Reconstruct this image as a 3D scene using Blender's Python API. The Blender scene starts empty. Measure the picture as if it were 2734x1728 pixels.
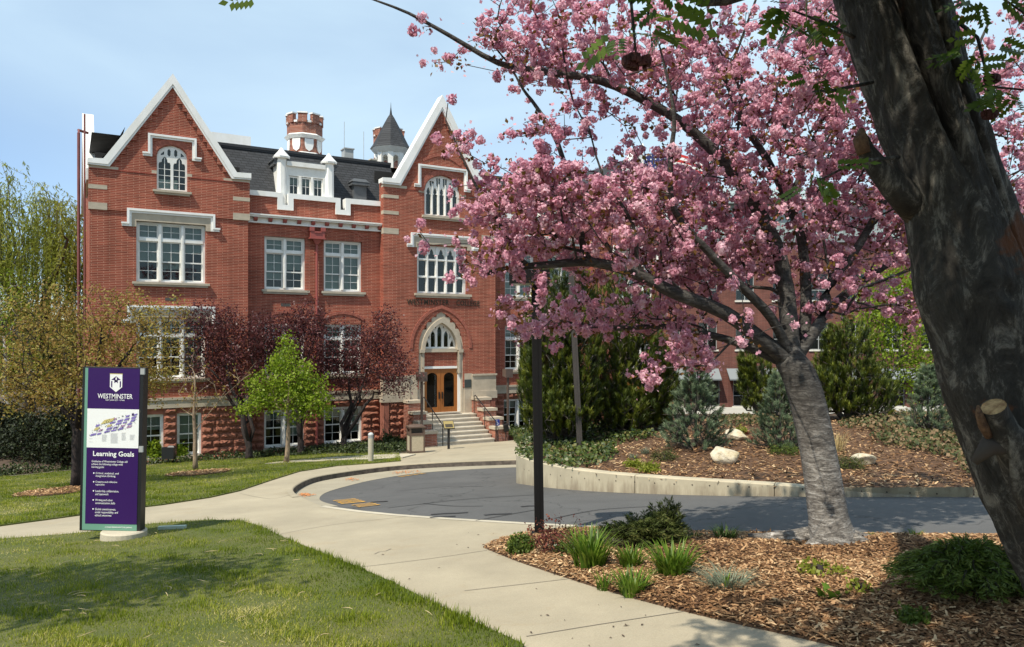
import bpy, bmesh, math, random
import numpy as np
from mathutils import Vector, Matrix
from mathutils.geometry import delaunay_2d_cdt

scene = bpy.context.scene
COL = scene.collection
RNG = np.random.default_rng(7)
random.seed(7)

# ------------------------------------------------------------------ camera, sky, sun, exposure
ZE = 5.05                      # eye height above the college's base
FP, CX, HY = 2050.0, 1367.0, 905.0   # focal length, centre column and horizon row measured on the photograph (pixels)
cam_d = bpy.data.cameras.new('camera')
cam = bpy.data.objects.new('camera', cam_d); COL.objects.link(cam)
cam.location = (0, 0, ZE); cam.rotation_euler = (math.pi/2, 0, 0)
cam_d.sensor_width = 36; cam_d.lens = 36*FP/2734; cam_d.shift_y = 41/2734
cam_d.clip_start = 0.05; cam_d.clip_end = 3000
scene.camera = cam

SUN = Vector((-0.98, -1.32, 2.55)).normalized()      # direction towards the sun
sun_el = math.asin(SUN.z); sun_rot = math.atan2(SUN.x, SUN.y)
sl = bpy.data.lights.new('sun', 'SUN'); sl.energy = 5.0; sl.angle = math.radians(0.53); sl.color = (1.0, 0.925, 0.80)
so = bpy.data.objects.new('sun', sl); COL.objects.link(so)
so.rotation_euler = (-SUN).to_track_quat('-Z', 'Y').to_euler()

world = bpy.data.worlds.new('World'); scene.world = world; world.use_nodes = True
wn = world.node_tree; wn.nodes.clear()
def N(nt, t, **kw):
    n = nt.nodes.new(t)
    for k, v in kw.items():
        if k == 'inp':
            for i, x in v.items(): n.inputs[i].default_value = x
        else: setattr(n, k, v)
    return n
L = lambda nt, a, b: nt.links.new(a, b)
sky = N(wn, 'ShaderNodeTexSky', sky_type='NISHITA', sun_disc=False, sun_elevation=sun_el, sun_rotation=sun_rot,
        altitude=1300, air_density=1.0, dust_density=0.15, ozone_density=1.6)
tc = N(wn, 'ShaderNodeTexCoord')
mp = N(wn, 'ShaderNodeMapping', inp={'Scale': (.8, 1.2, 2.6), 'Rotation': (0.12, 0.2, 0.5)})
L(wn, tc.outputs['Generated'], mp.inputs[0])
cn = N(wn, 'ShaderNodeTexNoise', inp={'Scale': 1.3, 'Detail': 6.0, 'Roughness': 0.5, 'Distortion': 0.4})
L(wn, mp.outputs[0], cn.inputs['Vector'])
cr = N(wn, 'ShaderNodeMapRange', inp={1: 0.34, 2: 0.66, 3: 0.36, 4: 1.05})
L(wn, cn.outputs['Fac'], cr.inputs[0])
mx = N(wn, 'ShaderNodeMix', data_type='RGBA')
sx = N(wn, 'ShaderNodeSeparateXYZ'); L(wn, tc.outputs['Generated'], sx.inputs[0])
gz_ = N(wn, 'ShaderNodeMath', operation='MULTIPLY_ADD', inp={1: 2.0}); L(wn, sx.outputs[2], gz_.inputs[0]); L(wn, sx.outputs[0], gz_.inputs[2])
gm = N(wn, 'ShaderNodeMapRange', inp={1: -.25, 2: .16, 3: .10, 4: 1.0}); L(wn, gz_.outputs[0], gm.inputs[0])      # the veil thins out to clear blue in the west
cm = N(wn, 'ShaderNodeMath', operation='MULTIPLY'); L(wn, cr.outputs[0], cm.inputs[0]); L(wn, gm.outputs[0], cm.inputs[1])
L(wn, cm.outputs[0], mx.inputs[0]); L(wn, sky.outputs[0], mx.inputs[6])
mx.inputs[7].default_value = (3.85, 5.05, 5.95, 1)          # thin cirrus, as bright as the Nishita sky's units
bg = N(wn, 'ShaderNodeBackground', inp={'Strength': 0.15})
wo = N(wn, 'ShaderNodeOutputWorld')
L(wn, mx.outputs[2], bg.inputs[0]); L(wn, bg.outputs[0], wo.inputs[0])

vs = scene.view_settings
vs.view_transform = 'Standard'; vs.look = 'None'; vs.gamma = 1.0; vs.exposure = 0.26; vs.use_curve_mapping = False
scene.cycles.max_bounces = 6; scene.cycles.transparent_max_bounces = 12
scene.cycles.use_denoising = True

# ------------------------------------------------------------------ facade and ground frames
FC, FS, FD = .865, .502, 33.97          # facade direction (cos, sin) and its distance from the eye
BROT = math.atan2(FS, FC)
BM = Matrix.Translation((-FS*FD, FC*FD, 0)) @ Matrix.Rotation(BROT, 4, 'Z')   # building local (u, w into the house, z) to world
def bw(u, w, z=0): return BM @ Vector((u, w, z))
GA, GK = 1.75, 3.3/33.97                # the ground falls away from the viewer towards the college
def gz(x, y):
    return max(ZE - GA - GK*(-FS*x + FC*y), 0.0)
def px_ground(px, py, off=0.0):
    """the point of the sloping ground seen at a measured position of the photograph"""
    t = (px-CX)/FP; v = (py-HY)/FP
    n = (FC - FS*t)
    Y = (GA-off)/(v - n*GK) if v - n*GK > 1e-4 else 1e9
    if n*Y > FD or Y < 0: Y = (ZE-off)/v
    return Vector((t*Y, Y, ZE - v*Y))
def px_at(px, py, Y):
    return Vector(((px-CX)/FP*Y, Y, ZE-(py-HY)/FP*Y))
def px_fac(px, w, Z=None):
    """world x, y on the vertical plane w metres behind the facade at image column px"""
    t = (px-CX)/FP; Y = (FD+w)/(FC-FS*t)
    return Vector((t*Y, Y, 0))

# ------------------------------------------------------------------ materials
MATS = {}
def new_mat(name):
    m = bpy.data.materials.new(name); m.use_nodes = True
    nt = m.node_tree; nt.nodes.clear()
    out = N(nt, 'ShaderNodeOutputMaterial')
    return m, nt, out
def mat(name, col, rough=.7, var=.0, scale=4.0, bump=0.0, bscale=None, metal=0.0, spec=.4, col2=None, detail=5.0, stretch=(1, 1, 1), coord='Object'):
    m, nt, out = new_mat(name)
    p = N(nt, 'ShaderNodeBsdfPrincipled')
    p.inputs['Roughness'].default_value = rough; p.inputs['Metallic'].default_value = metal
    p.inputs['Specular IOR Level'].default_value = spec
    p.inputs['Base Color'].default_value = (*col, 1)
    L(nt, p.outputs[0], out.inputs[0])
    if var or bump or col2:
        t = N(nt, 'ShaderNodeTexCoord'); mpn = N(nt, 'ShaderNodeMapping', inp={'Scale': stretch})
        L(nt, t.outputs[coord], mpn.inputs[0])
    if var or col2:
        c2 = col2 if col2 else tuple(max(0, c*(1-var)) for c in col)
        c1 = col if col2 else tuple(min(1, c*(1+var)) for c in col)
        nz = N(nt, 'ShaderNodeTexNoise', inp={'Scale': scale, 'Detail': detail, 'Roughness': .62})
        L(nt, mpn.outputs[0], nz.inputs['Vector'])
        rp = N(nt, 'ShaderNodeMapRange', inp={1: .34, 2: .66}); L(nt, nz.outputs['Fac'], rp.inputs[0])
        mxn = N(nt, 'ShaderNodeMix', data_type='RGBA')
        mxn.inputs[6].default_value = (*c1, 1); mxn.inputs[7].default_value = (*c2, 1)
        L(nt, rp.outputs[0], mxn.inputs[0]); L(nt, mxn.outputs[2], p.inputs['Base Color'])
    if bump:
        nb = N(nt, 'ShaderNodeTexNoise', inp={'Scale': bscale or scale*4, 'Detail': 6.0, 'Roughness': .65})
        L(nt, mpn.outputs[0], nb.inputs['Vector'])
        b = N(nt, 'ShaderNodeBump', inp={'Strength': bump, 'Distance': .05})
        L(nt, nb.outputs['Fac'], b.inputs['Height']); L(nt, b.outputs[0], p.inputs['Normal'])
    MATS[name] = m
    return m
def brick_mat(name, c1, c2, mortar, axes='xz', bw_=.42, bh=.0675, mw=.0080):
    m, nt, out = new_mat(name)
    p = N(nt, 'ShaderNodeBsdfPrincipled'); p.inputs['Roughness'].default_value = .85; p.inputs['Specular IOR Level'].default_value = .25
    L(nt, p.outputs[0], out.inputs[0])
    t = N(nt, 'ShaderNodeTexCoord'); s = N(nt, 'ShaderNodeSeparateXYZ'); c = N(nt, 'ShaderNodeCombineXYZ')
    L(nt, t.outputs['Object'], s.inputs[0])
    if axes == 'xz': L(nt, s.outputs[0], c.inputs[0])
    elif axes == 'yz': L(nt, s.outputs[1], c.inputs[0])
    else:
        a = N(nt, 'ShaderNodeMath', operation='ADD'); L(nt, s.outputs[0], a.inputs[0]); L(nt, s.outputs[1], a.inputs[1]); L(nt, a.outputs[0], c.inputs[0])
    L(nt, s.outputs[2], c.inputs[1])
    b = N(nt, 'ShaderNodeTexBrick', inp={'Scale': 1.0, 'Mortar Size': mw, 'Mortar Smooth': .3, 'Bias': -.1, 'Brick Width': bw_, 'Row Height': bh,
          'Color1': (*c1, 1), 'Color2': (*c2, 1), 'Mortar': (*mortar, 1)})
    L(nt, c.outputs[0], b.inputs['Vector'])
    nz = N(nt, 'ShaderNodeTexNoise', inp={'Scale': .55, 'Detail': 7.0, 'Roughness': .65}); L(nt, t.outputs['Object'], nz.inputs['Vector'])
    r = N(nt, 'ShaderNodeMapRange', inp={1: .3, 2: .7, 3: .80, 4: 1.18}); L(nt, nz.outputs['Fac'], r.inputs[0])
    # long pale mortar streaks where a joint has been repointed
    wv = N(nt, 'ShaderNodeTexNoise', inp={'Scale': 3.0, 'Detail': 3.0}); mpn = N(nt, 'ShaderNodeMapping', inp={'Scale': (.5, 4.5, 1)})
    L(nt, c.outputs[0], mpn.inputs[0]); L(nt, mpn.outputs[0], wv.inputs['Vector'])
    ro = N(nt, 'ShaderNodeTexNoise', inp={'Scale': 1.0, 'Detail': 6.0, 'Roughness': .6}); mro = N(nt, 'ShaderNodeMapping', inp={'Scale': (1.9, .16, 1)}); L(nt, c.outputs[0], mro.inputs[0]); L(nt, mro.outputs[0], ro.inputs['Vector'])      # rain runs
    rr_ = N(nt, 'ShaderNodeMapRange', inp={1: .3, 2: .6, 3: .78, 4: 1.06}); L(nt, ro.outputs['Fac'], rr_.inputs[0]); m0 = N(nt, 'ShaderNodeMath', operation='MULTIPLY'); L(nt, rr_.outputs[0], m0.inputs[1])
    r2 = N(nt, 'ShaderNodeMapRange', inp={1: .35, 2: .75, 3: .86, 4: 1.2}); L(nt, wv.outputs['Fac'], r2.inputs[0])
    mu = N(nt, 'ShaderNodeMath', operation='MULTIPLY'); L(nt, r.outputs[0], m0.inputs[0]); L(nt, m0.outputs[0], mu.inputs[0]); L(nt, r2.outputs[0], mu.inputs[1])
    v = N(nt, 'ShaderNodeVectorMath', operation='SCALE'); L(nt, b.outputs[0], v.inputs[0]); L(nt, mu.outputs[0], v.inputs['Scale'])
    L(nt, v.outputs[0], p.inputs['Base Color'])
    bp = N(nt, 'ShaderNodeBump', inp={'Strength': .6, 'Distance': .01}, invert=True); L(nt, b.outputs['Fac'], bp.inputs['Height']); L(nt, bp.outputs[0], p.inputs['Normal'])
    MATS[name] = m
    return m
def leaf_mat(name, stops, trans=.35, rough=.55, spec=.3):
    """leaf colour picked per leaf from a ramp by the mesh attribute rnd"""
    m, nt, out = new_mat(name)
    a = N(nt, 'ShaderNodeAttribute', attribute_name='rnd')
    r = N(nt, 'ShaderNodeValToRGB')
    el = r.color_ramp.elements
    while len(el) < len(stops): el.new(.5)
    for e, (pos, c) in zip(el, stops): e.position = pos; e.color = (*c, 1)
    L(nt, a.outputs['Fac'], r.inputs[0])
    p = N(nt, 'ShaderNodeBsdfPrincipled'); p.inputs['Roughness'].default_value = rough; p.inputs['Specular IOR Level'].default_value = spec
    L(nt, r.outputs[0], p.inputs['Base Color'])
    if trans:
        tr = N(nt, 'ShaderNodeBsdfTranslucent'); L(nt, r.outputs[0], tr.inputs[0])
        ms = N(nt, 'ShaderNodeMixShader', inp={0: trans}); L(nt, p.outputs[0], ms.inputs[1]); L(nt, tr.outputs[0], ms.inputs[2]); L(nt, ms.outputs[0], out.inputs[0])
    else: L(nt, p.outputs[0], out.inputs[0])
    MATS[name] = m
    return m

brick_mat('brick', (.310, .070, .040), (.205, .043, .026), (.50, .27, .185))
brick_mat('brick_side', (.310, .070, .040), (.205, .043, .026), (.50, .27, .185), 'yz')
brick_mat('brick_round', (.36, .115, .060), (.24, .062, .038), (.45, .30, .24), 'x+y', mw=.012)
brick_mat('brick_annex', (.175, .058, .042), (.120, .042, .033), (.22, .145, .12))
mat('white_paint', (.80, .79, .75), .5, col2=(.70, .68, .62), scale=3.5)
mat('trim_white', (.86, .85, .82), .45, col2=(.77, .755, .70), scale=2.2, stretch=(1, 1, .5))
mat('limestone', (.44, .375, .285), .85, var=.10, scale=3, bump=.15, bscale=30)
mat('red_sandstone', (.31, .115, .078), .9, var=.28, scale=3.2, bump=.5, bscale=14)
mat('red_paint', (.30, .075, .06), .5, var=.08); mat('pipe_red', (.19, .06, .052), .6, var=.15)
mat('slate', (.030, .032, .036), .75)
mat('lead', (.085, .09, .095), .5, var=.15, scale=4)
mat('black_metal', (.010, .010, .011), .4, spec=.5)
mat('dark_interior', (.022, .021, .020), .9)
mat('blind', (.46, .47, .43), .8, var=.04)
mat('oak', (.36, .135, .032), .38, col2=(.27, .09, .02), scale=5, stretch=(6, 6, .6))
mat('bronze', (.045, .034, .018), .6)
mat('bronze_paint', (.10, .07, .055), .5, var=.1)
mat('verdigris_plaque', (.045, .055, .05), .5, var=.2, scale=20)
mat('vent_grey', (.07, .07, .06), .7)
mat('stone_step', (.47, .42, .34), .9, var=.10, scale=3, bump=.15, bscale=30)
# shingle courses on the slate roof
def roof_mat():
    m, nt, out = new_mat('shingle')
    p = N(nt, 'ShaderNodeBsdfPrincipled'); p.inputs['Roughness'].default_value = .8; L(nt, p.outputs[0], out.inputs[0])
    t = N(nt, 'ShaderNodeTexCoord'); s = N(nt, 'ShaderNodeSeparateXYZ'); c = N(nt, 'ShaderNodeCombineXYZ')
    L(nt, t.outputs['Object'], s.inputs[0])
    a = N(nt, 'ShaderNodeMath', operation='ADD'); L(nt, s.outputs[0], a.inputs[0]); L(nt, s.outputs[1], a.inputs[1])
    L(nt, a.outputs[0], c.inputs[0]); L(nt, s.outputs[2], c.inputs[1])
    b = N(nt, 'ShaderNodeTexBrick', inp={'Scale': 1.0, 'Mortar Size': .012, 'Brick Width': .3, 'Row Height': .125, 'Color1': (.040, .042, .047, 1), 'Color2': (.024, .026, .029, 1), 'Mortar': (.010, .010, .011, 1)})
    L(nt, c.outputs[0], b.inputs['Vector']); L(nt, b.outputs[0], p.inputs['Base Color'])
    bp = N(nt, 'ShaderNodeBump', inp={'Strength': .8, 'Distance': .02}, invert=True); L(nt, b.outputs['Fac'], bp.inputs['Height']); L(nt, bp.outputs[0], p.inputs['Normal'])
    MATS['shingle'] = m
roof_mat()
def glass_mat():
    m, nt, out = new_mat('window_glass')
    f = N(nt, 'ShaderNodeFresnel', inp={0: 1.5}); mu = N(nt, 'ShaderNodeMath', operation='MULTIPLY_ADD', inp={1: .95, 2: .0}); L(nt, f.outputs[0], mu.inputs[0])
    tr = N(nt, 'ShaderNodeBsdfTransparent', inp={0: (.74, .80, .78, 1)}); g = N(nt, 'ShaderNodeBsdfGlossy', inp={'Roughness': .02})
    ms = N(nt, 'ShaderNodeMixShader'); L(nt, mu.outputs[0], ms.inputs[0]); L(nt, tr.outputs[0], ms.inputs[1]); L(nt, g.outputs[0], ms.inputs[2]); L(nt, ms.outputs[0], out.inputs[0])
    MATS['window_glass'] = m
glass_mat()

# ------------------------------------------------------------------ mesh helpers
def tag(o, label=None, cat=None, group=None, kind=None):
    if label: o['label'] = label
    if cat: o['category'] = cat
    if group: o['group'] = group
    if kind: o['kind'] = kind
    return o
def empty(name, loc=(0, 0, 0), rz=0.0):
    o = bpy.data.objects.new(name, None); o.empty_display_size = .2
    o.location = loc; o.rotation_euler = (0, 0, rz); COL.objects.link(o); return o
def link(name, me, parent=None, loc=None):
    o = bpy.data.objects.new(name, me); COL.objects.link(o)
    if parent is not None: o.parent = parent
    if loc is not None: o.location = loc
    return o
class MB:
    def __init__(s): s.v = []; s.f = []; s.smooth = False
    def box(s, x0, x1, y0, y1, z0, z1):
        b = len(s.v)
        s.v += [(x0, y0, z0), (x1, y0, z0), (x1, y1, z0), (x0, y1, z0), (x0, y0, z1), (x1, y0, z1), (x1, y1, z1), (x0, y1, z1)]
        s.f += [tuple(b+i for i in q) for q in ((0, 3, 2, 1), (4, 5, 6, 7), (0, 1, 5, 4), (1, 2, 6, 5), (2, 3, 7, 6), (3, 0, 4, 7))]
        return s
    def obox(s, c, ax, ay, az):
        """box with centre c and half-axis vectors"""
        c, ax, ay, az = map(Vector, (c, ax, ay, az)); b = len(s.v)
        for k in (-1, 1):
            for (i, j) in ((-1, -1), (1, -1), (1, 1), (-1, 1)): s.v.append(tuple(c+i*ax+j*ay+k*az))
        s.f += [tuple(b+i for i in q) for q in ((0, 3, 2, 1), (4, 5, 6, 7), (0, 1, 5, 4), (1, 2, 6, 5), (2, 3, 7, 6), (3, 0, 4, 7))]
        return s
    def frustum(s, cx, cy, z0, z1, r0, r1, n=8, a0=None, cap=True, sx=1, sy=1):
        a0 = math.pi/n if a0 is None else a0; b = len(s.v)
        for z, r in ((z0, r0), (z1, r1)):
            for i in range(n):
                a = a0+2*math.pi*i/n; s.v.append((cx+sx*r*math.cos(a), cy+sy*r*math.sin(a), z))
        for i in range(n): s.f.append((b+i, b+(i+1) % n, b+n+(i+1) % n, b+n+i))
        if cap: s.f += [tuple(b+i for i in reversed(range(n))), tuple(b+n+i for i in range(n))]
        return s
    def tube(s, pts, rad, n=6, cap=True):
        pts = [Vector(p) for p in pts]
        rad = [float(q) for q in rad] if hasattr(rad, '__len__') else [float(rad)]*len(pts)
        b = len(s.v); up = Vector((0.13, 0.21, 1)).normalized()
        for i, p in enumerate(pts):
            d = (pts[min(i+1, len(pts)-1)]-pts[max(i-1, 0)])
            d = d.normalized() if d.length > 1e-9 else Vector((0, 0, 1))
            ref = up if abs(d.dot(up)) < .95 else Vector((1, 0, 0))
            x = d.cross(ref).normalized(); y = d.cross(x)
            for k in range(n):
                a = 2*math.pi*k/n; s.v.append(tuple(p+rad[i]*(math.cos(a)*x+math.sin(a)*y)))
        for i in range(len(pts)-1):
            for k in range(n):
                s.f.append((b+i*n+k, b+i*n+(k+1) % n, b+(i+1)*n+(k+1) % n, b+(i+1)*n+k))
        if cap: s.f += [tuple(b+k for k in reversed(range(n))), tuple(b+(len(pts)-1)*n+k for k in range(n))]
        return s
    def poly(s, pts2, holes, y0, y1, plane='xz', sides=True, back=True):
        """outline with holes, extruded from y0 (front) to y1"""
        vs2 = [Vector(p) for p in pts2]; edges = []
        n = len(vs2); edges += [(i, (i+1) % n) for i in range(n)]
        for h in holes:
            b0 = len(vs2); vs2 += [Vector(p) for p in h]; m_ = len(h); edges += [(b0+i, b0+(i+1) % m_) for i in range(m_)]
        rv, re, rf, _, _, _ = delaunay_2d_cdt(vs2, edges, [], 0, 1e-6)
        def inside(p, poly):
            c = False; j = len(poly)-1
            for i in range(len(poly)):
                if (poly[i][1] > p[1]) != (poly[j][1] > p[1]) and p[0] < (poly[j][0]-poly[i][0])*(p[1]-poly[i][1])/(poly[j][1]-poly[i][1])+poly[i][0]: c = not c
                j = i
            return c
        tris = []
        for t in rf:
            c = (rv[t[0]]+rv[t[1]]+rv[t[2]])/3
            if inside(c, pts2) and not any(inside(c, h) for h in holes): tris.append(t)
        E = (lambda p, y: (p[0], y, p[1])) if plane == 'xz' else ((lambda p, y: (y, p[0], p[1])) if plane == 'yz' else (lambda p, y: (p[0], p[1], y)))
        b = len(s.v); s.v += [E(p, y0) for p in rv]; s.f += [tuple(b+i for i in t) for t in tris]
        if back and y1 != y0:
            b = len(s.v); s.v += [E(p, y1) for p in rv]; s.f += [tuple(b+i for i in reversed(t)) for t in tris]
        if sides and y1 != y0:
            for loop in [pts2]+list(holes):
                b = len(s.v); m_ = len(loop)
                s.v += [E(p, y0) for p in loop]+[E(p, y1) for p in loop]
                s.f += [(b+i, b+(i+1) % m_, b+m_+(i+1) % m_, b+m_+i) for i in range(m_)]
        return s
    def mesh(s, name, m, smooth=False, recalc=True):
        me = bpy.data.meshes.new(name); me.from_pydata(s.v, [], s.f)
        if recalc:
            bm = bmesh.new(); bm.from_mesh(me); bmesh.ops.recalc_face_normals(bm, faces=bm.faces); bm.to_mesh(me); bm.free()
        if smooth: me.polygons.foreach_set('use_smooth', [True]*len(me.polygons))
        if m: me.materials.append(MATS[m] if isinstance(m, str) else m)
        me.update(); return me
    def build(s, name, m, parent=None, smooth=False, recalc=True, loc=None):
        return link(name, s.mesh(name, m, smooth, recalc), parent, loc)
def mbox(*a): return MB().box(*a)
UNIT = {}
def unit_box(m):
    if m not in UNIT: UNIT[m] = MB().box(-.5, .5, -.5, .5, -.5, .5).mesh('unit_'+m, m)
    return UNIT[m]
def boxpart(name, m, parent, x0, x1, y0, y1, z0, z1):
    o = link(name, unit_box(m), parent, ((x0+x1)/2, (y0+y1)/2, (z0+z1)/2)); o.scale = (x1-x0, y1-y0, z1-z0); return o
def fast_mesh(name, V, F, m, rnd=None, smooth=False):
    """V (n,3) and F (k,c) arrays of equal-sided faces to a mesh, with the per-point attribute rnd"""
    me = bpy.data.meshes.new(name); V = np.ascontiguousarray(V, np.float32); F = np.ascontiguousarray(F, np.int32); k, c = F.shape
    me.vertices.add(len(V)); me.vertices.foreach_set('co', V.ravel())
    me.loops.add(k*c); me.loops.foreach_set('vertex_index', F.ravel())
    me.polygons.add(k); me.polygons.foreach_set('loop_start', np.arange(0, k*c, c, dtype=np.int32))
    try: me.polygons.foreach_set('loop_total', np.full(k, c, dtype=np.int32))
    except Exception: pass
    if smooth: me.polygons.foreach_set('use_smooth', np.ones(k, bool))
    if rnd is not None:
        at = me.attributes.new('rnd', 'FLOAT', 'POINT'); at.data.foreach_set('value', np.ascontiguousarray(rnd, np.float32))
    me.materials.append(MATS[m] if isinstance(m, str) else m)
    me.update(calc_edges=True); me.validate(); return me
def frames(D, roll=None, rng=RNG):
    """rotation matrices whose z column is D, with random or given roll"""
    D = np.asarray(D, float); D = D/np.maximum(np.linalg.norm(D, axis=1, keepdims=True), 1e-9)
    ref = np.where(np.abs(D[:, 2:3]) < .9, np.array([[0, 0, 1.]]), np.array([[1., 0, 0]]))
    X = np.cross(ref, D); X /= np.linalg.norm(X, axis=1, keepdims=True); Y = np.cross(D, X)
    a = rng.uniform(0, 2*np.pi, len(D)) if roll is None else np.broadcast_to(roll, (len(D),))
    c, s = np.cos(a)[:, None], np.sin(a)[:, None]
    return np.stack([c*X+s*Y, -s*X+c*Y, D], axis=2)
def scatter(tv, tf, P, R, S, rnd):
    """copies of a template at P with rotation R and scale S, as one vertex/face array"""
    tv = np.asarray(tv, float); tf = np.asarray(tf, int); n = len(P)
    S = np.asarray(S, float); S = S.reshape(n, 1, -1) if S.ndim else S
    V = np.einsum('nij,nkj->nki', R, tv[None]*S)+np.asarray(P)[:, None, :]
    F = tf[None]+(np.arange(n)*len(tv))[:, None, None]
    return V.reshape(-1, 3), F.reshape(-1, tf.shape[1]), np.repeat(rnd, len(tv))
def randdir(n, rng=RNG):
    d = rng.normal(size=(n, 3)); return d/np.linalg.norm(d, axis=1, keepdims=True)
# ------------------------------------------------------------------ the setting: ground, lawn, concrete, road
def in_poly(P, poly):
    P = np.asarray(P); poly = np.asarray(poly); x, y = P[:, 0], P[:, 1]; c = np.zeros(len(P), bool); j = len(poly)-1
    for i in range(len(poly)):
        xi, yi = poly[i][:2]; xj, yj = poly[j][:2]
        t = ((yi > y) != (yj > y)) & (x < (xj-xi)*(y-yi)/((yj-yi) if yj != yi else 1e-9)+xi); c ^= t; j = i
    return c
def gzv(x, y): return np.maximum(ZE-GA-GK*(-FS*x+FC*y), 0)
def xy(pts): return [(p[0], p[1]) for p in (px_ground(*q) for q in pts)]
def smooth_line(pts, k=5):
    """a rounded polyline through pts (Catmull-Rom)"""
    P = [Vector(p) for p in pts]; out = []
    for i in range(len(P)-1):
        a, b, c, d = P[max(i-1, 0)], P[i], P[i+1], P[min(i+2, len(P)-1)]
        for j in range(k):
            t = j/k
            out.append(.5*((2*b)+(-a+c)*t+(2*a-5*b+4*c-d)*t*t+(-a+3*b-3*c+d)*t**3))
    out.append(P[-1]); return out
def sheet(name, poly, zf, m, step=1.0, skirt=.35, kind='structure', smooth=True):
    poly = [Vector(p[:2]) for p in poly]; n = len(poly); pts = list(poly); edges = [(i, (i+1) % n) for i in range(n)]
    a = np.array([p[:] for p in poly]); lo, hi = a.min(0), a.max(0)
    gx, gy = np.meshgrid(np.arange(lo[0], hi[0], step), np.arange(lo[1], hi[1], step)); g = np.stack([gx.ravel(), gy.ravel()], 1)
    if len(g):
        g = g[in_poly(g, a)]; pts += [Vector(p) for p in g]
    rv, re, rf, _, _, _ = delaunay_2d_cdt(pts, edges, [], 0, 1e-5)
    rv = np.array([p[:] for p in rv]); rf = np.array(rf); cen = rv[rf].mean(1); rf = rf[in_poly(cen, a)]
    z = zf(rv[:, 0], rv[:, 1]); b = MB(); b.v = [tuple(p) for p in np.column_stack([rv, z])]; b.f = [tuple(t) for t in rf.tolist()]
    if skirt:
        s = len(b.v); za = zf(a[:, 0], a[:, 1])
        b.v += [(x, y, zz) for (x, y), zz in zip(a, za)]+[(x, y, zz-skirt) for (x, y), zz in zip(a, za)]
        b.f += [(s+i, s+(i+1) % n, s+n+(i+1) % n, s+n+i) for i in range(n)]
    o = b.build(name, m, smooth=False); o['kind'] = kind
    return o
mat('soil', (.075, .05, .033), .95, var=.4, scale=3)
mat('turf', (.055, .075, .010), .95, col2=(.105, .105, .03), scale=.9)
def concrete(name, col, joint=None):
    m, nt, out = new_mat(name); p = N(nt, 'ShaderNodeBsdfPrincipled'); p.inputs['Roughness'].default_value = .9; L(nt, p.outputs[0], out.inputs[0])
    t = N(nt, 'ShaderNodeTexCoord')
    a = N(nt, 'ShaderNodeTexNoise', inp={'Scale': .6, 'Detail': 8.0, 'Roughness': .65}); L(nt, t.outputs['Object'], a.inputs['Vector'])
    r = N(nt, 'ShaderNodeMapRange', inp={1: .3, 2: .7, 3: .80, 4: 1.12}); L(nt, a.outputs['Fac'], r.inputs[0])
    a2 = N(nt, 'ShaderNodeTexNoise', inp={'Scale': 90, 'Detail': 3.0}); L(nt, t.outputs['Object'], a2.inputs['Vector'])
    r2 = N(nt, 'ShaderNodeMapRange', inp={1: .3, 2: .7, 3: .88, 4: 1.1}); L(nt, a2.outputs['Fac'], r2.inputs[0])
    mu = N(nt, 'ShaderNodeMath', operation='MULTIPLY'); L(nt, r.outputs[0], mu.inputs[0]); L(nt, r2.outputs[0], mu.inputs[1])
    # rusty and greenish water stains
    st = N(nt, 'ShaderNodeTexNoise', inp={'Scale': 1.7, 'Detail': 6.0, 'Roughness': .7, 'Distortion': .6}); L(nt, t.outputs['Object'], st.inputs['Vector'])
    sr = N(nt, 'ShaderNodeMapRange', inp={1: .56, 2: .78, 3: 0, 4: .55}); L(nt, st.outputs['Fac'], sr.inputs[0])
    mxn = N(nt, 'ShaderNodeMix', data_type='RGBA'); mxn.inputs[6].default_value = (*col, 1); mxn.inputs[7].default_value = (col[0]*.86, col[1]*.74, col[2]*.58, 1)
    L(nt, sr.outputs[0], mxn.inputs[0])
    v = N(nt, 'ShaderNodeVectorMath', operation='SCALE'); L(nt, mxn.outputs[2], v.inputs[0]); L(nt, mu.outputs[0], v.inputs['Scale']); L(nt, v.outputs[0], p.inputs['Base Color'])
    b = N(nt, 'ShaderNodeBump', inp={'Strength': .25, 'Distance': .01}); L(nt, a2.outputs['Fac'], b.inputs['Height']); L(nt, b.outputs[0], p.inputs['Normal'])
    MATS[name] = m
concrete('concrete', (.355, .305, .212)); concrete('concrete_pale', (.46, .41, .31)); concrete('concrete_gutter', (.33, .29, .21))
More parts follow.
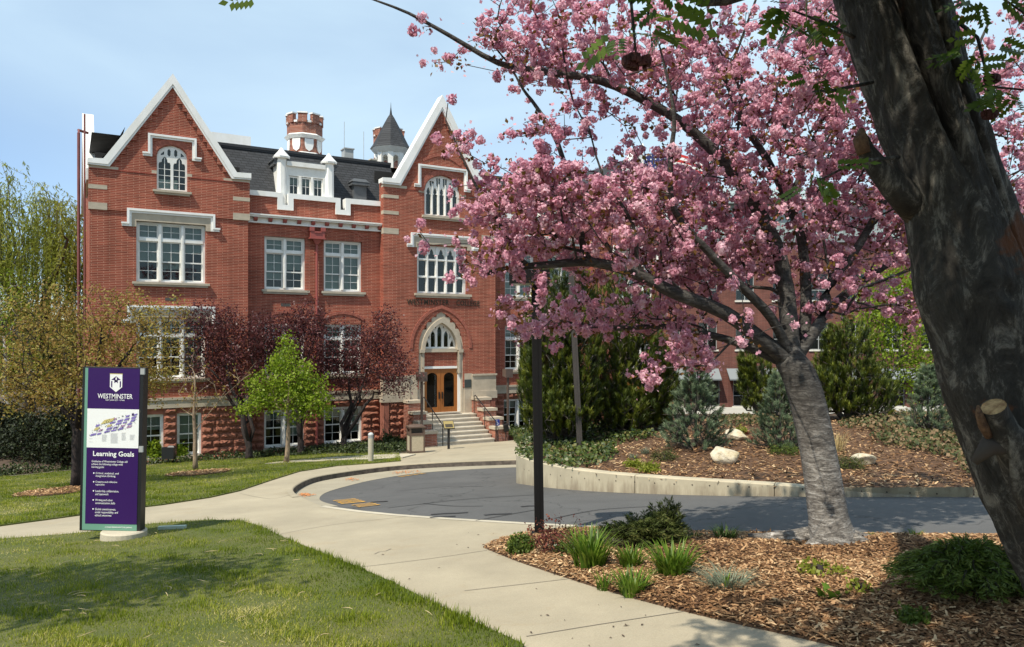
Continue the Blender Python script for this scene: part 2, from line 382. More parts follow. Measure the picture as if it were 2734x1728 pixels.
def asphalt():
    m, nt, out = new_mat('asphalt'); p = N(nt, 'ShaderNodeBsdfPrincipled'); p.inputs['Roughness'].default_value = .85; L(nt, p.outputs[0], out.inputs[0])
    t = N(nt, 'ShaderNodeTexCoord')
    a = N(nt, 'ShaderNodeTexNoise', inp={'Scale': .5, 'Detail': 8.0, 'Roughness': .7, 'Distortion': .8}); L(nt, t.outputs['Object'], a.inputs['Vector'])
    r = N(nt, 'ShaderNodeMapRange', inp={1: .3, 2: .72, 3: .74, 4: 1.15}); L(nt, a.outputs['Fac'], r.inputs[0])
    c = N(nt, 'ShaderNodeTexVoronoi', feature='DISTANCE_TO_EDGE', inp={'Scale': .33}); w = N(nt, 'ShaderNodeTexNoise', inp={'Scale': 1.5, 'Detail': 4.0})
    L(nt, t.outputs['Object'], w.inputs['Vector']); ad = N(nt, 'ShaderNodeVectorMath', operation='ADD'); L(nt, t.outputs['Object'], ad.inputs[0])
    sc = N(nt, 'ShaderNodeVectorMath', operation='SCALE', inp={'Scale': 1.1}); L(nt, w.outputs['Color'], sc.inputs[0]); L(nt, sc.outputs[0], ad.inputs[1]); L(nt, ad.outputs[0], c.inputs['Vector'])
    cr_ = N(nt, 'ShaderNodeMapRange', inp={1: 0, 2: .009, 3: .45, 4: 1}); L(nt, c.outputs['Distance'], cr_.inputs[0])
    mu = N(nt, 'ShaderNodeMath', operation='MULTIPLY'); L(nt, r.outputs[0], mu.inputs[0]); L(nt, cr_.outputs[0], mu.inputs[1])
    f = N(nt, 'ShaderNodeTexNoise', inp={'Scale': 140, 'Detail': 2.0}); L(nt, t.outputs['Object'], f.inputs['Vector'])
    fr = N(nt, 'ShaderNodeMapRange', inp={1: .3, 2: .7, 3: .8, 4: 1.2}); L(nt, f.outputs['Fac'], fr.inputs[0])
    mu2 = N(nt, 'ShaderNodeMath', operation='MULTIPLY'); L(nt, mu.outputs[0], mu2.inputs[0]); L(nt, fr.outputs[0], mu2.inputs[1])
    v = N(nt, 'ShaderNodeVectorMath', operation='SCALE', inp={0: (.090, .088, .084)}); L(nt, mu2.outputs[0], v.inputs['Scale']); L(nt, v.outputs[0], p.inputs['Base Color'])
    b = N(nt, 'ShaderNodeBump', inp={'Strength': .3, 'Distance': .01}); L(nt, f.outputs['Fac'], b.inputs['Height']); L(nt, b.outputs[0], p.inputs['Normal'])
    MATS['asphalt'] = m
asphalt()

# one base sheet to the horizon, a little under everything else
gb = MB()
xs = sorted(set([-900, -300, -120] + list(range(-60, 61, 5)) + [120, 300, 900])); ys = sorted(set([-300, -60] + list(range(-20, 81, 5)) + [120, 300, 1500]))
for y in ys:
    for x in xs: gb.v.append((x, y, min(gz(x, y), 6.0)-.5))
for j in range(len(ys)-1):
    for i in range(len(xs)-1):
        k = j*len(xs)+i; gb.f.append((k, k+1, k+1+len(xs), k+len(xs)))
gb.build('ground', 'soil', smooth=True)['kind'] = 'structure'

# measured outlines (positions on the photograph, turned into ground points)
KERB = [tuple(p) for p in smooth_line(xy([(800, 1327), (782, 1310), (790, 1297), (820, 1281), (860, 1270), (935, 1258), (1040, 1245), (1150, 1237), (1260, 1232), (1378, 1228), (1500, 1226)]), 4)]
APRON = xy([(860, 1352), (900, 1358), (960, 1366), (1050, 1375), (1200, 1386), (1400, 1398), (1600, 1408), (1800, 1419), (2100, 1425), (2600, 1429), (3300, 1432)])
def sstep(t): t = np.clip(t, 0, 1); return t*t*(3-2*t)
def roadz(x, y):
    n = -FS*x+FC*y; return gzv(x, y)-.15*sstep((n-13.6)/4.2)
WALLPX = [(1500, 1222), (1440, 1240), (1392, 1262), (1378, 1284), (1400, 1293), (1470, 1303), (1600, 1313), (1800, 1321), (2000, 1325), (2300, 1327), (2600, 1327), (3300, 1325)]
WALL = [tuple(p) for p in smooth_line(xy(WALLPX), 4)]
road_poly = KERB[::-1]+[KERB[0]]*0+[tuple(p) for p in APRON]+WALL[::-1][:-8]
road_poly = [p for p in KERB]+[tuple(p) for p in xy([(1500, 1260)])]+WALL[12:]+APRON[::-1]
sheet('road', road_poly, roadz, 'asphalt', 1.0, .2)
# gutter strip of concrete between the kerb and the asphalt
GUT = [tuple(p) for p in smooth_line(xy([(905, 1353), (866, 1336), (853, 1318), (868, 1300), (930, 1282), (1010, 1265), (1120, 1250), (1260, 1240), (1378, 1235), (1500, 1232)]), 4)]
sheet('gutter', KERB[:-1]+GUT[::-1]+xy([(850, 1349)]), lambda x, y: roadz(x, y)+.006, 'concrete_gutter', .8, 0)
# sidewalk and entrance plaza in one pour
SIDE = KERB[::-1] + [tuple(p) for p in APRON[:-1]] + xy([(2600, 1500)]) + [(4.0, 4.2), (2.4, 3.2), (-1.6, 3.2), (-2.0, 5.0)] + xy([(900, 1520), (640, 1425), (300, 1450), (-250, 1490), (-250, 1385), (300, 1345), (620, 1290), (700, 1240), (880, 1210), (1000, 1196), (1110, 1188)]) \
    + [tuple(bw(14.3, -2.75)[:2]), tuple(bw(17.6, -2.75)[:2]), tuple(bw(19.2, -2.4)[:2])] + xy([(1392, 1196), (1450, 1210)])
sheet('sidewalk', SIDE, lambda x, y: gzv(x, y)+.0, 'concrete', 1.0, .3)
# kerb stone with its own proud nose
kb = MB()
nK = len(KERB)
for i, p in enumerate(KERB):
    a, b = KERB[max(i-1, 0)], KERB[min(i+1, nK-1)]; t = Vector((b[0]-a[0], b[1]-a[1])).normalized(); nrm = Vector((-t.y, t.x))     # away from the road
    z = float(gzv(p[0], p[1])); zr = float(roadz(np.array(p[0]), np.array(p[1])))
    q = (p[0]+nrm.x*.16, p[1]+nrm.y*.16); e = (p[0]-nrm.x*.03, p[1]-nrm.y*.03)
    kb.v += [(e[0], e[1], zr-.05), (p[0]-nrm.x*.008, p[1]-nrm.y*.008, z-.012), (p[0]+nrm.x*.02, p[1]+nrm.y*.02, z+.008), (q[0], q[1], z+.008)]
for i in range(nK-1):
    for k in range(3): kb.f.append((i*4+k, (i+1)*4+k, (i+1)*4+k+1, i*4+k+1))
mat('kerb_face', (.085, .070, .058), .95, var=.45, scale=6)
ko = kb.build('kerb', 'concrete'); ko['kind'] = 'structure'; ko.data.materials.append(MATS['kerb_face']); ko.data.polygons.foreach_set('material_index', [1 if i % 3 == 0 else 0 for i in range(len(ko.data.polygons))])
# tooled joints: thin dark grooves in the sidewalk, and the paler edging along the drive
mat('joint', (.20, .17, .13), .95)
def strip(name, pts, w, off, m, zf=gzv):
    b = MB()
    for i, p in enumerate(pts):
        a, c = pts[max(i-1, 0)], pts[min(i+1, len(pts)-1)]; t = (Vector(c[:2])-Vector(a[:2])).normalized(); n_ = Vector((-t.y, t.x))*w/2
        for s in (-1, 1):
            x, y = p[0]+s*n_.x, p[1]+s*n_.y; b.v.append((x, y, float(zf(np.array(x), np.array(y)))+off))
    for i in range(len(pts)-1): b.f.append((2*i, 2*i+2, 2*i+3, 2*i+1))
    o = b.build(name, m); o['kind'] = 'structure'; return o
for q in ([(740, 1428), (900, 1400), (1085, 1380)], [(960, 1515), (1150, 1492), (1300, 1470)], [(1405, 1700), (1600, 1668), (1880, 1625)], [(1240, 1578), (1400, 1560), (1570, 1540)],
          [(300, 1398), (345, 1408)], [(640, 1318), (720, 1332), (775, 1322)], [(1060, 1232), (1150, 1214), (1180, 1200)], [(935, 1257), (925, 1247)], [(1150, 1236), (1145, 1226)]):
    strip('sidewalk_joint', xy([tuple(v) for v in smooth_line(q, 4)]), .012, .004, 'joint')
strip('apron_edge', APRON[:-1], .14, .005, 'concrete_pale')
strip('sidewalk_crack', xy([(1000, 1480), (1012, 1474), (1030, 1472), (1044, 1466)]), .014, .004, 'joint')
mat('tar', (.028, .027, .027), .7)
for q in ([(1035, 1357), (1130, 1346), (1250, 1333), (1430, 1322)], [(1270, 1391), (1340, 1378), (1430, 1362)], [(1130, 1345), (1210, 1352), (1290, 1352)], [(1060, 1300), (1180, 1290), (1290, 1296)], [(1480, 1385), (1600, 1362), (1760, 1352)]):
    strip('road_crack', xy([tuple(v) for v in smooth_line(q, 6)]), .028, .008, 'tar', roadz)
for px_, py_, w_ in ((1200, 1372, .30), (1182, 1381, .2), (1330, 1374, .22), (1012, 1340, .16), (1420, 1352, .18)):
    g = px_ground(px_, py_); strip('road_stain', [(g.x-w_, g.y-.02), (g.x-w_*.3, g.y+.03), (g.x+w_*.4, g.y), (g.x+w_, g.y+.02)], .10, .007, 'tar', roadz)
# path across the lawn strip and pale edging of the planting bed
PATH = xy([(705, 1241), (880, 1232), (1000, 1228), (1075, 1224), (1110, 1215), (1060, 1214), (900, 1222), (740, 1236)])
LAWN_FRONT = [(-9.5, 2.0)] + xy([(-300, 1490), (0, 1443), (220, 1426), (400, 1402), (560, 1391), (650, 1394), (700, 1411), (760, 1440), (850, 1477), (960, 1521), (1050, 1561), (1150, 1613), (1250, 1659), (1400, 1729)]) + [(-.35, 3.8), (-1.4, 2.0)]
LAWN_MID = xy([(-300, 1426), (0, 1406), (150, 1386), (300, 1365), (430, 1350), (560, 1330), (640, 1312), (720, 1285), (800, 1260), (900, 1245), (1000, 1238), (1070, 1232), (1065, 1212), (880, 1213), (640, 1226), (400, 1243), (200, 1256), (0, 1275), (-400, 1300)])
turf_z = lambda x, y: gzv(x, y)+.025
sheet('lawn', LAWN_FRONT, turf_z, 'turf', 1.0, .3)
sheet('lawn', LAWN_MID, turf_z, 'turf', 1.5, .3)
sheet('path', PATH, lambda x, y: gzv(x, y)+.04, 'concrete_pale', 1.5, .1)
BEDLINE = [(-400, 1300), (0, 1276), (200, 1257), (400, 1243), (640, 1226), (880, 1213), (1065, 1211), (1100, 1208)]
strip('bed_edging', xy([tuple(v) for v in smooth_line(BEDLINE, 3)]), .10, .045, 'concrete_pale')
CBED = xy(BEDLINE) + [tuple(bw(14.2, -1.6)[:2]), tuple(bw(14.2, -.05)[:2]), tuple(bw(-.2, -.02)[:2]), tuple(bw(-.2, 14)[:2]), tuple(bw(-40, 14)[:2]), tuple(bw(-40, -4)[:2])]
sheet('planting_bed', CBED, lambda x, y: gzv(x, y)+.02, 'soil', 2.0, .1)
# front bed of bark chips, gently mounded
FBED = [tuple(p) for p in smooth_line(xy([(1290, 1462), (1340, 1483), (1400, 1506), (1550, 1556), (1700, 1601), (1900, 1651), (2100, 1696), (2240, 1729)]), 3)] + [(3.2, 3.6), (7.5, 3.0), (9.5, 7.0)] + xy([(3000, 1437), (2600, 1434), (2150, 1431), (1850, 1424), (1600, 1414), (1430, 1422), (1340, 1441)])
fbn = np.array(FBED)
def edge_dist(x, y, poly):
    P = np.stack([np.ravel(x), np.ravel(y)], 1); a = np.asarray(poly); b = np.roll(a, -1, 0); d = np.full(len(P), 1e9)
    for p, q in zip(a, b):
        v = q-p; t = np.clip(((P-p)@v)/max(v@v, 1e-9), 0, 1); d = np.minimum(d, np.linalg.norm(P-p-t[:, None]*v, axis=1))
    return d.reshape(np.shape(x))
def fbz(x, y):
    d = edge_dist(x, y, FBED); return gzv(x, y)+.015+.11*(1-np.exp(-d/.5))+.02*np.sin(3.1*x+1.7*y)*np.minimum(d, 1)
mat('mulch', (.15, .080, .040), .95, col2=(.065, .034, .018), scale=22, bump=.8, bscale=30)
sheet('mulch_bed', FBED, fbz, 'mulch', .35, .2)
# raised bed behind the retaining wall
WTOP = 2.62
RBED = WALL + [(30, 13), (45, 30), (40, 46), (12, 46), (6, 40), (1.9, 36.0)] + xy([(1400, 1199)])
rbn = np.array(RBED)
def wall_dist(x, y):
    P = np.stack([np.ravel(x), np.ravel(y)], 1); a = np.array(WALL); d = np.full(len(P), 1e9)
    for p, q in zip(a[:-1], a[1:]):
        v = q-p; t = np.clip(((P-p)@v)/max(v@v, 1e-9), 0, 1); d = np.minimum(d, np.linalg.norm(P-p-t[:, None]*v, axis=1))
    return d.reshape(np.shape(x))
def wtop(x):            # the wall's top drops a little towards its rounded end
    return 2.49+.16*sstep((np.asarray(x)-.1)/4.5)
def rbz(x, y):
    x = np.asarray(x, float); y = np.asarray(y, float)
    d = wall_dist(x, y)
    base = wtop(x)-.05+.20*(1-np.exp(-d/2.2))+.16*sstep((x-1.5)/4.0)*sstep((d-1.0)/7.0)
    back = sstep((y-20.8)/6.0)           # beyond the crest it falls back to the building
    front = sstep((3.2-x)/3.0)*sstep((y-19)/7.0)               # and to the plaza on the entrance side
    return base*(1-np.maximum(back, front))+np.maximum(back, front)*(gzv(x, y)*.0+.35)
sheet('mulch_bed', RBED, rbz, 'mulch', .7, 0)
# retaining wall: a thing, cast in panels
rw = empty('retaining_wall', (*WALL[14], 0)); tag(rw, 'low curved board-marked concrete retaining wall around the raised bed, water stained', 'wall')
def wall_mat():
    m, nt, out = new_mat('wall_concrete'); p = N(nt, 'ShaderNodeBsdfPrincipled'); p.inputs['Roughness'].default_value = .9; L(nt, p.outputs[0], out.inputs[0])
    t = N(nt, 'ShaderNodeTexCoord')
    a = N(nt, 'ShaderNodeTexNoise', inp={'Scale': 1.6, 'Detail': 9.0, 'Roughness': .7}); L(nt, t.outputs['Object'], a.inputs['Vector'])
    r = N(nt, 'ShaderNodeMapRange', inp={1: .3, 2: .7, 3: .82, 4: 1.12}); L(nt, a.outputs['Fac'], r.inputs[0])
    mp_ = N(nt, 'ShaderNodeMapping', inp={'Scale': (5.0, 5.0, .75)}); L(nt, t.outputs['Object'], mp_.inputs[0])
    s = N(nt, 'ShaderNodeTexNoise', inp={'Scale': 1.0, 'Detail': 8.0, 'Roughness': .7}); L(nt, mp_.outputs[0], s.inputs['Vector'])
    uvn = N(nt, 'ShaderNodeAttribute', attribute_name='low')                       # height of the stain line above the asphalt, 1 at the foot
    mu = N(nt, 'ShaderNodeMath', operation='MULTIPLY_ADD', inp={1: .30}); L(nt, uvn.outputs['Fac'], mu.inputs[0]); L(nt, s.outputs['Fac'], mu.inputs[2])
    sr = N(nt, 'ShaderNodeMapRange', inp={1: .62, 2: .84, 3: 0, 4: .65}); L(nt, mu.outputs[0], sr.inputs[0])
    mxn = N(nt, 'ShaderNodeMix', data_type='RGBA'); mxn.inputs[6].default_value = (.43, .375, .262, 1); mxn.inputs[7].default_value = (.17, .125, .08, 1); L(nt, sr.outputs[0], mxn.inputs[0])
    v = N(nt, 'ShaderNodeVectorMath', operation='SCALE'); L(nt, mxn.outputs[2], v.inputs[0]); L(nt, r.outputs[0], v.inputs['Scale']); L(nt, v.outputs[0], p.inputs['Base Color'])
    b = N(nt, 'ShaderNodeBump', inp={'Strength': .3, 'Distance': .01}); L(nt, s.outputs['Fac'], b.inputs['Height']); L(nt, b.outputs[0], p.inputs['Normal'])
    MATS['wall_concrete'] = m
wall_mat()
cum = [0]
for a, b in zip(WALL[:-1], WALL[1:]): cum.append(cum[-1]+(Vector(b)-Vector(a)).length)
pan = []; i0 = 0
for i in range(1, len(WALL)):
    if cum[i]-cum[i0] > 2.4 or i == len(WALL)-1: pan.append((i0, i)); i0 = i
for (ia, ib) in pan:
    b = MB(); low = []
    for i in range(ia, ib+1):
        p = Vector(WALL[i]); t = (Vector(WALL[min(i+1, len(WALL)-1)])-Vector(WALL[max(i-1, 0)])).normalized(); n_ = Vector((-t.y, t.x))   # into the bed
        q = p
        if i == ia: q = p+t*.006
        if i == ib: q = p-t*.006
        zt = float(wtop(p.x)); zb = float(roadz(np.array(p.x), np.array(p.y)))-.1
        for (d, z, lw) in ((0, zb, 1), (0, zb+.25, .6), (0, zt-.02, 0), (.02, zt, 0), (.20, zt, 0), (.22, zt-.3, 0)):
            b.v.append((q.x+n_.x*d, q.y+n_.y*d, z)); low.append(lw)
    m_ = ib-ia+1
    for i in range(m_-1):
        for k in range(5): b.f.append((i*6+k, (i+1)*6+k, (i+1)*6+k+1, i*6+k+1))
    b.f += [(0, 1, 2, 3, 4, 5), tuple((m_-1)*6+k for k in (5, 4, 3, 2, 1, 0))]
    me = b.mesh('wall_panel', 'wall_concrete'); at = me.attributes.new('low', 'FLOAT', 'POINT'); at.data.foreach_set('value', low)
    o = link('wall_panel', me, rw); o.matrix_parent_inverse = Matrix.Translation((-WALL[14][0], -WALL[14][1], 0))
# form-tie holes in the wall face
mat('hole', (.05, .04, .03), .95)
for i in range(16, len(WALL)-1):
    p = Vector(WALL[i]); t = (Vector(WALL[i+1])-Vector(WALL[i-1])).normalized(); n_ = Vector((-t.y, t.x)); zt = float(wtop(p.x)); zb = float(roadz(np.array(p.x), np.array(p.y)))
    c = Vector((p.x, p.y, (zt+zb)/2+.04)); b = MB(); q = c-Vector((n_.x, n_.y, 0))*.004
    b.v += [tuple(q+.013*(math.cos(a)*Vector((t.x, t.y, 0))+math.sin(a)*Vector((0, 0, 1)))) for a in np.arange(8)*math.pi/4]; b.f.append(tuple(range(8)))
    o = b.build('tie_hole', 'hole', rw); o.matrix_parent_inverse = Matrix.Translation((-WALL[14][0], -WALL[14][1], 0))
# worn yellow kerbside lettering painted on the asphalt
mat('road_yellow', (.62, .33, .055), .8, col2=(.30, .19, .07), scale=7)
def painted(px0, px1, rows, name, w_row, thick):
    """stretched stencil strokes between two measured points"""
    a, b = Vector(px_ground(*px0)), Vector(px_ground(*px1)); d = (b-a); ln = d.length; d.normalize(); n_ = Vector((-d.y, d.x, 0)); mb_ = MB()
    for (s0, s1, o0, o1) in rows:
        P = [a+d*(s*ln)+n_*(o*w_row) for s, o in ((s0, o0), (s1, o0), (s1, o1), (s0, o1))]
        k = len(mb_.v); mb_.v += [(p.x, p.y, float(roadz(np.array(p.x), np.array(p.y)))+.012) for p in P]; mb_.f.append((k, k+1, k+2, k+3))
    o = mb_.build(name, 'road_yellow'); o['kind'] = 'structure'
R1 = random.Random(4)
def glyph_rows(n):
    rows = []
    for i in range(n):
        s = i/n; w_ = .62/n
        rows += [(s, s+w_*.36, 0, 1), (s+w_*.64, s+w_, R1.choice([0, .1]), R1.choice([.9, 1])), (s+w_*.30, s+w_*.7, .84, 1.0)]
        if R1.random() < .6: rows.append((s+w_*.30, s+w_*.7, .42, .58))
        if R1.random() < .5: rows.append((s+w_*.30, s+w_*.7, 0, .14))
    return rows
painted((912, 1346), (884, 1329), glyph_rows(4), 'road_lettering', -.46, .1)
painted((958, 1356), (932, 1349), glyph_rows(3), 'road_lettering', -.42, .1)
painted((1060, 1259), (1130, 1250), glyph_rows(4), 'road_lettering', -.22, .1)
# ------------------------------------------------------------------ the college building (local axes: u along the front, w into the house, z up)
bld = empty('college_building'); bld.matrix_world = BM
tag(bld, 'long red brick college hall with white-coped gables, stone portal and slate mansard roof', 'building')
UC = 15.75
def U(m, u): return 2*UC-u if m else u
def ub(m, a, b): return (a, b) if not m else (2*UC-b, 2*UC-a)
def P2(m, pts): return [(U(m, a), b) for a, b in pts]
def part(mb, name, m, parent=bld, smooth=False): return mb.build(name, m, parent, smooth)
PANES = {}
pane_count = [0]
def pane(win, u0, u1, z0, z1, w):
    o = link('pane', unit_box('window_glass'), win, ((u0+u1)/2, w, (z0+z1)/2)); o.scale = (u1-u0+.02, .008, z1-z0+.02); pane_count[0] += 1
def rect(u0, u1, z0, z1): return [(u0, z0), (u1, z0), (u1, z1), (u0, z1)]
RW = random.Random(11)
def sash(fr, win, u0, u1, z0, z1, w, cols, rows, singles, st=.045, mt=.018):
    """one glazed sash: stiles and rails, glazing bars, panes"""
    fr.box(u0, u0+st, w, w+.045, z0, z1); fr.box(u1-st, u1, w, w+.045, z0, z1)
    fr.box(u0+st, u1-st, w, w+.045, z0, z0+st*1.2); fr.box(u0+st, u1-st, w, w+.045, z1-st, z1)
    a0, a1, b0, b1 = u0+st, u1-st, z0+st*1.2, z1-st
    cw, ch = (a1-a0)/cols, (b1-b0)/rows
    for i in range(1, cols): fr.box(a0+i*cw-mt/2, a0+i*cw+mt/2, w+.008, w+.036, b0, b1)
    for j in range(1, rows):
        for i in range(cols): fr.box(a0+i*cw+(mt/2 if i else 0), a0+(i+1)*cw-(mt/2 if i < cols-1 else 0), w+.009, w+.035, b0+j*ch-mt/2, b0+j*ch+mt/2)
    if singles:
        for i in range(cols):
            for j in range(rows): pane(win, a0+i*cw, a0+(i+1)*cw, b0+j*ch, b0+(j+1)*ch, w+.022)
    else: pane(win, a0, a1, b0, b1, w+.022)
def sash_window(u0, u1, z0, z1, w, cols, transom, meet, blinds, singles=True, casing=.09, mull=.13):
    """white multi-light window: columns with a transom light over a double-hung sash"""
    fr = MB(); fr.box(u0, u0+casing, w-.02, w+.12, z0, z1); fr.box(u1-casing, u1, w-.02, w+.12, z0, z1)
    fr.box(u0+casing, u1-casing, w-.021, w+.12, z1-casing, z1); fr.box(u0+casing, u1-casing, w-.021, w+.12, z0, z0+casing*.9)
    win = empty_part('window', bld)
    cw = (u1-u0-2*casing-(cols-1)*mull)/cols
    for c in range(cols):
        a0 = u0+casing+c*(cw+mull); a1 = a0+cw
        if c: fr.box(a0-mull, a0, w-.06, w+.12, z0+casing*.9, z1-casing); fr.box(a0-mull*.75, a0-mull*.25, w-.085, w-.06, z0+casing*.9, z1-casing)
        lo, hi = z0+casing*.9, z1-casing
        if transom:
            fr.box(a0, a1, w-.05, w+.12, transom-.055, transom+.055)
            sash(fr, win, a0, a1, transom+.055, hi, w+.04, 2, 2, singles); hi = transom-.055
        sash(fr, win, a0, a1, meet-.02, hi, w+.035, 2, 2, singles); sash(fr, win, a0, a1, lo, meet+.03, w+.085, 2, 2, singles)
        bl = blinds[c % len(blinds)]
        if bl is not None and bl < z1-.1:
            boxpart('blind', 'blind', win, a0+.02, a1-.02, w+.16, w+.165, max(bl, lo), z1-casing)
    fr.build('frame', 'white_paint', win)
    return win
def empty_part(name, parent):
    o = bpy.data.objects.new(name, None); o.empty_display_size = .1; COL.objects.link(o); o.parent = parent; return o
def sill(u0, u1, z0, z1, w, proj=.13, m='limestone'):
    b = MB(); b.box(u0, u1, w-proj, w+.1, z0+(z1-z0)*.45, z1); b.box(u0+.06, u1-.06, w-proj*.6, w+.1, z0, z0+(z1-z0)*.45); part(b, 'window_sill', m)
def wall(outer, holes, w, m, depth=.3, name='wall', back=False):
    b = MB(); b.poly(outer, holes, w, w+depth, 'xz', back=back); return part(b, name, m)
def arc_pts(c, r, a0, a1, n): return [(c[0]+r*math.cos(a0+(a1-a0)*i/n), c[1]+r*math.sin(a0+(a1-a0)*i/n)) for i in range(n+1)]
def pointed(u0, u1, zs, za, n=10):
    """pointed arch from (u0, zs) over the apex to (u1, zs)"""
    h = za-zs; hw = (u1-u0)/2; R = (h*h+hw*hw)/(2*hw); a = math.asin(min(1, h/R)) if h < R else math.pi/2
    left = [(u0+R-R*math.cos(a*i/n), zs+R*math.sin(a*i/n)) for i in range(n+1)]
    um = (u0+u1)
    return left+[(um-p[0], p[1]) for p in left[-2::-1]]
def four_centred(u0, u1, zs, za, n=12):
    """flat pointed (Tudor) arch"""
    um = (u0+u1)/2; hw = (u1-u0)/2; out = []
    for i in range(2*n+1):
        t = -1+i/n; z = (1-abs(t)**2.6)**(1/2.0)*.82+.18*(1-abs(t)); out.append((um+t*hw, zs+(za-zs)*z))
    return out
def arch_ring(u0, u1, zs, za, th, w, proud, fn, legs=0.0, n=12):
    """brick voussoirs standing a little proud around an arch, one mesh"""
    a = fn(u0, u1, zs, za, n); um = (u0+u1)/2; b = MB()
    inn = [Vector(p) for p in a]; out = []
    for i, p in enumerate(inn):
        t = (inn[min(i+1, len(inn)-1)]-inn[max(i-1, 0)]).normalized(); nrm = Vector((-t.y, t.x)); out.append(p+nrm*th)
    mid = len(inn)//2; out[mid] = Vector((um, inn[mid].y+th*1.12))
    pts = [(inn, out)]
    L_ = []
    cum_ = 0
    # resample into bricks of about 7 cm
    for i in range(len(inn)-1):
        seg = (inn[i+1]-inn[i]).length; k = max(1, round(seg/.085))
        for j in range(k):
            t0, t1 = (j+.04)/k, (j+.96)/k
            q = [inn[i].lerp(inn[i+1], t0), inn[i].lerp(inn[i+1], t1), out[i].lerp(out[i+1], t1), out[i].lerp(out[i+1], t0)]
            s = len(b.v); pr = proud+RW.uniform(0, .008)
            b.v += [(p.x, w-pr, p.y) for p in q]+[(p.x, w+.02, p.y) for p in q]
            b.f += [(s, s+1, s+2, s+3), (s, s+4, s+5, s+1), (s+1, s+5, s+6, s+2), (s+2, s+6, s+7, s+3), (s+3, s+7, s+4, s)]
    return part(b, 'brick_arch', 'brick_arch')
mat('brick_arch', (.33, .105, .07), .85, var=.25, scale=9)
mat('brick_plain', (.325, .085, .055), .85, var=.18, scale=8)
def hood(m, uL, uR, zt, zb, stub, wd=.14, w=0, pr=.13):
    """white label mould: flat top, two drops and out-turned ends"""
    b = MB()
    a, c = uL, uR
    outl = [(a-stub, zb), (a-stub, zb+.13), (a, zb+.13), (a, zt), (c, zt), (c, zb+.13), (c+stub, zb+.13), (c+stub, zb), (c-wd, zb), (c-wd, zt-wd), (a+wd, zt-wd), (a+wd, zb)]
    b.poly(P2(m, outl), [], w-pr*.55, w+.05)
    s = wd*.45
    out2 = [(a-stub-.02, zb+.085), (a-stub-.02, zb+.15), (a-.02, zb+.15), (a-.02, zt+.02), (c+.02, zt+.02), (c+.02, zb+.15), (c+stub+.02, zb+.15), (c+stub+.02, zb+.085), (c-s, zb+.085), (c-s, zt-s), (a+s, zt-s), (a+s, zb+.085)]
    b.poly(P2(m, out2), [], w-pr, w-pr*.55)
    return part(b, 'hood_mould', 'trim_white')
def tracery(outline, lights, w, depth, name='window', glass=True):
    win = empty_part(name, bld); b = MB(); b.poly(outline, lights, w, w+depth); b.build('frame', 'white_paint', win)
    if glass:
        for l in lights:
            g = MB(); g.poly(l, [], w+depth*.6, w+depth*.6+.006); g.build('pane', 'window_glass', win); pane_count[0] += 1
    return win
# --- rock-faced sandstone blocks: eight shapes, scaled to each place in the course
ROCKS = []
for k in range(10):
    rr = np.random.default_rng(100+k); nx, nz = 7, 6; V = []; F = []; prof_ = [0, .045, .115, .125, .085, 0]; sh_ = rr.uniform(-.02, .02, (6, 7))
    for j in range(nz):
        for i in range(nx):
            e = (i in (0, nx-1)) or (j in (0, nz-1))
            y = -.015 if e else -(prof_[j]*rr.uniform(.65, 1.15)+sh_[j, i])
            V.append((-.5+i/(nx-1)+(0 if e else rr.uniform(-.05, .05)), y, -.5+j/(nz-1)+(0 if e else rr.uniform(-.06, .06))))
    for j in range(nz-1):
        for i in range(nx-1): q = j*nx+i; F.append((q, q+1, q+1+nx, q+nx))
    s = len(V); V += [(-.5, .1, -.5), (.5, .1, -.5), (.5, .1, .5), (-.5, .1, .5)]
    F += [tuple([s, s+1]+[i for i in range(nx-1, -1, -1)]), tuple([s+1, s+2]+[j*nx+nx-1 for j in range(nz-1, -1, -1)]), tuple([s+2, s+3]+[(nz-1)*nx+i for i in range(nx)]), tuple([s+3, s]+[j*nx for j in range(nz)])]
    b = MB(); b.v = V; b.f = F
    tone = 1+rr.uniform(-.18, .15)
    ROCKS.append(b.mesh('rock_face', mat('red_sandstone_%d' % k, (.300*tone, .118*tone, .074*tone), .92, var=.30, scale=2.5, bump=.7, bscale=9)))
def ashlar(u0, u1, z0, z1, w, openings, course=.30, seed=0, side=False):
    r = random.Random(seed); n = max(1, round((z1-z0)/course)); h = (z1-z0)/n
    for j in range(n):
        za, zb = z0+j*h, z0+(j+1)*h
        cuts = [(u0, u1)]
        for (a, b, c, d) in openings:
            if c < zb-.02 and d > za+.02:
                nc = []
                for (p, q) in cuts:
                    if b <= p or a >= q: nc.append((p, q)); continue
                    if a-p > .05: nc.append((p, a))
                    if q-b > .05: nc.append((b, q))
                cuts = nc
        for (p, q) in cuts:
            x = p
            while x < q-.02:
                ln = r.choice([.42, .55, .7, .85]); 
                if q-(x+ln) < .28: ln = q-x
                o = link('stone_block', r.choice(ROCKS), bld, ((2*x+ln)/2, w, (za+zb)/2)); o.scale = (ln-.014, 1.0 if r.random() < .6 else .8, h-.014)
                if r.random() < .5: o.scale.x *= -1
                x += ln

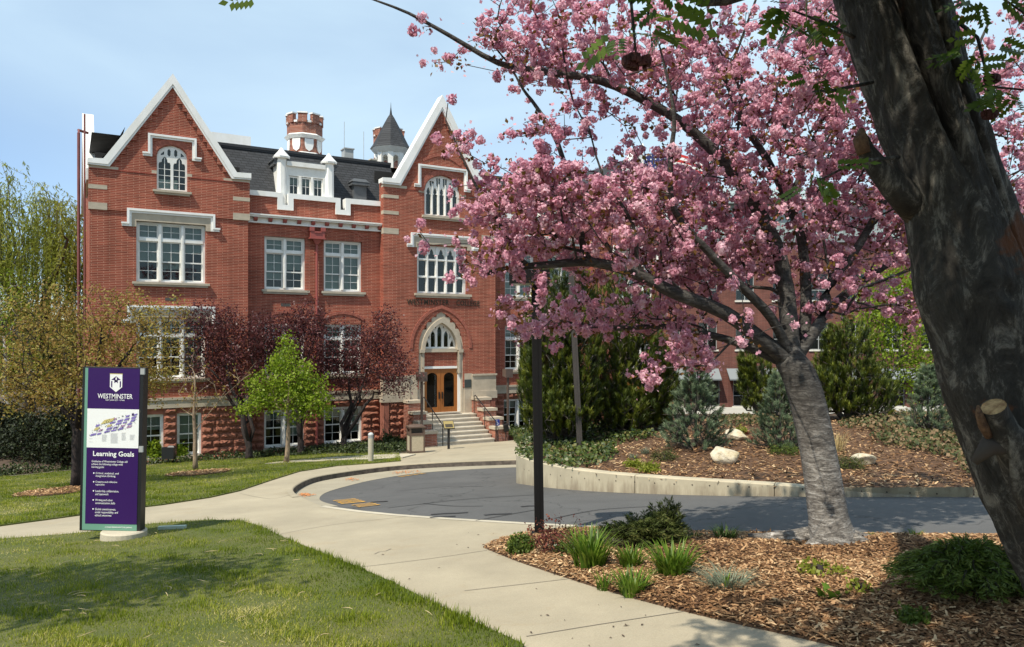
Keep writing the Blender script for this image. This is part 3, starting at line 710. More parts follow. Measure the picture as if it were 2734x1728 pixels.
# ---------------- gabled end wings (left one and its mirror)
def wing(m, single):
    X = lambda a, b: ub(m, a, b)
    bw_open = [(2.50, 3.41, .25, 2.0), (3.91, 4.85, .25, 2.0)]
    w1 = rect(*X(2.41, 5.0), 7.33, 9.76); w0 = rect(*X(2.41, 5.0), 3.42, 5.9)
    o1 = rect(*X(.79, 6.70), 2.64, 10.10)
    wall(o1, [w1, w0], 0, 'brick')
    gwo = four_centred(*X(3.15, 4.29), 12.45, 12.9)+[(X(3.15, 4.29)[1], 11.07), (X(3.15, 4.29)[0], 11.07)]
    up = P2(m, [(.74, 10.10), (6.76, 10.10), (6.76, 11.69), (.74, 11.69)])
    gl = [p for p in gwo]
    cut = lambda pts: [(a, min(max(b, 0), 99)) for a, b in pts]
    wall(up, [rect(*X(3.15, 4.29), 11.07, 11.6899)] if False else [], -.05, 'brick', .33) if False else None
    # upper storey band and gable in one panel, with the tracery window cut out
    gab = P2(m, [(.74, 10.10), (6.76, 10.10), (6.76, 11.86), (6.12, 11.86), (3.73, 15.42), (1.36, 11.86), (.74, 11.86)])
    wall(gab, [gwo], -.05, 'brick', .35)
    b = MB(); b.box(*X(.76, 6.73), -.075, -.05, 11.66, 11.70)            # string course line under the gable
    for a, c in ((.76, 3.13), (4.31, 6.73)): pass
    for a, c in ((.76, 3.13), (4.31, 6.73)): b = MB(); b.box(*X(a, c), -.07, -.045, 11.665, 11.70); part(b, 'string_course', 'brick_plain')
    # corbelled brick stepping under the coping
    for s in (-1, 1):
        for i in range(11):
            t = (i+.5)/11.5; zb = 11.9+t*3.3; uo = 3.73+s*(2.42*(1-(zb-11.86)/3.56))
            ui = uo-s*(.36+.03*(i % 2)); a, c = sorted((uo, ui))
            if (s < 0 and c > 3.6) or (s > 0 and a < 3.86): continue
            bb = MB(); a, c = X(a, c); bb.poly([(a, zb), (c, zb), (c, zb+.295), (a, zb+.295)], [], -.115, -.05); part(bb, 'corbel', 'brick')
    # coping
    b = MB(); b.poly(P2(m, [(.70, 11.86), (.70, 12.04), (1.24, 12.07), (3.73, 15.80), (6.22, 12.07), (6.80, 12.09), (6.80, 11.88), (6.08, 11.86), (3.73, 15.38), (1.40, 11.86)]), [], -.18, .38); 
    b.poly(P2(m, [(.70, 11.80), (.70, 11.86), (1.40, 11.86), (3.73, 15.38), (6.08, 11.86), (6.80, 11.88), (6.80, 11.82), (6.02, 11.79), (3.73, 15.26), (1.46, 11.79)]), [], -.145, -.05, back=False)
    part(b, 'coping', 'trim_white')
    for (a, c, d, e) in ((.735, 1.77, 11.68, 11.80), (5.70, 6.765, 11.68, 11.80), (.735, 1.38, 10.89, 11.05), (.735, 1.38, 10.09, 10.36), (6.08, 6.765, 10.9, 11.06), (6.08, 6.765, 10.09, 10.37), (2.96, 3.15, 11.70, 11.83), (4.29, 4.47, 11.70, 11.83)):
        boxpart('quoin', 'limestone', bld, *X(a, c), -.058, .1, d, e)
    # tracery window in the gable
    lights = []
    for (a, c) in ((3.22, 3.67), (3.77, 4.22)):
        mid = (a+c)/2
        lights.append(P2(m, [(a, 11.14), (c, 11.14), (c, 12.12), (c-.03, 12.2), (mid+.11, 12.22), (mid+.1, 12.32), (mid+.05, 12.4), (mid, 12.44), (mid-.05, 12.4), (mid-.1, 12.32), (mid-.11, 12.22), (a+.03, 12.2), (a, 12.12)]))
    for (a, dz) in ((3.30, 0), (3.55, .1), (3.80, .1), (4.05, 0)):
        q = [(a, 12.53), (a+.06, 12.45), (a+.12, 12.53), (a+.12, 12.60+dz), (a+.06, 12.68+dz), (a, 12.60+dz)]
        if dz == 0: q = [(a if a > 3.7 else a, 12.48), (a+.13, 12.52), (a+.13, 12.66) if a < 3.7 else (a+.13, 12.54), (a, 12.54) if a < 3.7 else (a, 12.66)]
        lights.append(P2(m, q))
    out = four_centred(*X(3.15, 4.29), 12.45, 12.9)+[(X(3.15, 4.29)[1], 11.07), (X(3.15, 4.29)[0], 11.07)]
    t = tracery(out, lights, .02, .08)
    bars = MB()
    for (a, c) in ((3.22, 3.67), (3.77, 4.22)):
        x0, x1 = X(a, c); mid = (x0+x1)/2; bars.box(mid-.012, mid+.012, .04, .06, 11.14, 12.4)
        for z in (11.40, 11.68, 11.94): bars.box(x0, mid-.012, .04, .06, z-.011, z+.011); bars.box(mid+.012, x1, .04, .06, z-.011, z+.011)
    bars.build('glazing_bar', 'white_paint', t)
    boxpart('blind', 'blind', t, *X(3.2, 3.95), .2, .205, 11.1, 11.55)
    sill(*X(3.0, 4.44), 10.89, 11.06, -.05, .14, 'limestone')
    hood(m, 2.84, 4.61, 13.26, 12.37, .2, .14, -.05)
    arch_ring(*X(3.10, 4.34), 12.42, 12.93, .24, -.05, .025, four_centred)
    # large three-part windows with their labels
    r = RW
    bl1 = [8.15, 7.9, 8.6] if not m else [8.5]
    sash_window(*X(2.41, 5.0), 7.33, 9.76, .16, 3, 9.05, 8.17, bl1, single)
    sash_window(*X(2.41, 5.0), 3.42, 5.9, .16, 3, 5.18, 4.3, [4.35, 4.9, 3.7] if not m else [4.4], single)
    for (zt, zb) in ((10.21, 9.52), (6.37, 5.68)):
        hood(m, 2.09, 5.34, zt, zb, .2, .145)
        b = MB(); a = zt-.145
        b.poly(P2(m, [(2.235, zb), (2.235, a), (5.195, a), (5.195, zb), (5.0, zb), (5.0, zt-.45), (2.41, zt-.45), (2.41, zb)]), [], -.045, .15); part(b, 'lintel', 'limestone')
    sill(*X(2.26, 5.15), 7.17, 7.335, 0); sill(*X(2.26, 5.15), 3.27, 3.425, 0)
    boxpart('vent_grille', 'vent_grey', bld, *X(3.46, 3.86), -.012, .02, 6.60, 6.72)
    # plinth: stone band, rock-faced basement and its windows
    b = MB(); b.box(*X(.70, 6.79), -.07, .1, 2.24, 2.56); b.box(*X(.66, 6.83), -.11, .1, 2.56, 2.66); part(b, 'water_table', 'limestone')
    wall(rect(*X(.79, 6.70), -.3, 2.25), [rect(*X(a, c), d, e) for a, c, d, e in bw_open], .09, 'red_sandstone', .3)
    ashlar(*X(.74, 6.74), -.05, 2.24, .04, [(*X(a, c), d, e) for a, c, d, e in bw_open], seed=3+m)
    for (a, c, d, e) in bw_open:
        sash_window(*X(a, c), d, e, .2, 1, None, 1.12, [1.35 if a < 3.5 else .9], single, casing=.075)
        boxpart('window_sill', 'limestone', bld, *X(a-.05, c+.05), -.04, .18, d-.12, d)
    # flank and the gable roof running back
    x0 = U(m, .79); x1 = U(m, 6.70)
    fl = MB(); s = -1 if not m else 1
    xs_ = U(m, .79)
    fl.poly([(.3, 2.64), (16, 2.64), (16, 11.3), (11.2, 11.3), (8.15, 15.3), (5.1, 11.3), (.3, 11.3)], [], xs_, xs_-s*.3, 'yz'); part(fl, 'wall', 'brick_side')
    fl = MB(); fl.poly([(5.0, 11.3), (4.6, 11.75), (8.15, 15.85), (11.7, 11.75), (11.3, 11.3), (8.15, 15.4)], [], xs_+s*.14, xs_-s*.34, 'yz'); fl.box(min(xs_+s*.12, xs_-s*.34), max(xs_+s*.12, xs_-s*.34), -.15+.55, 4.7, 11.3, 11.75); part(fl, 'coping', 'trim_white')
    fl = MB(); fl.box(min(xs_, xs_-s*.3), max(xs_, xs_-s*.3), .3, 16, -.3, 2.64); part(fl, 'wall', 'red_sandstone')
    b = MB(); b.box(min(x1, x1+s*.28), max(x1, x1+s*.28), .3, .55, -.3, 2.62); part(b, 'wall', 'red_sandstone')
    b = MB(); b.box(min(x1, x1+s*.28), max(x1, x1+s*.28), .3, .56, 2.66, 11.5); part(b, 'wall', 'brick_side')
    rf = MB(); q = [(.95, 11.9), (3.73, 15.35), (6.5, 11.9)]
    rf.v = [(U(m, a), w_, z) for w_ in (.39, 8.2) for a, z in q]; rf.f = [(0, 1, 4, 3), (1, 2, 5, 4)]; part(rf, 'roof', 'shingle')
wing(False, True); wing(True, False)

# ---------------- recessed ranges between wing and centre
def recess(m, single):
    X = lambda a, b: ub(m, a, b); w = .5
    wins = [(7.49, 9.28), (10.12, 11.91)]
    holes = []
    for a, c in wins: holes += [rect(*X(a, c), 7.22, 9.56), rect(*X(a, c), 3.42, 5.72)]
    wall(rect(*X(6.70, 12.79), 2.64, 10.3), holes, w, 'brick')
    bopen = [(7.49, 9.24, .25, 1.92), (10.14, 11.95, .25, 1.92)]
    wall(rect(*X(6.70, 12.79), -.3, 2.25), [rect(*X(a, c), d, e) for a, c, d, e in bopen], w+.09, 'red_sandstone')
    ashlar(*X(6.70, 12.79), -.05, 2.24, w+.04, [(*X(a, c), d, e) for a, c, d, e in bopen], seed=9+m)
    b = MB(); b.box(*X(6.72, 12.77), w-.07, w+.1, 2.24, 2.56); b.box(*X(6.72, 12.77), w-.11, w+.1, 2.56, 2.66); part(b, 'water_table', 'limestone')
    bls = [[8.75, None] if False else [7.7, 8.15], [7.25, 7.25], [3.6, 4.4], [4.2, 3.8]]
    k = 0
    for z0, z1, tr, me_ in ((7.22, 9.56, 8.9, 8.02), (3.42, 5.72, 5.05, 4.2)):
        for a, c in wins:
            sash_window(*X(a, c), z0, z1, w+.16, 2, tr, me_, bls[k], single); k += 1
            sill(*X(a-.12, c+.16), z0-.19, z0, w)
            arch_ring(*X(a-.02, c+.06), z1+.18, z1+.47, .12, w, .03, lambda u0, u1, zs, za, n: arc_pts(((u0+u1)/2, (zs+za)/2-(((u1-u0)/2)**2)/(2*(za-zs))), (((u1-u0)/2)**2+(za-zs)**2)/(2*(za-zs)), math.pi/2+math.asin(((u1-u0)/2)/((((u1-u0)/2)**2+(za-zs)**2)/(2*(za-zs)))), math.pi/2-math.asin(((u1-u0)/2)/((((u1-u0)/2)**2+(za-zs)**2)/(2*(za-zs)))), n))
    for a, c, d, e in bopen:
        sash_window(*X(a, c), d, e, w+.2, 2, None, 1.1, [1.5, .7], single, casing=.075); boxpart('window_sill', 'limestone', bld, *X(a-.05, c+.05), w-.04, w+.18, d-.12, d)
    boxpart('vent_grille', 'vent_grey', bld, *X(8.2, 8.62), w-.012, w+.02, 6.50, 6.62)
    # bracketed cornice
    b = MB(); b.box(*X(6.78, 12.8), w-.34, w+.02, 10.40, 10.46); b.box(*X(6.78, 12.8), w-.28, w+.02, 10.33, 10.40); b.box(*X(6.78, 12.8), w-.09, w+.02, 10.16, 10.33); b.box(*X(6.78, 12.8), w-.13, w+.02, 10.09, 10.16); part(b, 'cornice', 'white_paint')
    for i in range(10):
        u = 7.08+i*.628; br = MB(); x0, x1 = X(u-.08, u+.08)
        s_ = len(br.v); prof = [(w-.25, 10.33), (w-.25, 10.27), (w-.19, 10.18), (w-.09, 10.17), (w-.09, 10.33)]
        br.v = [(x0, a, z) for a, z in prof]+[(x1, a, z) for a, z in prof]; n_ = len(prof)
        br.f = [tuple(range(n_)), tuple(n_+i_ for i_ in reversed(range(n_)))]+[(i_, (i_+1) % n_, n_+(i_+1) % n_, n_+i_) for i_ in range(n_)]
        part(br, 'bracket', 'red_paint')
    # parapet with two notches and its white coping
    par = [(6.70, 10.46), (12.79, 10.46), (12.79, 11.28), (11.34, 11.28), (11.34, 10.75), (10.64, 10.75), (10.64, 11.28), (8.73, 11.28), (8.73, 10.75), (8.03, 10.75), (8.03, 11.28), (6.70, 11.28)]
    wall(P2(m, par), [], w-.02, 'brick', .36)
    T = .22; cop = []
    b = MB(); b.poly(P2(m, [(6.78, 11.28), (6.78, 11.50), (8.26, 11.50), (8.26, 10.97), (8.50, 10.97), (8.50, 11.50), (10.87, 11.50), (10.87, 10.97), (11.11, 10.97), (11.11, 11.52), (12.80, 11.53), (12.80, 11.30), (11.34, 11.28), (11.34, 10.75), (10.64, 10.75), (10.64, 11.28), (8.73, 11.28), (8.73, 10.75), (8.03, 10.75), (8.03, 11.28)]), [], w-.10, w+.42)
    part(b, 'coping', 'trim_white')
    # downspout with castellated hopper
    hp = MB(); a, c = X(9.44, 10.08)
    hp.box(a, c, w-.30, w-.003, 9.58, 9.88); hp.box(a-.05, c+.05, w-.34, w-.003, 9.53, 9.58)
    for q0, q1 in ((0, .26), (.74, 1)):
        hp.box(a+(c-a)*q0-(.03 if q0 == 0 else 0), a+(c-a)*q1+(.03 if q1 == 1 else 0), w-.33, w-.003, 9.88, 10.06)
    hp.box(a+(c-a)*.26, a+(c-a)*.74, w-.335, w-.003, 9.80, 9.87)
    mid = (a+c)/2
    hp.frustum(mid, w-.16, 9.30, 9.53, .09, .30, 4, math.pi/4, sx=1, sy=.5)
    part(hp, 'rain_hopper', 'red_paint')
    dp = MB(); dp.frustum(mid, w-.12, .1, 9.30, .055, .055, 8)
    for z in (8.9, 6.9, 4.6): dp.box(mid-.09, mid+.09, w-.14, w-.002, z, z+.05)
    part(dp, 'downspout', 'red_paint', smooth=False)
    # white dormer between two capped piers
    for a, c in ((8.09, 8.50), (10.24, 10.64)):
        pr = MB(); x0, x1 = X(a, c); cx_ = (x0+x1)/2
        pr.frustum(cx_, w+.30, 10.9, 13.08, .225, .225, 8); pr.frustum(cx_, w+.30, 13.08, 13.16, .36, .38, 8); pr.frustum(cx_, w+.30, 13.16, 13.40, .38, .16, 8); pr.frustum(cx_, w+.30, 13.40, 13.56, .16, .05, 8)
        part(pr, 'pier', 'trim_white')
    d = MB(); x0, x1 = X(8.50, 10.24)
    d.box(x0, x1, w+.12, w+.40, 12.78, 12.98); d.box(x0, x1, w+.22, w+.40, 12.36, 12.78)
    d.box(x0, x0+.10, w+.2, w+.42, 11.50, 12.36); d.box(x1-.10, x1, w+.2, w+.42, 11.50, 12.36)
    part(d, 'dormer', 'white_paint')
    cwid = (x1-x0-.2-.2)/3
    win = empty_part('window', bld); fr = MB()
    for i in range(3):
        a0 = x0+.10+i*(cwid+.10)
        if i: fr.box(a0-.10, a0, w+.2, w+.4, 11.50, 12.36)
        sash(fr, win, a0, a0+cwid, 11.50, 12.34, w+.27, 2, 2, single, .06)
    fr.build('frame', 'white_paint', win)
    boxpart('blind', 'blind', win, x0+.1, x1-.1, w+.36, w+.365, 12.0, 12.36)
    dr = MB(); a, c = X(8.0, 10.74)
    prof = [(w+.25, 12.98), (w+1.75, 12.98), (w+1.75, 11.3), (w+.45, 11.3)]
    dr.v = [(a+.1, y, z) for y, z in prof]+[(c-.1, y, z) for y, z in prof]; dr.f = [(0, 1, 2, 3), (7, 6, 5, 4), (0, 4, 5, 1)]
    part(dr, 'dormer_cheek', 'white_paint')
    dr = MB(); dr.box(a-.10, c+.10, w+.2, w+1.9, 12.99, 13.05); dr.box(a-.04, c+.04, w+.24, w+1.8, 12.80, 12.99); part(dr, 'dormer_roof', 'lead')
    # mansard slope
    rf = MB(); a, c = X(5.6, 13.9); rf.v = [(a, w+.22, 11.0), (c, w+.22, 11.0), (c, 2.0, 13.62), (a, 2.0, 13.62)]; rf.f = [(0, 1, 2, 3)]; part(rf, 'roof', 'shingle')
    rd = MB(); rd.box(a, c, 1.93, 2.25, 13.56, 13.74); rd.box(a, c, 1.90, 1.93, 13.64, 13.76); part(rd, 'ridge', 'slate')
    # lead roof vent
    v = MB(); x0, x1 = X(11.68, 12.30)
    v.box(x0, x1, .95, 1.5, 11.3, 12.28); v.box(x0-.12, x1+.12, .82, 1.6, 12.28, 12.36); v.box(x0-.06, x1+.06, .88, 1.55, 12.36, 12.44); v.frustum((x0+x1)/2, 1.2, 12.44, 12.60, .62, .4, 4, math.pi/4, sy=.8); part(v, 'roof_vent', 'lead')
    # dark rooms behind the glass
recess(False, True); recess(True, False)
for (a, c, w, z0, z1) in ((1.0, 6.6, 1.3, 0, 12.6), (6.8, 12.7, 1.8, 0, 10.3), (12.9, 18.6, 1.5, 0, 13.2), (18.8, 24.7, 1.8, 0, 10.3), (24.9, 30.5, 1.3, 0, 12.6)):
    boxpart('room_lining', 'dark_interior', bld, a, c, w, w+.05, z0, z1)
rf = MB(); rf.v = [(.9, 2.2, 13.60), (30.6, 2.2, 13.60), (30.6, 15, 13.60), (.9, 15, 13.60)]; rf.f = [(0, 1, 2, 3)]
for s, x in ((1, .85), (-1, 30.65)): k = len(rf.v); rf.v += [(x, .6, 11.2), (x, 15, 11.2), (x+s*1.2, 15, 13.6), (x+s*1.2, .6, 13.6)]; rf.f.append((k, k+1, k+2, k+3))
part(rf, 'roof', 'shingle')
bk = MB(); bk.box(.9, 30.6, 15.7, 16, -.3, 11.3); part(bk, 'wall', 'brick')

# ---------------- gabled centre with the portal
def centre():
    w = 0
    g2 = four_centred(14.86, 16.78, 12.15, 13.0)+[(16.78, 11.0), (14.86, 11.0)]
    h1 = rect(14.48, 17.14, 7.24, 9.56)
    outer = [(12.79, 2.64), (18.75, 2.64), (18.75, 10.1), (18.75, 12.36), (17.98, 12.36), (15.75, 16.30), (13.52, 12.36), (12.79, 12.36)]
    door_o = [(14.56, 2.64), (14.56, 4.6)]+pointed(14.56, 16.94, 4.6, 6.36, 10)+[(16.94, 2.64)]
    outer2 = [(12.79, 2.64), (14.56, 2.64), (14.56, 4.6)]+pointed(14.56, 16.94, 4.6, 6.36, 10)[1:-1]+[(16.94, 4.6), (16.94, 2.64), (18.75, 2.64), (18.75, 12.36), (17.98, 12.36), (15.75, 16.30), (13.52, 12.36), (12.79, 12.36)]
    wall(outer2, [g2, h1], 0, 'brick', .35)
    b = MB(); b.box(12.79, 13.09, .35, .56, 2.66, 12.36); b.box(18.45, 18.75, .35, .56, 2.66, 12.36); part(b, 'wall', 'brick_side')
    for s in (-1, 1):
        for i in range(12):
            t = (i+.5)/12.5; zb = 12.4+t*3.7; uo = 15.75+s*(2.23*(1-(zb-12.36)/3.94)); ui = uo-s*.33; a, c = sorted((uo, ui))
            if (s < 0 and c > 15.66) or (s > 0 and a < 15.84): continue
            bb = MB(); bb.poly([(a, zb), (c, zb), (c, zb+.305), (a, zb+.305)], [], -.06, 0); part(bb, 'corbel', 'brick')
    b = MB(); b.poly([(12.70, 12.36), (12.70, 12.55), (13.30, 12.58), (15.75, 16.86), (18.2, 12.58), (18.84, 12.55), (18.84, 12.36), (17.94, 12.36), (15.75, 16.28), (13.56, 12.36)], [], -.14, .42)
    b.poly([(12.70, 12.28), (12.70, 12.36), (13.56, 12.36), (15.75, 16.28), (17.94, 12.36), (18.84, 12.36), (18.84, 12.28), (17.88, 12.27), (15.75, 16.14), (13.62, 12.27)], [], -.10, 0, back=False)
    part(b, 'coping', 'trim_white')
    rf = MB(); q = [(12.9, 11.6), (15.75, 14.0), (18.6, 11.6)]; rf.v = [(a, w_, z) for w_ in (.43, 4.0) for a, z in q]; rf.f = [(0, 1, 4, 3), (1, 2, 5, 4)]; part(rf, 'roof', 'shingle')
    for sgn in (0, 1):
        for (a, c, d, e) in ((12.78, 13.95, 12.16, 12.28), (12.78, 13.54, 11.65, 11.80), (12.78, 13.54, 10.89, 11.05), (12.78, 13.54, 9.97, 10.24)):
            boxpart('quoin', 'limestone', bld, *ub(sgn, a, c), -.012, .3, d, e)
    for a, c in ((14.56, 14.86), (16.78, 17.08)): boxpart('quoin', 'limestone', bld, a, c, -.012, .1, 12.06, 12.18)
    for a, c in ((13.95, 14.56), (17.08, 17.55)): b = MB(); b.box(a, c, -.02, .02, 12.13, 12.16); part(b, 'string_course', 'brick_plain')
    # five-light gable window
    n = 5; a0, a1 = 14.94, 16.70; step = (a1-a0)/n; lights = []
    arch = lambda u: 12.15+.85*((1-abs((u-15.82)/.96)**2.6)**.5*.82+.18*(1-abs((u-15.82)/.96))) if abs(u-15.82) < .96 else 12.15
    for i in range(n):
        l, r = a0+i*step+.055, a0+(i+1)*step-.055; m_ = (l+r)/2
        lights.append([(l, 11.08), (r, 11.08), (r, 12.02), (m_+.055, 12.06), (m_+.10, 12.14), (m_+.08, 12.24), (m_, 12.40), (m_-.08, 12.24), (m_-.10, 12.14), (m_-.055, 12.06), (l, 12.02)])
    for i in range(1, n):
        m_ = a0+i*step; zt = min(arch(m_-.11), arch(m_+.11))-.07
        if zt > 12.55: lights.append([(m_-.015-.10, zt-.02), (m_-.10, 12.50), (m_-.012, 12.36), (m_-.012, zt)]); lights.append([(m_+.012, zt), (m_+.012, 12.36), (m_+.10, 12.50), (m_+.115, zt-.02)])
    t = tracery(four_centred(14.86, 16.78, 12.15, 13.0)+[(16.78, 11.0), (14.86, 11.0)], lights, .12, .1)
    mu = MB()
    for i in range(1, n): m_ = a0+i*step; mu.box(m_-.03, m_+.03, .05, .12, 11.05, 12.55)
    mu.build('mullion', 'white_paint', t)
    sill(14.72, 16.95, 10.80, 10.99, 0, .14)
    hood(False, 14.53, 17.10, 13.38, 12.30, .2, .14, 0)
    arch_ring(14.80, 16.84, 12.1, 13.02, .24, 0, .025, four_centred)
    arch_ring(14.8, 16.75, 13.55, 13.9, .12, 0, .03, lambda u0, u1, zs, za, n: [(u0+(u1-u0)*i/(2*n), zs+(za-zs)*math.sin(math.pi*i/(2*n))) for i in range(2*n+1)])
    # five-light window over the door
    a0, a1 = 14.56, 17.06; step = (a1-a0)/n; lights = []
    for i in range(n):
        l, r = a0+i*step+.065, a0+(i+1)*step-.065; m_ = (l+r)/2
        lights += [[(l, 7.34), (r, 7.34), (r, 8.0), (l, 8.0)], [(l, 8.10), (r, 8.10), (r, 8.82), (l, 8.82)],
                   [(l, 8.93), (r, 8.93), (r, 9.10), (m_+.10, 9.16), (m_+.10, 9.24), (m_+.06, 9.34), (m_, 9.42), (m_-.06, 9.34), (m_-.10, 9.24), (m_-.10, 9.16), (l, 9.10)]]
    t = tracery(rect(14.48, 17.14, 7.24, 9.56), lights, .17, .1)
    mu = MB()
    for i in range(1, n): m_ = a0+i*step; mu.box(m_-.038, m_+.038, .09, .17, 7.27, 9.5)
    for i in range(n): l, r = a0+i*step+.038, a0+(i+1)*step-.038; mu.box(l, r, .12, .17, 8.0, 8.06); mu.box(l, r, .11, .17, 8.85, 8.91)
    mu.build('mullion', 'white_paint', t)
    hood(False, 14.15, 17.52, 10.08, 9.42, .2, .145)
    b = MB(); b.poly([(14.295, 9.42), (14.295, 9.935), (17.375, 9.935), (17.375, 9.42), (17.14, 9.42), (17.14, 9.60), (14.48, 9.60), (14.48, 9.42)], [], -.045, .15); part(b, 'lintel', 'limestone')
    sill(14.33, 17.34, 7.03, 7.24, 0, .15)
    # name in bronze letters
    for txt, u0, u1 in (('WESTMINSTER', 13.95, 16.15), ('COLLEGE', 16.56, 17.82)):
        c_ = bpy.data.curves.new('lettering', 'FONT'); c_.body = txt; c_.size = .36; c_.extrude = .012; c_.resolution_u = 2; c_.offset = .002; c_.space_character = 1.14
        tmp = bpy.data.objects.new('t', c_); COL.objects.link(tmp); bpy.context.view_layer.update()
        me = bpy.data.meshes.new_from_object(tmp.evaluated_get(bpy.context.evaluated_depsgraph_get())); bpy.data.objects.remove(tmp)
        co = np.array([v.co[:] for v in me.vertices]); lo, hi = co.min(0), co.max(0); sc_ = (u1-u0)/(hi[0]-lo[0])
        for v in me.vertices: x, y, z = v.co; v.co = (u0+(x-lo[0])*sc_, -.014-z, 6.685+(y-lo[1])*.265/(hi[1]-lo[1]))
        me.materials.clear(); me.materials.append(MATS['bronze']); link('lettering', me, bld)
    # portal: outer brick arch, stepped stone surround, moulded arch, fanlight, brick panel, doors
    arch_ring(14.24, 17.26, 4.60, 6.52, .15, 0, .035, pointed)
    stone = [(14.56, 1.3), (14.56, 4.6)]+pointed(14.56, 16.94, 4.6, 6.34, 8)[1:-1]+[(16.94, 4.6), (16.94, 1.3)]
    step_st = [(14.50, 1.35), (14.86, 1.35), (14.86, 4.55)]+pointed(14.86, 16.68, 4.55, 5.98, 10)[1:-1]+[(16.68, 4.55), (16.68, 3.36), (16.86, 3.36), (16.86, 1.35), (17.42, 1.35), (17.42, 3.34), (16.98, 3.34), (16.98, 3.9), (17.06, 3.9), (17.06, 4.8), (16.96, 4.8), (16.96, 5.2), (16.78, 5.2), (16.78, 5.55), (16.52, 5.55), (16.52, 5.85), (16.24, 5.85), (16.24, 6.10), (15.99, 6.10), (15.99, 6.40), (15.52, 6.40), (15.52, 6.10), (15.26, 6.10), (15.26, 5.85), (15.0, 5.85), (15.0, 5.5), (14.72, 5.5), (14.72, 5.2), (14.55, 5.2), (14.55, 4.8), (14.44, 4.8), (14.44, 3.34), (14.50, 3.34)]
    wall(step_st, [], .05, 'limestone', .33, 'portal_surround')
    wall([(14.2, 2.6), (14.46, 2.6), (14.5, 4.8), (14.75, 5.4), (15.3, 5.9), (15.6, 6.2), (15.9, 6.2), (16.2, 5.9), (16.75, 5.4), (16.98, 4.8), (17.02, 2.6), (17.3, 2.6), (17.3, 6.8), (14.2, 6.8)], [], .07, 'brick', .2)
    b = MB(); ia = pointed(14.90, 16.64, 4.50, 5.84, 12); oa = pointed(14.72, 16.82, 4.50, 6.06, 12)
    b.poly(oa+ia[::-1], [], -.03, .30); 
    b.box(14.62, 14.86, -.06, .1, 4.38, 4.55); b.box(16.68, 16.92, -.06, .1, 4.38, 4.55)
    b.box(14.74, 14.86, .0, .35, 1.4, 4.38); b.box(16.68, 16.78, .0, .35, 3.36, 4.38)
    part(b, 'arch_moulding', 'limestone')
    fo = [(14.88, 4.56)]+pointed(14.88, 16.66, 4.56, 5.86, 12)[1:-1]+[(16.66, 4.56)]
    ls = []
    for c_, hw, zt in ((15.77, .115, 5.68), (15.42, .115, 5.45), (16.12, .115, 5.45)):
        ls.append([(c_-hw, 4.66), (c_+hw, 4.66), (c_+hw, zt-.22), (c_+hw*.75, zt-.12), (c_, zt), (c_-hw*.75, zt-.12), (c_-hw, zt-.22)])
    ls += [[(14.98, 4.66), (15.20, 4.66), (15.20, 4.80), (15.08, 5.02), (15.01, 4.84)], [(16.34, 4.66), (16.56, 4.66), (16.53, 4.84), (16.46, 5.02), (16.34, 4.80)],
           [(15.16, 5.13), (15.235, 4.98), (15.235, 5.34)], [(16.305, 4.98), (16.38, 5.13), (16.305, 5.34)], [(15.50, 5.62), (15.585, 5.53), (15.585, 5.70)], [(15.955, 5.53), (16.04, 5.62), (15.955, 5.70)]]
    tracery(fo, ls, .26, .09)
    boxpart('transom', 'limestone', bld, 14.86, 16.68, .10, .36, 4.40, 4.58)
    wall(rect(14.86, 16.68, 3.72, 4.40), [], .20, 'brick', .2)
    b = MB(); b.box(14.80, 16.86, .16, .30, 3.60, 3.715); b.box(14.80, 14.905, .16, .30, 1.42, 3.60); b.box(16.72, 16.86, .16, .30, 1.42, 3.60); part(b, 'door_frame', 'trim_white')
    for k, (a, c) in enumerate(((14.91, 15.808), (15.816, 16.715))):
        gl = [(a+.17, 1.72), (c-.17, 1.72), (c-.17, 3.22)]+[(p[0], p[1]) for p in arc_pts(((a+c)/2, 3.22-.02), (c-a-.34)/2, 0.02, math.pi-.02, 8)]+[(a+.17, 3.22)]
        gl = [(a+.17, 1.72), (c-.17, 1.72)]+[((a+c)/2+(c-a-.34)/2*math.cos(math.pi*i/8), 3.18+.22*math.sin(math.pi*i/8)) for i in range(9)]
        d = MB(); d.poly(rect(a, c, 1.42, 3.60), [gl], .22, .27); dd = part(d, 'door', 'oak')
        g = MB(); g.poly(gl, [], .245, .25); g.build('pane', 'window_glass', dd)
        hx = c-.08 if k == 0 else a+.08
        h = MB(); h.box(hx-.03, hx+.03, .19, .22, 2.12, 2.46); h.tube([(hx, .21, 2.15), (hx, .14, 2.18), (hx, .14, 2.40), (hx, .21, 2.43)], .014, 6); h.build('handle', 'black_metal', dd)
    boxpart('plaque', 'verdigris_plaque', bld, 17.0, 17.37, -.035, -.0125, 2.64, 3.04)
    # plinth either side of the portal
    for sgn in (0, 1):
        X = lambda a, c: ub(sgn, a, c)
        b = MB(); b.box(*X(12.74, 14.09), -.05, .3, 2.46, 3.22); b.box(*X(12.70, 14.09), -.10, .3, 3.22, 3.31); b.box(*X(12.70, 14.09), -.10, .3, 2.08, 2.46); b.box(*X(14.09, 14.50), -.012, .3, 1.35, 3.34); part(b, 'water_table', 'limestone')
        ashlar(*X(13.05, 14.15), -.05, 2.08, .04, [], seed=21+sgn); boxpart('stone_pilaster', 'red_sandstone', bld, *X(12.79, 13.04), -.06, .3, -.2, 2.08)
        boxpart('wall', 'red_sandstone', bld, *X(12.79, 14.5), .1, .5, -.3, 2.2)
    # steps and stepped cheek walls
    nst = 7; zt = 1.40; zb = .22; rise = (zt-zb)/nst
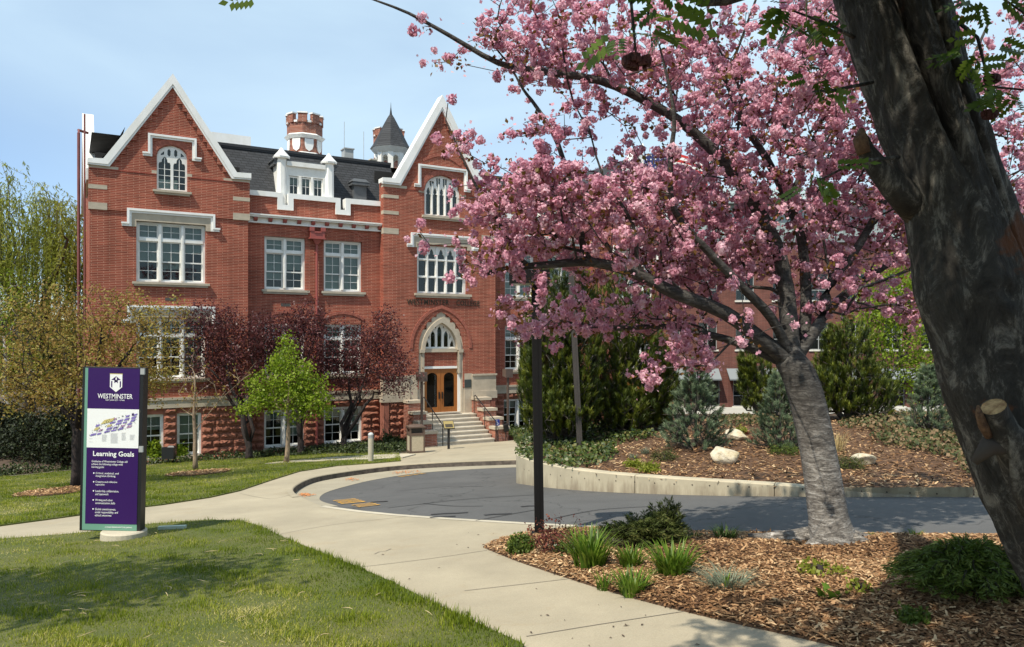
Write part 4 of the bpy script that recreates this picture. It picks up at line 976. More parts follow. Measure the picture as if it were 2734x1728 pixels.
    for i in range(nst+1):
        z1 = zt-i*rise; st = MB(); st.box(14.45, 17.36, -.55-i*.31, (.22 if i == 0 else -.55-(i-1)*.31), z1-rise-.06, z1-.05); st.box(14.44, 17.37, -.585-i*.31, (.22 if i == 0 else -.55-(i-1)*.31), z1-.05, z1); part(st, 'step', 'stone_step')
    boxpart('threshold', 'stone_step', bld, 14.86, 16.8, .05, .22, 1.402, 1.47); boxpart('doormat', 'black_metal', bld, 15.1, 16.7, -.35, .0, 1.402, 1.415)
    for sgn in (0, 1):
        X = lambda a, c: ub(sgn, a, c) if sgn == 0 else (a+3.63, c+3.73)
        for k, (zc, w0, w1) in enumerate(((2.17, -.62, -.02), (1.69, -1.22, -.62), (1.30, -1.82, -1.22), (.92, -2.42, -1.82))):
            a, c = (13.78, 14.42) if sgn == 0 else (17.40, 18.12)
            boxpart('cheek_wall', 'brick_side', bld, a, c, w0, w1-.002, -.2, zc-.13) if False else None
            cb = MB(); cb.box(a, c, w0, w1-.003, -.2, zc-.13); part(cb, 'cheek_wall', 'brick_round')
            boxpart('cap_stone', 'limestone', bld, a-.05, c+.05, w0-.05, w1-.006-(.05 if k else 0), zc-.13, zc)
        hx = 14.56 if sgn == 0 else 17.28
        hr = MB(); hr.tube([(hx, -.5, 1.41), (hx, -.5, 2.25), (hx, -.62, 2.30), (hx, -2.55, 1.28), (hx, -2.72, 1.22), (hx, -2.72, .2)], .024, 8); hr.tube([(hx, -1.6, .8), (hx, -1.6, 1.78)], .018, 6); part(hr, 'handrail', 'black_metal')
centre()

# ---------------- roof furniture
def castle_chimney(u, w, z0, r, name='chimney'):
    c = empty_part(name, bld); f = lambda *a, **k: None
    b = MB(); b.frustum(u, w, z0-1.2, z0+.10, r*.9, r*.9, 8); b.frustum(u, w, z0+.24, z0+.95, r*.94, r*.94, 8); b.frustum(u, w, z0+1.20, z0+1.75, r*.97, r*.97, 8, cap=True)
    for k in range(8):
        a = math.pi/4*k
        ca, sa = math.cos(a), math.sin(a); R_ = r*.97*math.cos(math.pi/8)
        # merlons centred on the corners of the octagon
        a2 = a+math.pi/8; ca2, sa2 = math.cos(a2), math.sin(a2)
        b.obox((u+ca2*r*.88, w+sa2*r*.88, z0+1.97), (ca2*.10, sa2*.10, 0), (-sa2*r*.235, ca2*r*.235, 0), (0, 0, .22))
    b.build('shaft', 'brick_round', c)
    t = MB(); t.frustum(u, w, z0+.10, z0+.24, r*1.02, r*.96, 8); t.frustum(u, w, z0+.95, z0+1.12, r*.97, r*1.13, 8); t.frustum(u, w, z0+1.12, z0+1.20, r*1.13, r*1.0, 8)
    for k in range(8):
        a2 = math.pi/4*k+math.pi/8; ca2, sa2 = math.cos(a2), math.sin(a2)
        t.obox((u+ca2*r*.88, w+sa2*r*.88, z0+2.225), (ca2*.14, sa2*.14, 0), (-sa2*r*.27, ca2*r*.27, 0), (0, 0, .035))
        a = math.pi/4*k; ca, sa = math.cos(a), math.sin(a)
        t.obox((u+ca*r*.90, w+sa*r*.90, z0+1.80), (ca*.08, sa*.08, 0), (-sa*r*.10, ca*r*.10, 0), (0, 0, .05))
    t.build('stone_trim', 'trim_white', c)
    for k in range(8):
        a = math.pi/4*k; ca, sa = math.cos(a), math.sin(a); d = r*.94*math.cos(math.pi/8)+.012; h = r*.24
        sh = MB(); shp = [(-h, .30), (h, .30), (h, -.02), (h*.75, -.22), (0, -.34), (-h*.75, -.22), (-h, -.02)]
        P = [(u+ca*d-sa*x, w+sa*d+ca*x, z0+.62+z) for x, z in shp]; Q = [(u+ca*(d+.03)-sa*x, w+sa*(d+.03)+ca*x, z0+.62+z) for x, z in shp]
        n_ = len(shp); sh.v = P+Q; sh.f = [tuple(range(n_, 2*n_))]+[(i, (i+1) % n_, n_+(i+1) % n_, n_+i) for i in range(n_)]
        sh.build('shield', 'trim_white', c)
castle_chimney(10.73, 6.0, 14.36, .93)
castle_chimney(18.62, 14.5, 16.7, 1.05)
cu = empty_part('cupola', bld); cx_, cw_ = 16.25, 8.0
b = MB()
b.frustum(cx_, cw_, 13.4, 14.2, .88, .88, 8)
for k in range(8):
    a = math.pi/4*k+math.pi/8; R_ = .86
    b.obox((cx_+math.cos(a)*R_*.94, cw_+math.sin(a)*R_*.94, 14.95), (math.cos(a)*.07, math.sin(a)*.07, 0), (-math.sin(a)*.15, math.cos(a)*.15, 0), (0, 0, .78))
    a = math.pi/4*k; ca, sa = math.cos(a), math.sin(a); d = R_*math.cos(math.pi/8)
    hw = .36; arch = pointed(-.19, .19, 15.30, 15.56, 5)
    face = [(-hw, 14.2), (-.19, 14.2)]+arch+[(.19, 14.2), (hw, 14.2), (hw, 15.75), (-hw, 15.75)]
    tmp = MB(); tmp.poly(face, [], 0, .05); s_ = len(b.v)
    b.v += [(cx_+ca*(d-y)-sa*x, cw_+sa*(d-y)+ca*x, z) for x, y, z in tmp.v]; b.f += [tuple(s_+i for i in f) for f in tmp.f]
b.frustum(cx_, cw_, 15.72, 15.86, .92, 1.06, 8); b.frustum(cx_, cw_, 15.86, 16.0, 1.06, 1.17, 8)
b.build('lantern', 'white_paint', cu)
r_ = MB(); prof = [(1.20, 16.0), (1.0, 16.30), (.72, 16.85), (.44, 17.40), (.20, 17.85), (.07, 18.05), (.02, 18.45), (.004, 18.75)]
for (r0, z0), (r1, z1) in zip(prof[:-1], prof[1:]): r_.frustum(cx_, cw_, z0, z1, r0, r1, 8, cap=False)
r_.build('spire_roof', 'shingle', cu)
bl_ = MB(); bl_.frustum(cx_, cw_, 14.4, 15.1, .16, .13, 10); bl_.frustum(cx_, cw_, 15.1, 15.2, .13, .05, 10); bl_.build('bell', 'bronze', cu)
mat('unit_grey', (.35, .36, .35), .5, var=.1); mat('unit_beige', (.55, .50, .40), .6)
for (u, w, z, sx, sz, m_) in ((13.6, 7.5, 15.25, .50, .7, 'unit_grey'), (13.1, 7.3, 14.6, .40, .4, 'unit_beige'), (14.2, 7.0, 14.75, .70, .3, 'lead'), (14.5, 6.0, 14.5, .30, .6, 'unit_beige')):
    q = MB(); q.box(u-sx/2, u+sx/2, w, w+.6, 13.6, z+sz/2); q.box(u-sx/2-.05, u+sx/2+.05, w-.05, w+.65, z+sz/2, z+sz/2+.06); part(q, 'roof_unit', m_)
for (u, w, h) in ((13.0, 6.5, 3.2), (14.2, 6.8, 2.9), (20.3, 6.5, 3.0)): q = MB(); q.tube([(u, w, 13.6), (u, w, 13.6+h)], .015, 5); part(q, 'antenna', 'unit_grey')
q = MB(); q.box(6.6, 8.6, 8.9, 9.1, 13.6, 15.95); q.box(9.0, 12.6, 4.8, 7.4, 13.6, 14.28); part(q, 'roof_parapet', 'trim_white')
# tall red pipes on the left flank
q = MB(); q.tube([(.42, .9, 1.5), (.42, .9, 13.2), (.42, 1.3, 13.4), (.75, 1.6, 13.4)], .055, 8); part(q, 'flue_pipe', 'pipe_red'); q = MB(); q.tube([(.62, .62, 1.0), (.62, .62, 13.9)], .035, 8); part(q, 'flue_pipe', 'pipe_red')
# ------------------------------------------------------------------ trees
def bark(name, col, col2, scale=9, bump=.8, stretch=(1, 1, .35)): return mat(name, col, .9, col2=col2, scale=scale, bump=bump, bscale=scale*1.6, stretch=stretch)
bark('bark_grey', (.13, .115, .09), (.05, .042, .034)); bark('bark_dark', (.045, .032, .028), (.018, .013, .012)); bark('bark_pale', (.34, .25, .16), (.18, .13, .09)); bark('bark_white', (.62, .60, .55), (.14, .12, .11), 5)
def cherry_bark():
    m, nt, out = new_mat('bark_cherry'); p = N(nt, 'ShaderNodeBsdfPrincipled'); p.inputs['Roughness'].default_value = .8; L(nt, p.outputs[0], out.inputs[0])
    t = N(nt, 'ShaderNodeTexCoord'); mp_ = N(nt, 'ShaderNodeMapping', inp={'Scale': (1.0, 1.0, 4.2)}); L(nt, t.outputs['Object'], mp_.inputs[0])
    a = N(nt, 'ShaderNodeTexNoise', inp={'Scale': 5.0, 'Detail': 8.0, 'Roughness': .7, 'Distortion': .7}); L(nt, mp_.outputs[0], a.inputs['Vector'])
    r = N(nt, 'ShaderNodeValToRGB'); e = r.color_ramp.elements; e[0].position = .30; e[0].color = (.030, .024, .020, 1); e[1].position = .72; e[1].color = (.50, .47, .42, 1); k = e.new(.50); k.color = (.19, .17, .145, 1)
    L(nt, a.outputs['Fac'], r.inputs[0]); 
    v = N(nt, 'ShaderNodeTexVoronoi', feature='DISTANCE_TO_EDGE', inp={'Scale': 7.0}); mp2 = N(nt, 'ShaderNodeMapping', inp={'Scale': (1, 1, 1.7)}); L(nt, t.outputs['Object'], mp2.inputs[0])
    ad = N(nt, 'ShaderNodeVectorMath', operation='ADD'); L(nt, mp2.outputs[0], ad.inputs[0]); L(nt, a.outputs['Color'], ad.inputs[1]); L(nt, ad.outputs[0], v.inputs['Vector'])
    vr = N(nt, 'ShaderNodeMapRange', inp={1: 0, 2: .05, 3: .35, 4: 1}); L(nt, v.outputs['Distance'], vr.inputs[0])
    sc = N(nt, 'ShaderNodeVectorMath', operation='SCALE'); L(nt, r.outputs[0], sc.inputs[0]); L(nt, vr.outputs[0], sc.inputs['Scale']); sz = N(nt, 'ShaderNodeSeparateXYZ'); L(nt, t.outputs['Object'], sz.inputs[0]); zr = N(nt, 'ShaderNodeMapRange', inp={1: .85, 2: 1.7, 3: 1.25, 4: .36}); L(nt, sz.outputs[2], zr.inputs[0])      # sunlit foot and crown shade above it painted into the bark by height
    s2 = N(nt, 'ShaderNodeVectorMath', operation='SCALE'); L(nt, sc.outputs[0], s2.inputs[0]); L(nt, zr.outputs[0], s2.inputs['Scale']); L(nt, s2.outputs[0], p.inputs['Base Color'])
    b = N(nt, 'ShaderNodeBump', inp={'Strength': .9, 'Distance': .03}); mu = N(nt, 'ShaderNodeMath', operation='MULTIPLY'); L(nt, a.outputs['Fac'], mu.inputs[0]); L(nt, vr.outputs[0], mu.inputs[1]); L(nt, mu.outputs[0], b.inputs['Height']); L(nt, b.outputs[0], p.inputs['Normal'])
    MATS['bark_cherry'] = m
cherry_bark()
LEAF = (np.array([(0, 0, 0), (.32, .45, .07), (0, 1, -.03), (-.32, .45, .07)]), np.array([(0, 1, 2, 3)]))
SLIM = (np.array([(0, 0, 0), (.09, .4, .02), (0, 1, -.05), (-.09, .4, .02)]), np.array([(0, 1, 2, 3)]))

def colonize(seeds, targets, rng, bf=.35, step=.3, wig=.12, root=0):
    """grow a skeleton from seed polylines [(points, radii, parent index or None)] to every target; returns positions, parents, preset radii, node index of each target"""
    P = []; par = []; pre = []; plen = []
    for pts, rad, pa in seeds:
        prev = pa
        for i, p in enumerate(pts):
            P.append(np.array(p, float)); par.append(-1 if prev is None else prev); pre.append(rad[i])
            plen.append(0 if prev is None else plen[prev]+np.linalg.norm(P[-1]-P[prev])); prev = len(P)-1
    cap = len(P)+len(targets)*8+10
    A = np.zeros((cap, 3)); A[:len(P)] = P; PL = np.zeros(cap); PL[:len(P)] = plen; n = len(P); par = par+[0]*(cap-n); pre = pre+[0]*(cap-n); tip = []
    skip = max(1, n//12) if False else 0
    o = np.argsort(np.linalg.norm(targets-A[root], axis=1))
    for k in o:
        t = targets[k]; d = np.linalg.norm(A[skip:n]-t, axis=1); j = skip+int(np.argmin(d+bf*PL[skip:n])); ln = np.linalg.norm(A[j]-t)
        m = int(max(1, min(7, round(ln/step)))); prev = j
        for i in range(1, m+1):
            q = A[j]+(t-A[j])*(i/m)
            if i < m: q = q+rng.normal(size=3)*wig*ln/m+np.array([0, 0, .10*ln*math.sin(math.pi*i/m)])
            A[n] = q; par[n] = prev; PL[n] = PL[prev]+np.linalg.norm(q-A[prev]); prev = n; n += 1
        tip.append((k, prev))
    T = np.zeros(len(targets), int)
    for k, i in tip: T[k] = i
    return A[:n], par[:n], pre[:n], T
def skeleton_mesh(A, par, pre, r_tip=.006, ex=.46, sides=6, rmax=9, thin=4):
    n = len(A); cnt = np.zeros(n); ch = [[] for _ in range(n)]
    for i, p in enumerate(par):
        if p >= 0: ch[p].append(i)
    for i in range(n-1, -1, -1):
        if not ch[i]: cnt[i] += 1
        if par[i] >= 0: cnt[par[i]] += cnt[i]
    r = np.minimum(r_tip*np.maximum(cnt, 1)**ex, rmax); r = np.where(np.array(pre) > 0, np.array(pre), r)
    mb = MB(); starts = [(i, None) for i, p in enumerate(par) if p < 0]
    while starts:
        i, frm = starts.pop(); pts = []; rad = []
        if frm is not None: pts.append(A[frm]); rad.append(min(r[i], r[frm]))
        while True:
            pts.append(A[i]); rad.append(r[i])
            if not ch[i]: break
            c = max(ch[i], key=lambda q: (r[q], cnt[q]))
            starts += [(q, i) for q in ch[i] if q != c]; i = c
        if len(pts) > 1:
            mr = max(rad); mb.tube(pts, rad, sides+4 if mr > .09 else (sides if mr > .03 else thin), cap=mr > .03)
    return mb
def in_blobs(n, blobs, rng, shell=.0):
    """n points spread through ellipsoids (centre, radii, weight)"""
    w = np.array([b[2] for b in blobs], float); w /= w.sum(); k = rng.choice(len(blobs), n, p=w)
    d = randdir(n, rng); u = rng.uniform(shell, 1, n)**(1/3.)
    return np.array([blobs[i][0] for i in k])+d*u[:, None]*np.array([blobs[i][1] for i in k])
def leaves_at(P, rng, k, spread, size, tmpl, flat=.0, droop=0., srange=(.7, 1.3)):
    """k leaves around every point; rnd is shared within a clump and jittered per leaf"""
    n = len(P); Q = np.repeat(P, k, axis=0)+rng.normal(size=(n*k, 3))*spread
    D = randdir(n*k, rng); D[:, 2] = D[:, 2]*(1-flat)+flat*.9
    R = frames(D, rng=rng); S = size*rng.uniform(*srange, n*k)
    rnd = np.clip(np.repeat(rng.uniform(0, 1, n), k)*.55+rng.uniform(0, 1, n*k)*.45, 0, 1)
    return scatter(*tmpl, Q, R, S, rnd)
def tree(name, label, cat, base, seeds, targets, rng, barkm, leafm, k, spread, size, group=None, tmpl=LEAF, r_tip=.006, ex=.46, bf=.35, step=.3, flat=.2, keep=1.0, crown='crown', extra=None, wig=.12):
    base = Vector(base); root = empty(name, base); tag(root, label, cat, group)
    A, par, pre, T = colonize(seeds, targets, rng, bf, step, wig)
    b = np.array(base); mb = skeleton_mesh(A-b, par, pre, r_tip, ex); mb.build('trunk', barkm, root, smooth=True, recalc=False)
    tp = targets[rng.uniform(size=len(targets)) < keep] if keep < 1 else targets
    V, F, r = leaves_at(tp-b, rng, k, spread, size, tmpl, flat)
    o = link(crown, fast_mesh(crown, V, F, leafm, r), root)
    return root, A, par, T
def arr(*v): return np.array([tuple(p) for p in v], float)
def trunk_pts(base, top, n=5, bend=.06, rng=RNG):
    b, t = np.array(base, float), np.array(top, float); ln = np.linalg.norm(t-b)
    return [b+(t-b)*i/n+(rng.normal(size=3)*bend*ln*.3*math.sin(math.pi*i/n) if 0 < i < n else 0) for i in range(n+1)]

# --- purple-leaved plums against the college
leaf_mat('plum_leaf', [(0, (.035, .010, .012)), (.5, (.095, .026, .028)), (1, (.205, .066, .058))], .35, .45, .45)
def plum(pxb, w, crown_px, label, seed, n=560, k=11):
    rng = np.random.default_rng(seed); p = px_fac(pxb, w); z = gz(p.x, p.y); base = (p.x, p.y, z)
    t, Y = p.x/p.y, p.y; blobs = []
    for (cx_, cy_, rx, ry, wt) in crown_px:
        c = px_at(cx_, cy_, Y); blobs.append((np.array([c.x, c.y+(rng.uniform(-.3, .3)), c.z]), np.array([rx*Y/FP, min(1.5, rx*Y/FP*.8), ry*Y/FP]), wt))
    T = in_blobs(n, blobs, rng); 
    # keep the crown out of the wall
    q = np.array([BM.inverted() @ Vector(v) for v in T]); over = np.maximum(q[:, 1]+.25, 0); T = T+np.outer(over, np.array([FS, -FC, 0]))
    seeds = []; top = np.array([base[0], base[1], z+.55]); seeds.append((trunk_pts(base, top, 3), [.17, .14, .13, .13], None))
    for a in range(4):
        b = blobs[a % len(blobs)][0]; e = top*.35+b*.65; e[:2] = top[:2]*.45+b[:2]*.55; pts = trunk_pts(top, e, 4, .2, rng)[1:]; seeds.append((pts, [.085, .075, .065, .05], 3))
    tree('plum_tree', label, 'tree', base, seeds, T, rng, 'bark_dark', 'plum_leaf', k+5, .19, .092, 'purple plum trees along the facade', bf=.25, r_tip=.007)
plum(665, -1.7, [(600, 930, 80, 110, 2), (560, 860, 70, 60, 1), (650, 960, 75, 110, 2), (545, 960, 55, 100, 1), (690, 900, 50, 70, .8)], 'purple-leaved plum tree between the end wing and the small green tree', 31)
plum(803, -1.7, [(800, 920, 85, 85, 2), (750, 900, 60, 70, 1), (830, 860, 50, 55, 1), (860, 950, 50, 70, 1), (790, 1010, 90, 60, 1)], 'purple-leaved plum tree standing directly behind the small green tree', 32)
plum(918, -1.8, [(990, 960, 90, 95, 2), (1030, 890, 45, 70, .9), (940, 930, 60, 90, 1), (1060, 1000, 60, 60, 1), (920, 1020, 70, 60, 1)], 'purple-leaved plum tree beside the entrance, leaning its trunk towards the steps', 33)
plum(1452, -1.5, [(1412, 890, 36, 40, 1), (1440, 960, 50, 90, 1)], 'purple-leaved plum tree behind the black lamp post', 34, 200)

# --- fresh green young tree on the lawn
leaf_mat('lime_leaf', [(0, (.100, .155, .010)), (.5, (.215, .310, .018)), (1, (.340, .420, .045))], .45, .5, .3)
def green_tree():
    rng = np.random.default_rng(41); base = px_ground(764, 1237); Y = base.y; s = Y/FP; blobs = []
    for (cx_, cy_, rx, ry, wt) in ((765, 1015, 72, 42, 2), (752, 965, 36, 30, .9), (795, 985, 40, 30, .8), (770, 925, 18, 26, .4), (690, 1030, 34, 24, .6), (705, 1072, 46, 26, 1.2), (838, 1020, 34, 30, .8), (835, 1068, 42, 30, 1.2), (765, 1062, 70, 36, 1.8), (862, 1095, 26, 14, .45), (662, 1088, 24, 14, .35), (790, 1105, 40, 14, .4), (645, 1105, 12, 8, .1)):
        c = px_at(cx_, cy_, Y); blobs.append((np.array(c), np.array([rx*s, rx*s*.9, ry*s]), wt))
    T = in_blobs(330, blobs, rng); c = px_at(770, 1150, Y); top = px_at(768, 1010, Y)
    seeds = [(trunk_pts(base, c, 4, .03, rng), [.11, .085, .08, .075, .07], None), (trunk_pts(c, top, 4, .08, rng)[1:], [.05, .04, .03, .02], 4)]
    tree('young_tree', 'small fresh green tree with a pale straight trunk on the lawn', 'tree', base, seeds, T, rng, 'bark_pale', 'lime_leaf', 22, .13, .10, r_tip=.006)
green_tree()
# --- nearly leafless sapling
leaf_mat('bronze_leaf', [(0, (.170, .095, .024)), (.4, (.310, .195, .050)), (.7, (.320, .265, .055)), (1, (.460, .420, .115))], .45, .55, .3)
def sapling():
    rng = np.random.default_rng(43); base = px_ground(522, 1256); Y = base.y; s = Y/FP; blobs = []
    for (cx_, cy_, rx, ry, wt) in ((500, 1050, 50, 75, 1), (560, 1060, 50, 60, 1), (640, 1010, 50, 45, .6), (530, 960, 35, 40, .5)):
        blobs.append((np.array(px_at(cx_, cy_, Y)), np.array([rx*s, rx*s*.8, ry*s]), wt))
    T = in_blobs(70, blobs, rng); c = px_at(520, 1150, Y); top = px_at(520, 1000, Y)
    seeds = [(trunk_pts(base, c, 4, .02, rng), [.10, .075, .07, .065, .06], None), (trunk_pts(c, top, 4, .05, rng)[1:], [.05, .04, .03, .02], 4), ([px_at(545, 1120, Y), px_at(585, 1070, Y), px_at(640, 1020, Y-.3), px_at(685, 965, Y-.5)], [.018, .015, .011, .007], 4)]
    seeds[2] = (arr(*seeds[2][0]), seeds[2][1], 4)
    tree('sapling', 'thin almost leafless young tree with pale trunk in a mulch ring', 'tree', base, seeds, T, rng, 'bark_pale', 'bronze_leaf', 4, .08, .09, r_tip=.008, keep=.6)
sapling()
# --- bronze-leaved spreading tree behind the sign
def bronze_tree():
    rng = np.random.default_rng(45); base = px_ground(203, 1303); Y = base.y; s = Y/FP; blobs = []
    for (cx_, cy_, rx, ry, wt) in ((200, 930, 160, 90, 3), (90, 990, 110, 80, 2), (60, 1060, 80, 45, 1), (200, 1040, 140, 55, 2), (330, 960, 110, 90, 2), (300, 860, 80, 60, 1), (400, 900, 60, 90, .8), (420, 1020, 55, 60, .7), (150, 860, 90, 50, .8), (-20, 1010, 70, 60, .8), (470, 850, 28, 60, .25)):
        blobs.append((np.array(px_at(cx_, cy_, Y)), np.array([rx*s, min(rx*s, 1.5), ry*s]), wt))
    T = in_blobs(700, blobs, rng); T[:, 2] = np.round(T[:, 2]/.34)*.34+rng.normal(size=len(T))*.06
    T = np.concatenate([T, in_blobs(230, [(np.array(px_at(210, 930, Y)), np.array([290*s, 1.9, 185*s]), 1)], rng, .4)])
    T = T[T[:, 2] > px_at(0, 1105, Y).z]
    c = px_at(205, 1150, Y)
    seeds = [(trunk_pts(base, c, 4, .02, rng), [.16, .125, .12, .12, .12], None)]
    for (e, m_) in (((110, 1010), 0), ((330, 1000), .4), ((270, 900), -.4), ((170, 930), .5), ((390, 880), 0)):
        q = px_at(e[0], e[1], Y+m_*1.5); seeds.append((trunk_pts(c, q, 4, .10, rng)[1:], [.075, .06, .045, .03], 4))
    tree('bronze_tree', 'wide bronze and olive leaved tree behind the purple sign', 'tree', base, seeds, T, rng, 'bark_dark', 'bronze_leaf', 17, .14, .078, flat=.55, bf=.3, r_tip=.006)
bronze_tree()
# --- weeping willow
leaf_mat('willow_leaf', [(0, (.150, .185, .018)), (.5, (.300, .340, .045)), (1, (.470, .480, .120))], .6, .5, .3)
def willow():
    rng = np.random.default_rng(47); Y = 37.0; g = px_at(70, 1190, Y); base = (g.x, Y, 0.0); s = Y/FP; root = empty('willow_tree', base); tag(root, 'tall weeping willow with hanging yellow green strands beside the college', 'tree')
    b = np.array(base); tops = []
    seeds = [(trunk_pts(base, px_at(85, 960, Y), 4, .03, rng), [.45, .36, .32, .3, .28], None)]
    for e, m_ in (((100, 760), 0), ((30, 600), .6), ((180, 640), -.5), ((-60, 560), .3), ((130, 560), .8), ((200, 760), .4), ((-120, 700), -.3)):
        q = px_at(e[0], e[1], Y+m_*3); seeds.append((trunk_pts(px_at(85, 960, Y), q, 5, .12, rng)[1:], [.2, .16, .12, .09, .06], 4))
    T = []
    for i in range(185):
        x = rng.uniform(-200, 222); ytop = 545-60*math.exp(-((x-130)/60)**2)+rng.uniform(0, 170)+.0011*(x-60)**2
        if x < 45: ytop = 420+rng.uniform(0, 260)+max(0, x)*2
        T.append(np.array(px_at(x, ytop, Y+rng.uniform(-2.6, 2.6))))
    T = np.array(T); A, par, pre, ti = colonize(seeds, T, rng, .3, .8, .1)
    mb = skeleton_mesh(A-b, par, pre, .012, .42); 
    P = []; D = []; rv = []
    for t in T:
        for j in range(4):
            p = t-b+rng.normal(size=3)*np.array([.25, .3, .15]); ln = rng.uniform(1.6, 6.2); drift = rng.normal(size=2)*.12; c = rng.uniform(); n_ = int(ln/.095); pts = []
            out = rng.normal(size=2)*.35
            for k in range(n_):
                f = k/n_; q = p+np.array([out[0]*math.sin(min(f*5, 1.57)), out[1]*math.sin(min(f*5, 1.57)), .18*math.sin(min(f*6, 3.14))])+np.array([drift[0]*f, drift[1]*f, -ln*max(0, f-.04)]); pts.append(q)
            if p[2]+b[2]-ln < 1.2: pts = pts[:int(n_*.75)]
            if j < 2: mb.tube(pts[::7] if len(pts[::7]) > 1 else pts[:2], .008, 3, cap=False)
            P += pts; n2 = len(pts); dd = rng.normal(size=(n2, 3))*.55+np.array([0, 0, -1]); D += list(dd); rv += list(np.clip(c*.6+rng.uniform(0, .4, n2), 0, 1))
    mb.build('trunk', 'bark_grey', root, smooth=True, recalc=False)
    P = np.array(P); D = np.array(D); R = frames(D, rng=rng)[:, :, [0, 2, 1]]; R[:, :, 2] *= -1
    V, F, r = scatter(*SLIM, np.repeat(P, 2, 0), np.concatenate([R, frames(D+rng.normal(size=D.shape)*.5, rng=rng)[:, :, [0, 2, 1]]])[np.arange(2*len(P)).reshape(2, -1).T.ravel()], rng.uniform(.15, .27, 2*len(P)), np.repeat(np.array(rv), 2))
    link('crown', fast_mesh('crown', V, F, 'willow_leaf', r), root)
willow()
# --- dark evergreen masses at the lawn's far end, birch, far treeline
leaf_mat('yew_leaf', [(0, (.008, .012, .005)), (.6, (.020, .030, .010)), (1, (.050, .065, .018))], .1, .6, .3)
leaf_mat('far_leaf', [(0, (.030, .045, .012)), (.6, (.075, .095, .020)), (1, (.140, .150, .035))], .3, .6, .2)
def bush(name, label, cat, base, blobs, n, k, spread, size, leafm, seed, group=None, barkm='bark_dark', flat=.2, tmpl=LEAF, r_tip=.006, bf=.4, shell=.15):
    rng = np.random.default_rng(seed); T = in_blobs(n, blobs, rng, shell); b = np.array(base, float); T[:, 2] = np.maximum(T[:, 2], b[2]+.03)
    seeds = [([b-np.array([0, 0, .05]), b+np.array([0, 0, .06])], [.03, .03], None)]
    return tree(name, label, cat, base, seeds, T, rng, barkm, leafm, k, spread, size, group, tmpl, r_tip=r_tip, bf=bf, flat=flat, crown='foliage')
for (px_, Y, rx, rz, lab, sd) in ((45, 33.0, 1.5, 1.5, 'dark evergreen bush beside the birch trunk', 51), (120, 32.0, 1.5, 1.7, 'dark evergreen bush under the bronze tree', 52), (182, 31.5, 1.1, 1.3, 'dark evergreen bush behind the bronze tree trunk', 53), (-60, 34.0, 1.8, 1.7, 'dark evergreen bush at the outer end of the lawn', 54)):
    c = px_at(px_, 1200, Y); g = gz(c.x, c.y); rb_ = random.Random(sd); bush('evergreen_bush', lab, 'bush', (c.x, c.y, g), [(np.array([c.x, c.y, g+rz*.5]), np.array([rx, rx, rz*.7]), 2)]+[(np.array([c.x+rb_.uniform(-1, 1)*rx*.7, c.y, g+rz*rb_.uniform(.6, 1.3)]), np.array([rx*.35, rx*.4, rz*.45]), .5) for _ in range(4)], 420, 16, .15, .12, 'yew_leaf', sd, 'dark evergreen bushes at the lawn edge')
def birch():
    rng = np.random.default_rng(57); Y = 34.5; c = px_at(26, 1240, Y); g = gz(c.x, c.y); base = (c.x, c.y, g); top = px_at(10, 900, Y); blobs = [(np.array(px_at(0, 820, Y)), np.array([1.6, 1.3, 2.2]), 1), (np.array(px_at(40, 980, Y)), np.array([1.2, 1.2, 1.2]), .5)]
    T = in_blobs(150, blobs, rng); seeds = [(trunk_pts(base, px_at(24, 1100, Y), 3, .02, rng)+trunk_pts(px_at(24, 1100, Y), top, 3, .04, rng)[1:], [.20, .18, .17, .16, .13, .10, .06], None)]
    tree('birch_tree', 'birch with white peeling trunk at the edge of the lawn', 'tree', base, seeds, T, rng, 'bark_white', 'lime_leaf', 9, .2, .13)
birch()
for i, (px_, Y, h, w_) in enumerate(((-60, 62, 6.2, 4.5), (60, 66, 7.4, 4.5), (150, 64, 6.0, 4.2), (235, 70, 7.0, 4.5), (-190, 60, 7.5, 4.5), (2500, 90, 6.0, 6), (2760, 80, 8.0, 6))):
    c = px_at(px_, 900, Y); rng = np.random.default_rng(60+i); base = (c.x, c.y, 0.0)
    T = in_blobs(240, [(np.array([c.x, c.y, h*.58]), np.array([w_*.8, w_*.8, h*.45]), 1)], rng)
    lab = ['round leafy tree far behind the willow', 'tall leafy tree far behind the birch trunk', 'leafy tree showing between the willow strands', 'leafy tree far behind the flank of the college', 'leafy tree past the outer willow branches', 'distant leafy tree beyond the brick annex', 'distant leafy tree at the far end of the annex'][i]
    tree('background_tree', lab, 'tree', base, [(trunk_pts(base, (c.x, c.y, h*.4), 3, .03, rng), [.3, .25, .2, .18], None)], T, rng, 'bark_dark', 'far_leaf', 16, .35, .34, 'trees beyond the college', r_tip=.02, step=.8)
# --- pines and blue spruces on the raised bed
def needle_tuft(n, ln, spread, seed, w=.024):
    """bottle-brush shoot: needles standing out round a short axis along +z"""
    rng = np.random.default_rng(seed); V = []; F = []
    for i in range(n):
        z = rng.uniform(0, .75); a = rng.uniform(0, 2*math.pi); e = rng.uniform(.35, .95)*spread; d = np.array([math.cos(a)*e, math.sin(a)*e, 1.0]); d /= np.linalg.norm(d)
        t = np.array([-math.sin(a), math.cos(a), 0])*w; o = np.array([0, 0, z]); l = ln*rng.uniform(.7, 1.1)*(1.1-.4*z); s = len(V)
        V += [o-t, o+t, o+d*l+t*.2, o+d*l-t*.2]; F.append((s, s+1, s+2, s+3))
    return np.array(V), np.array(F)
leaf_mat('pine_needle', [(0, (.022, .038, .005)), (.5, (.072, .100, .010)), (1, (.215, .240, .028))], .2, .5, .35)
leaf_mat('spruce_needle', [(0, (.050, .078, .038)), (.5, (.120, .170, .092)), (1, (.230, .285, .160))], .2, .5, .35)
TUFTS = [needle_tuft(46, .55, 1.15, 200+i) for i in range(3)]
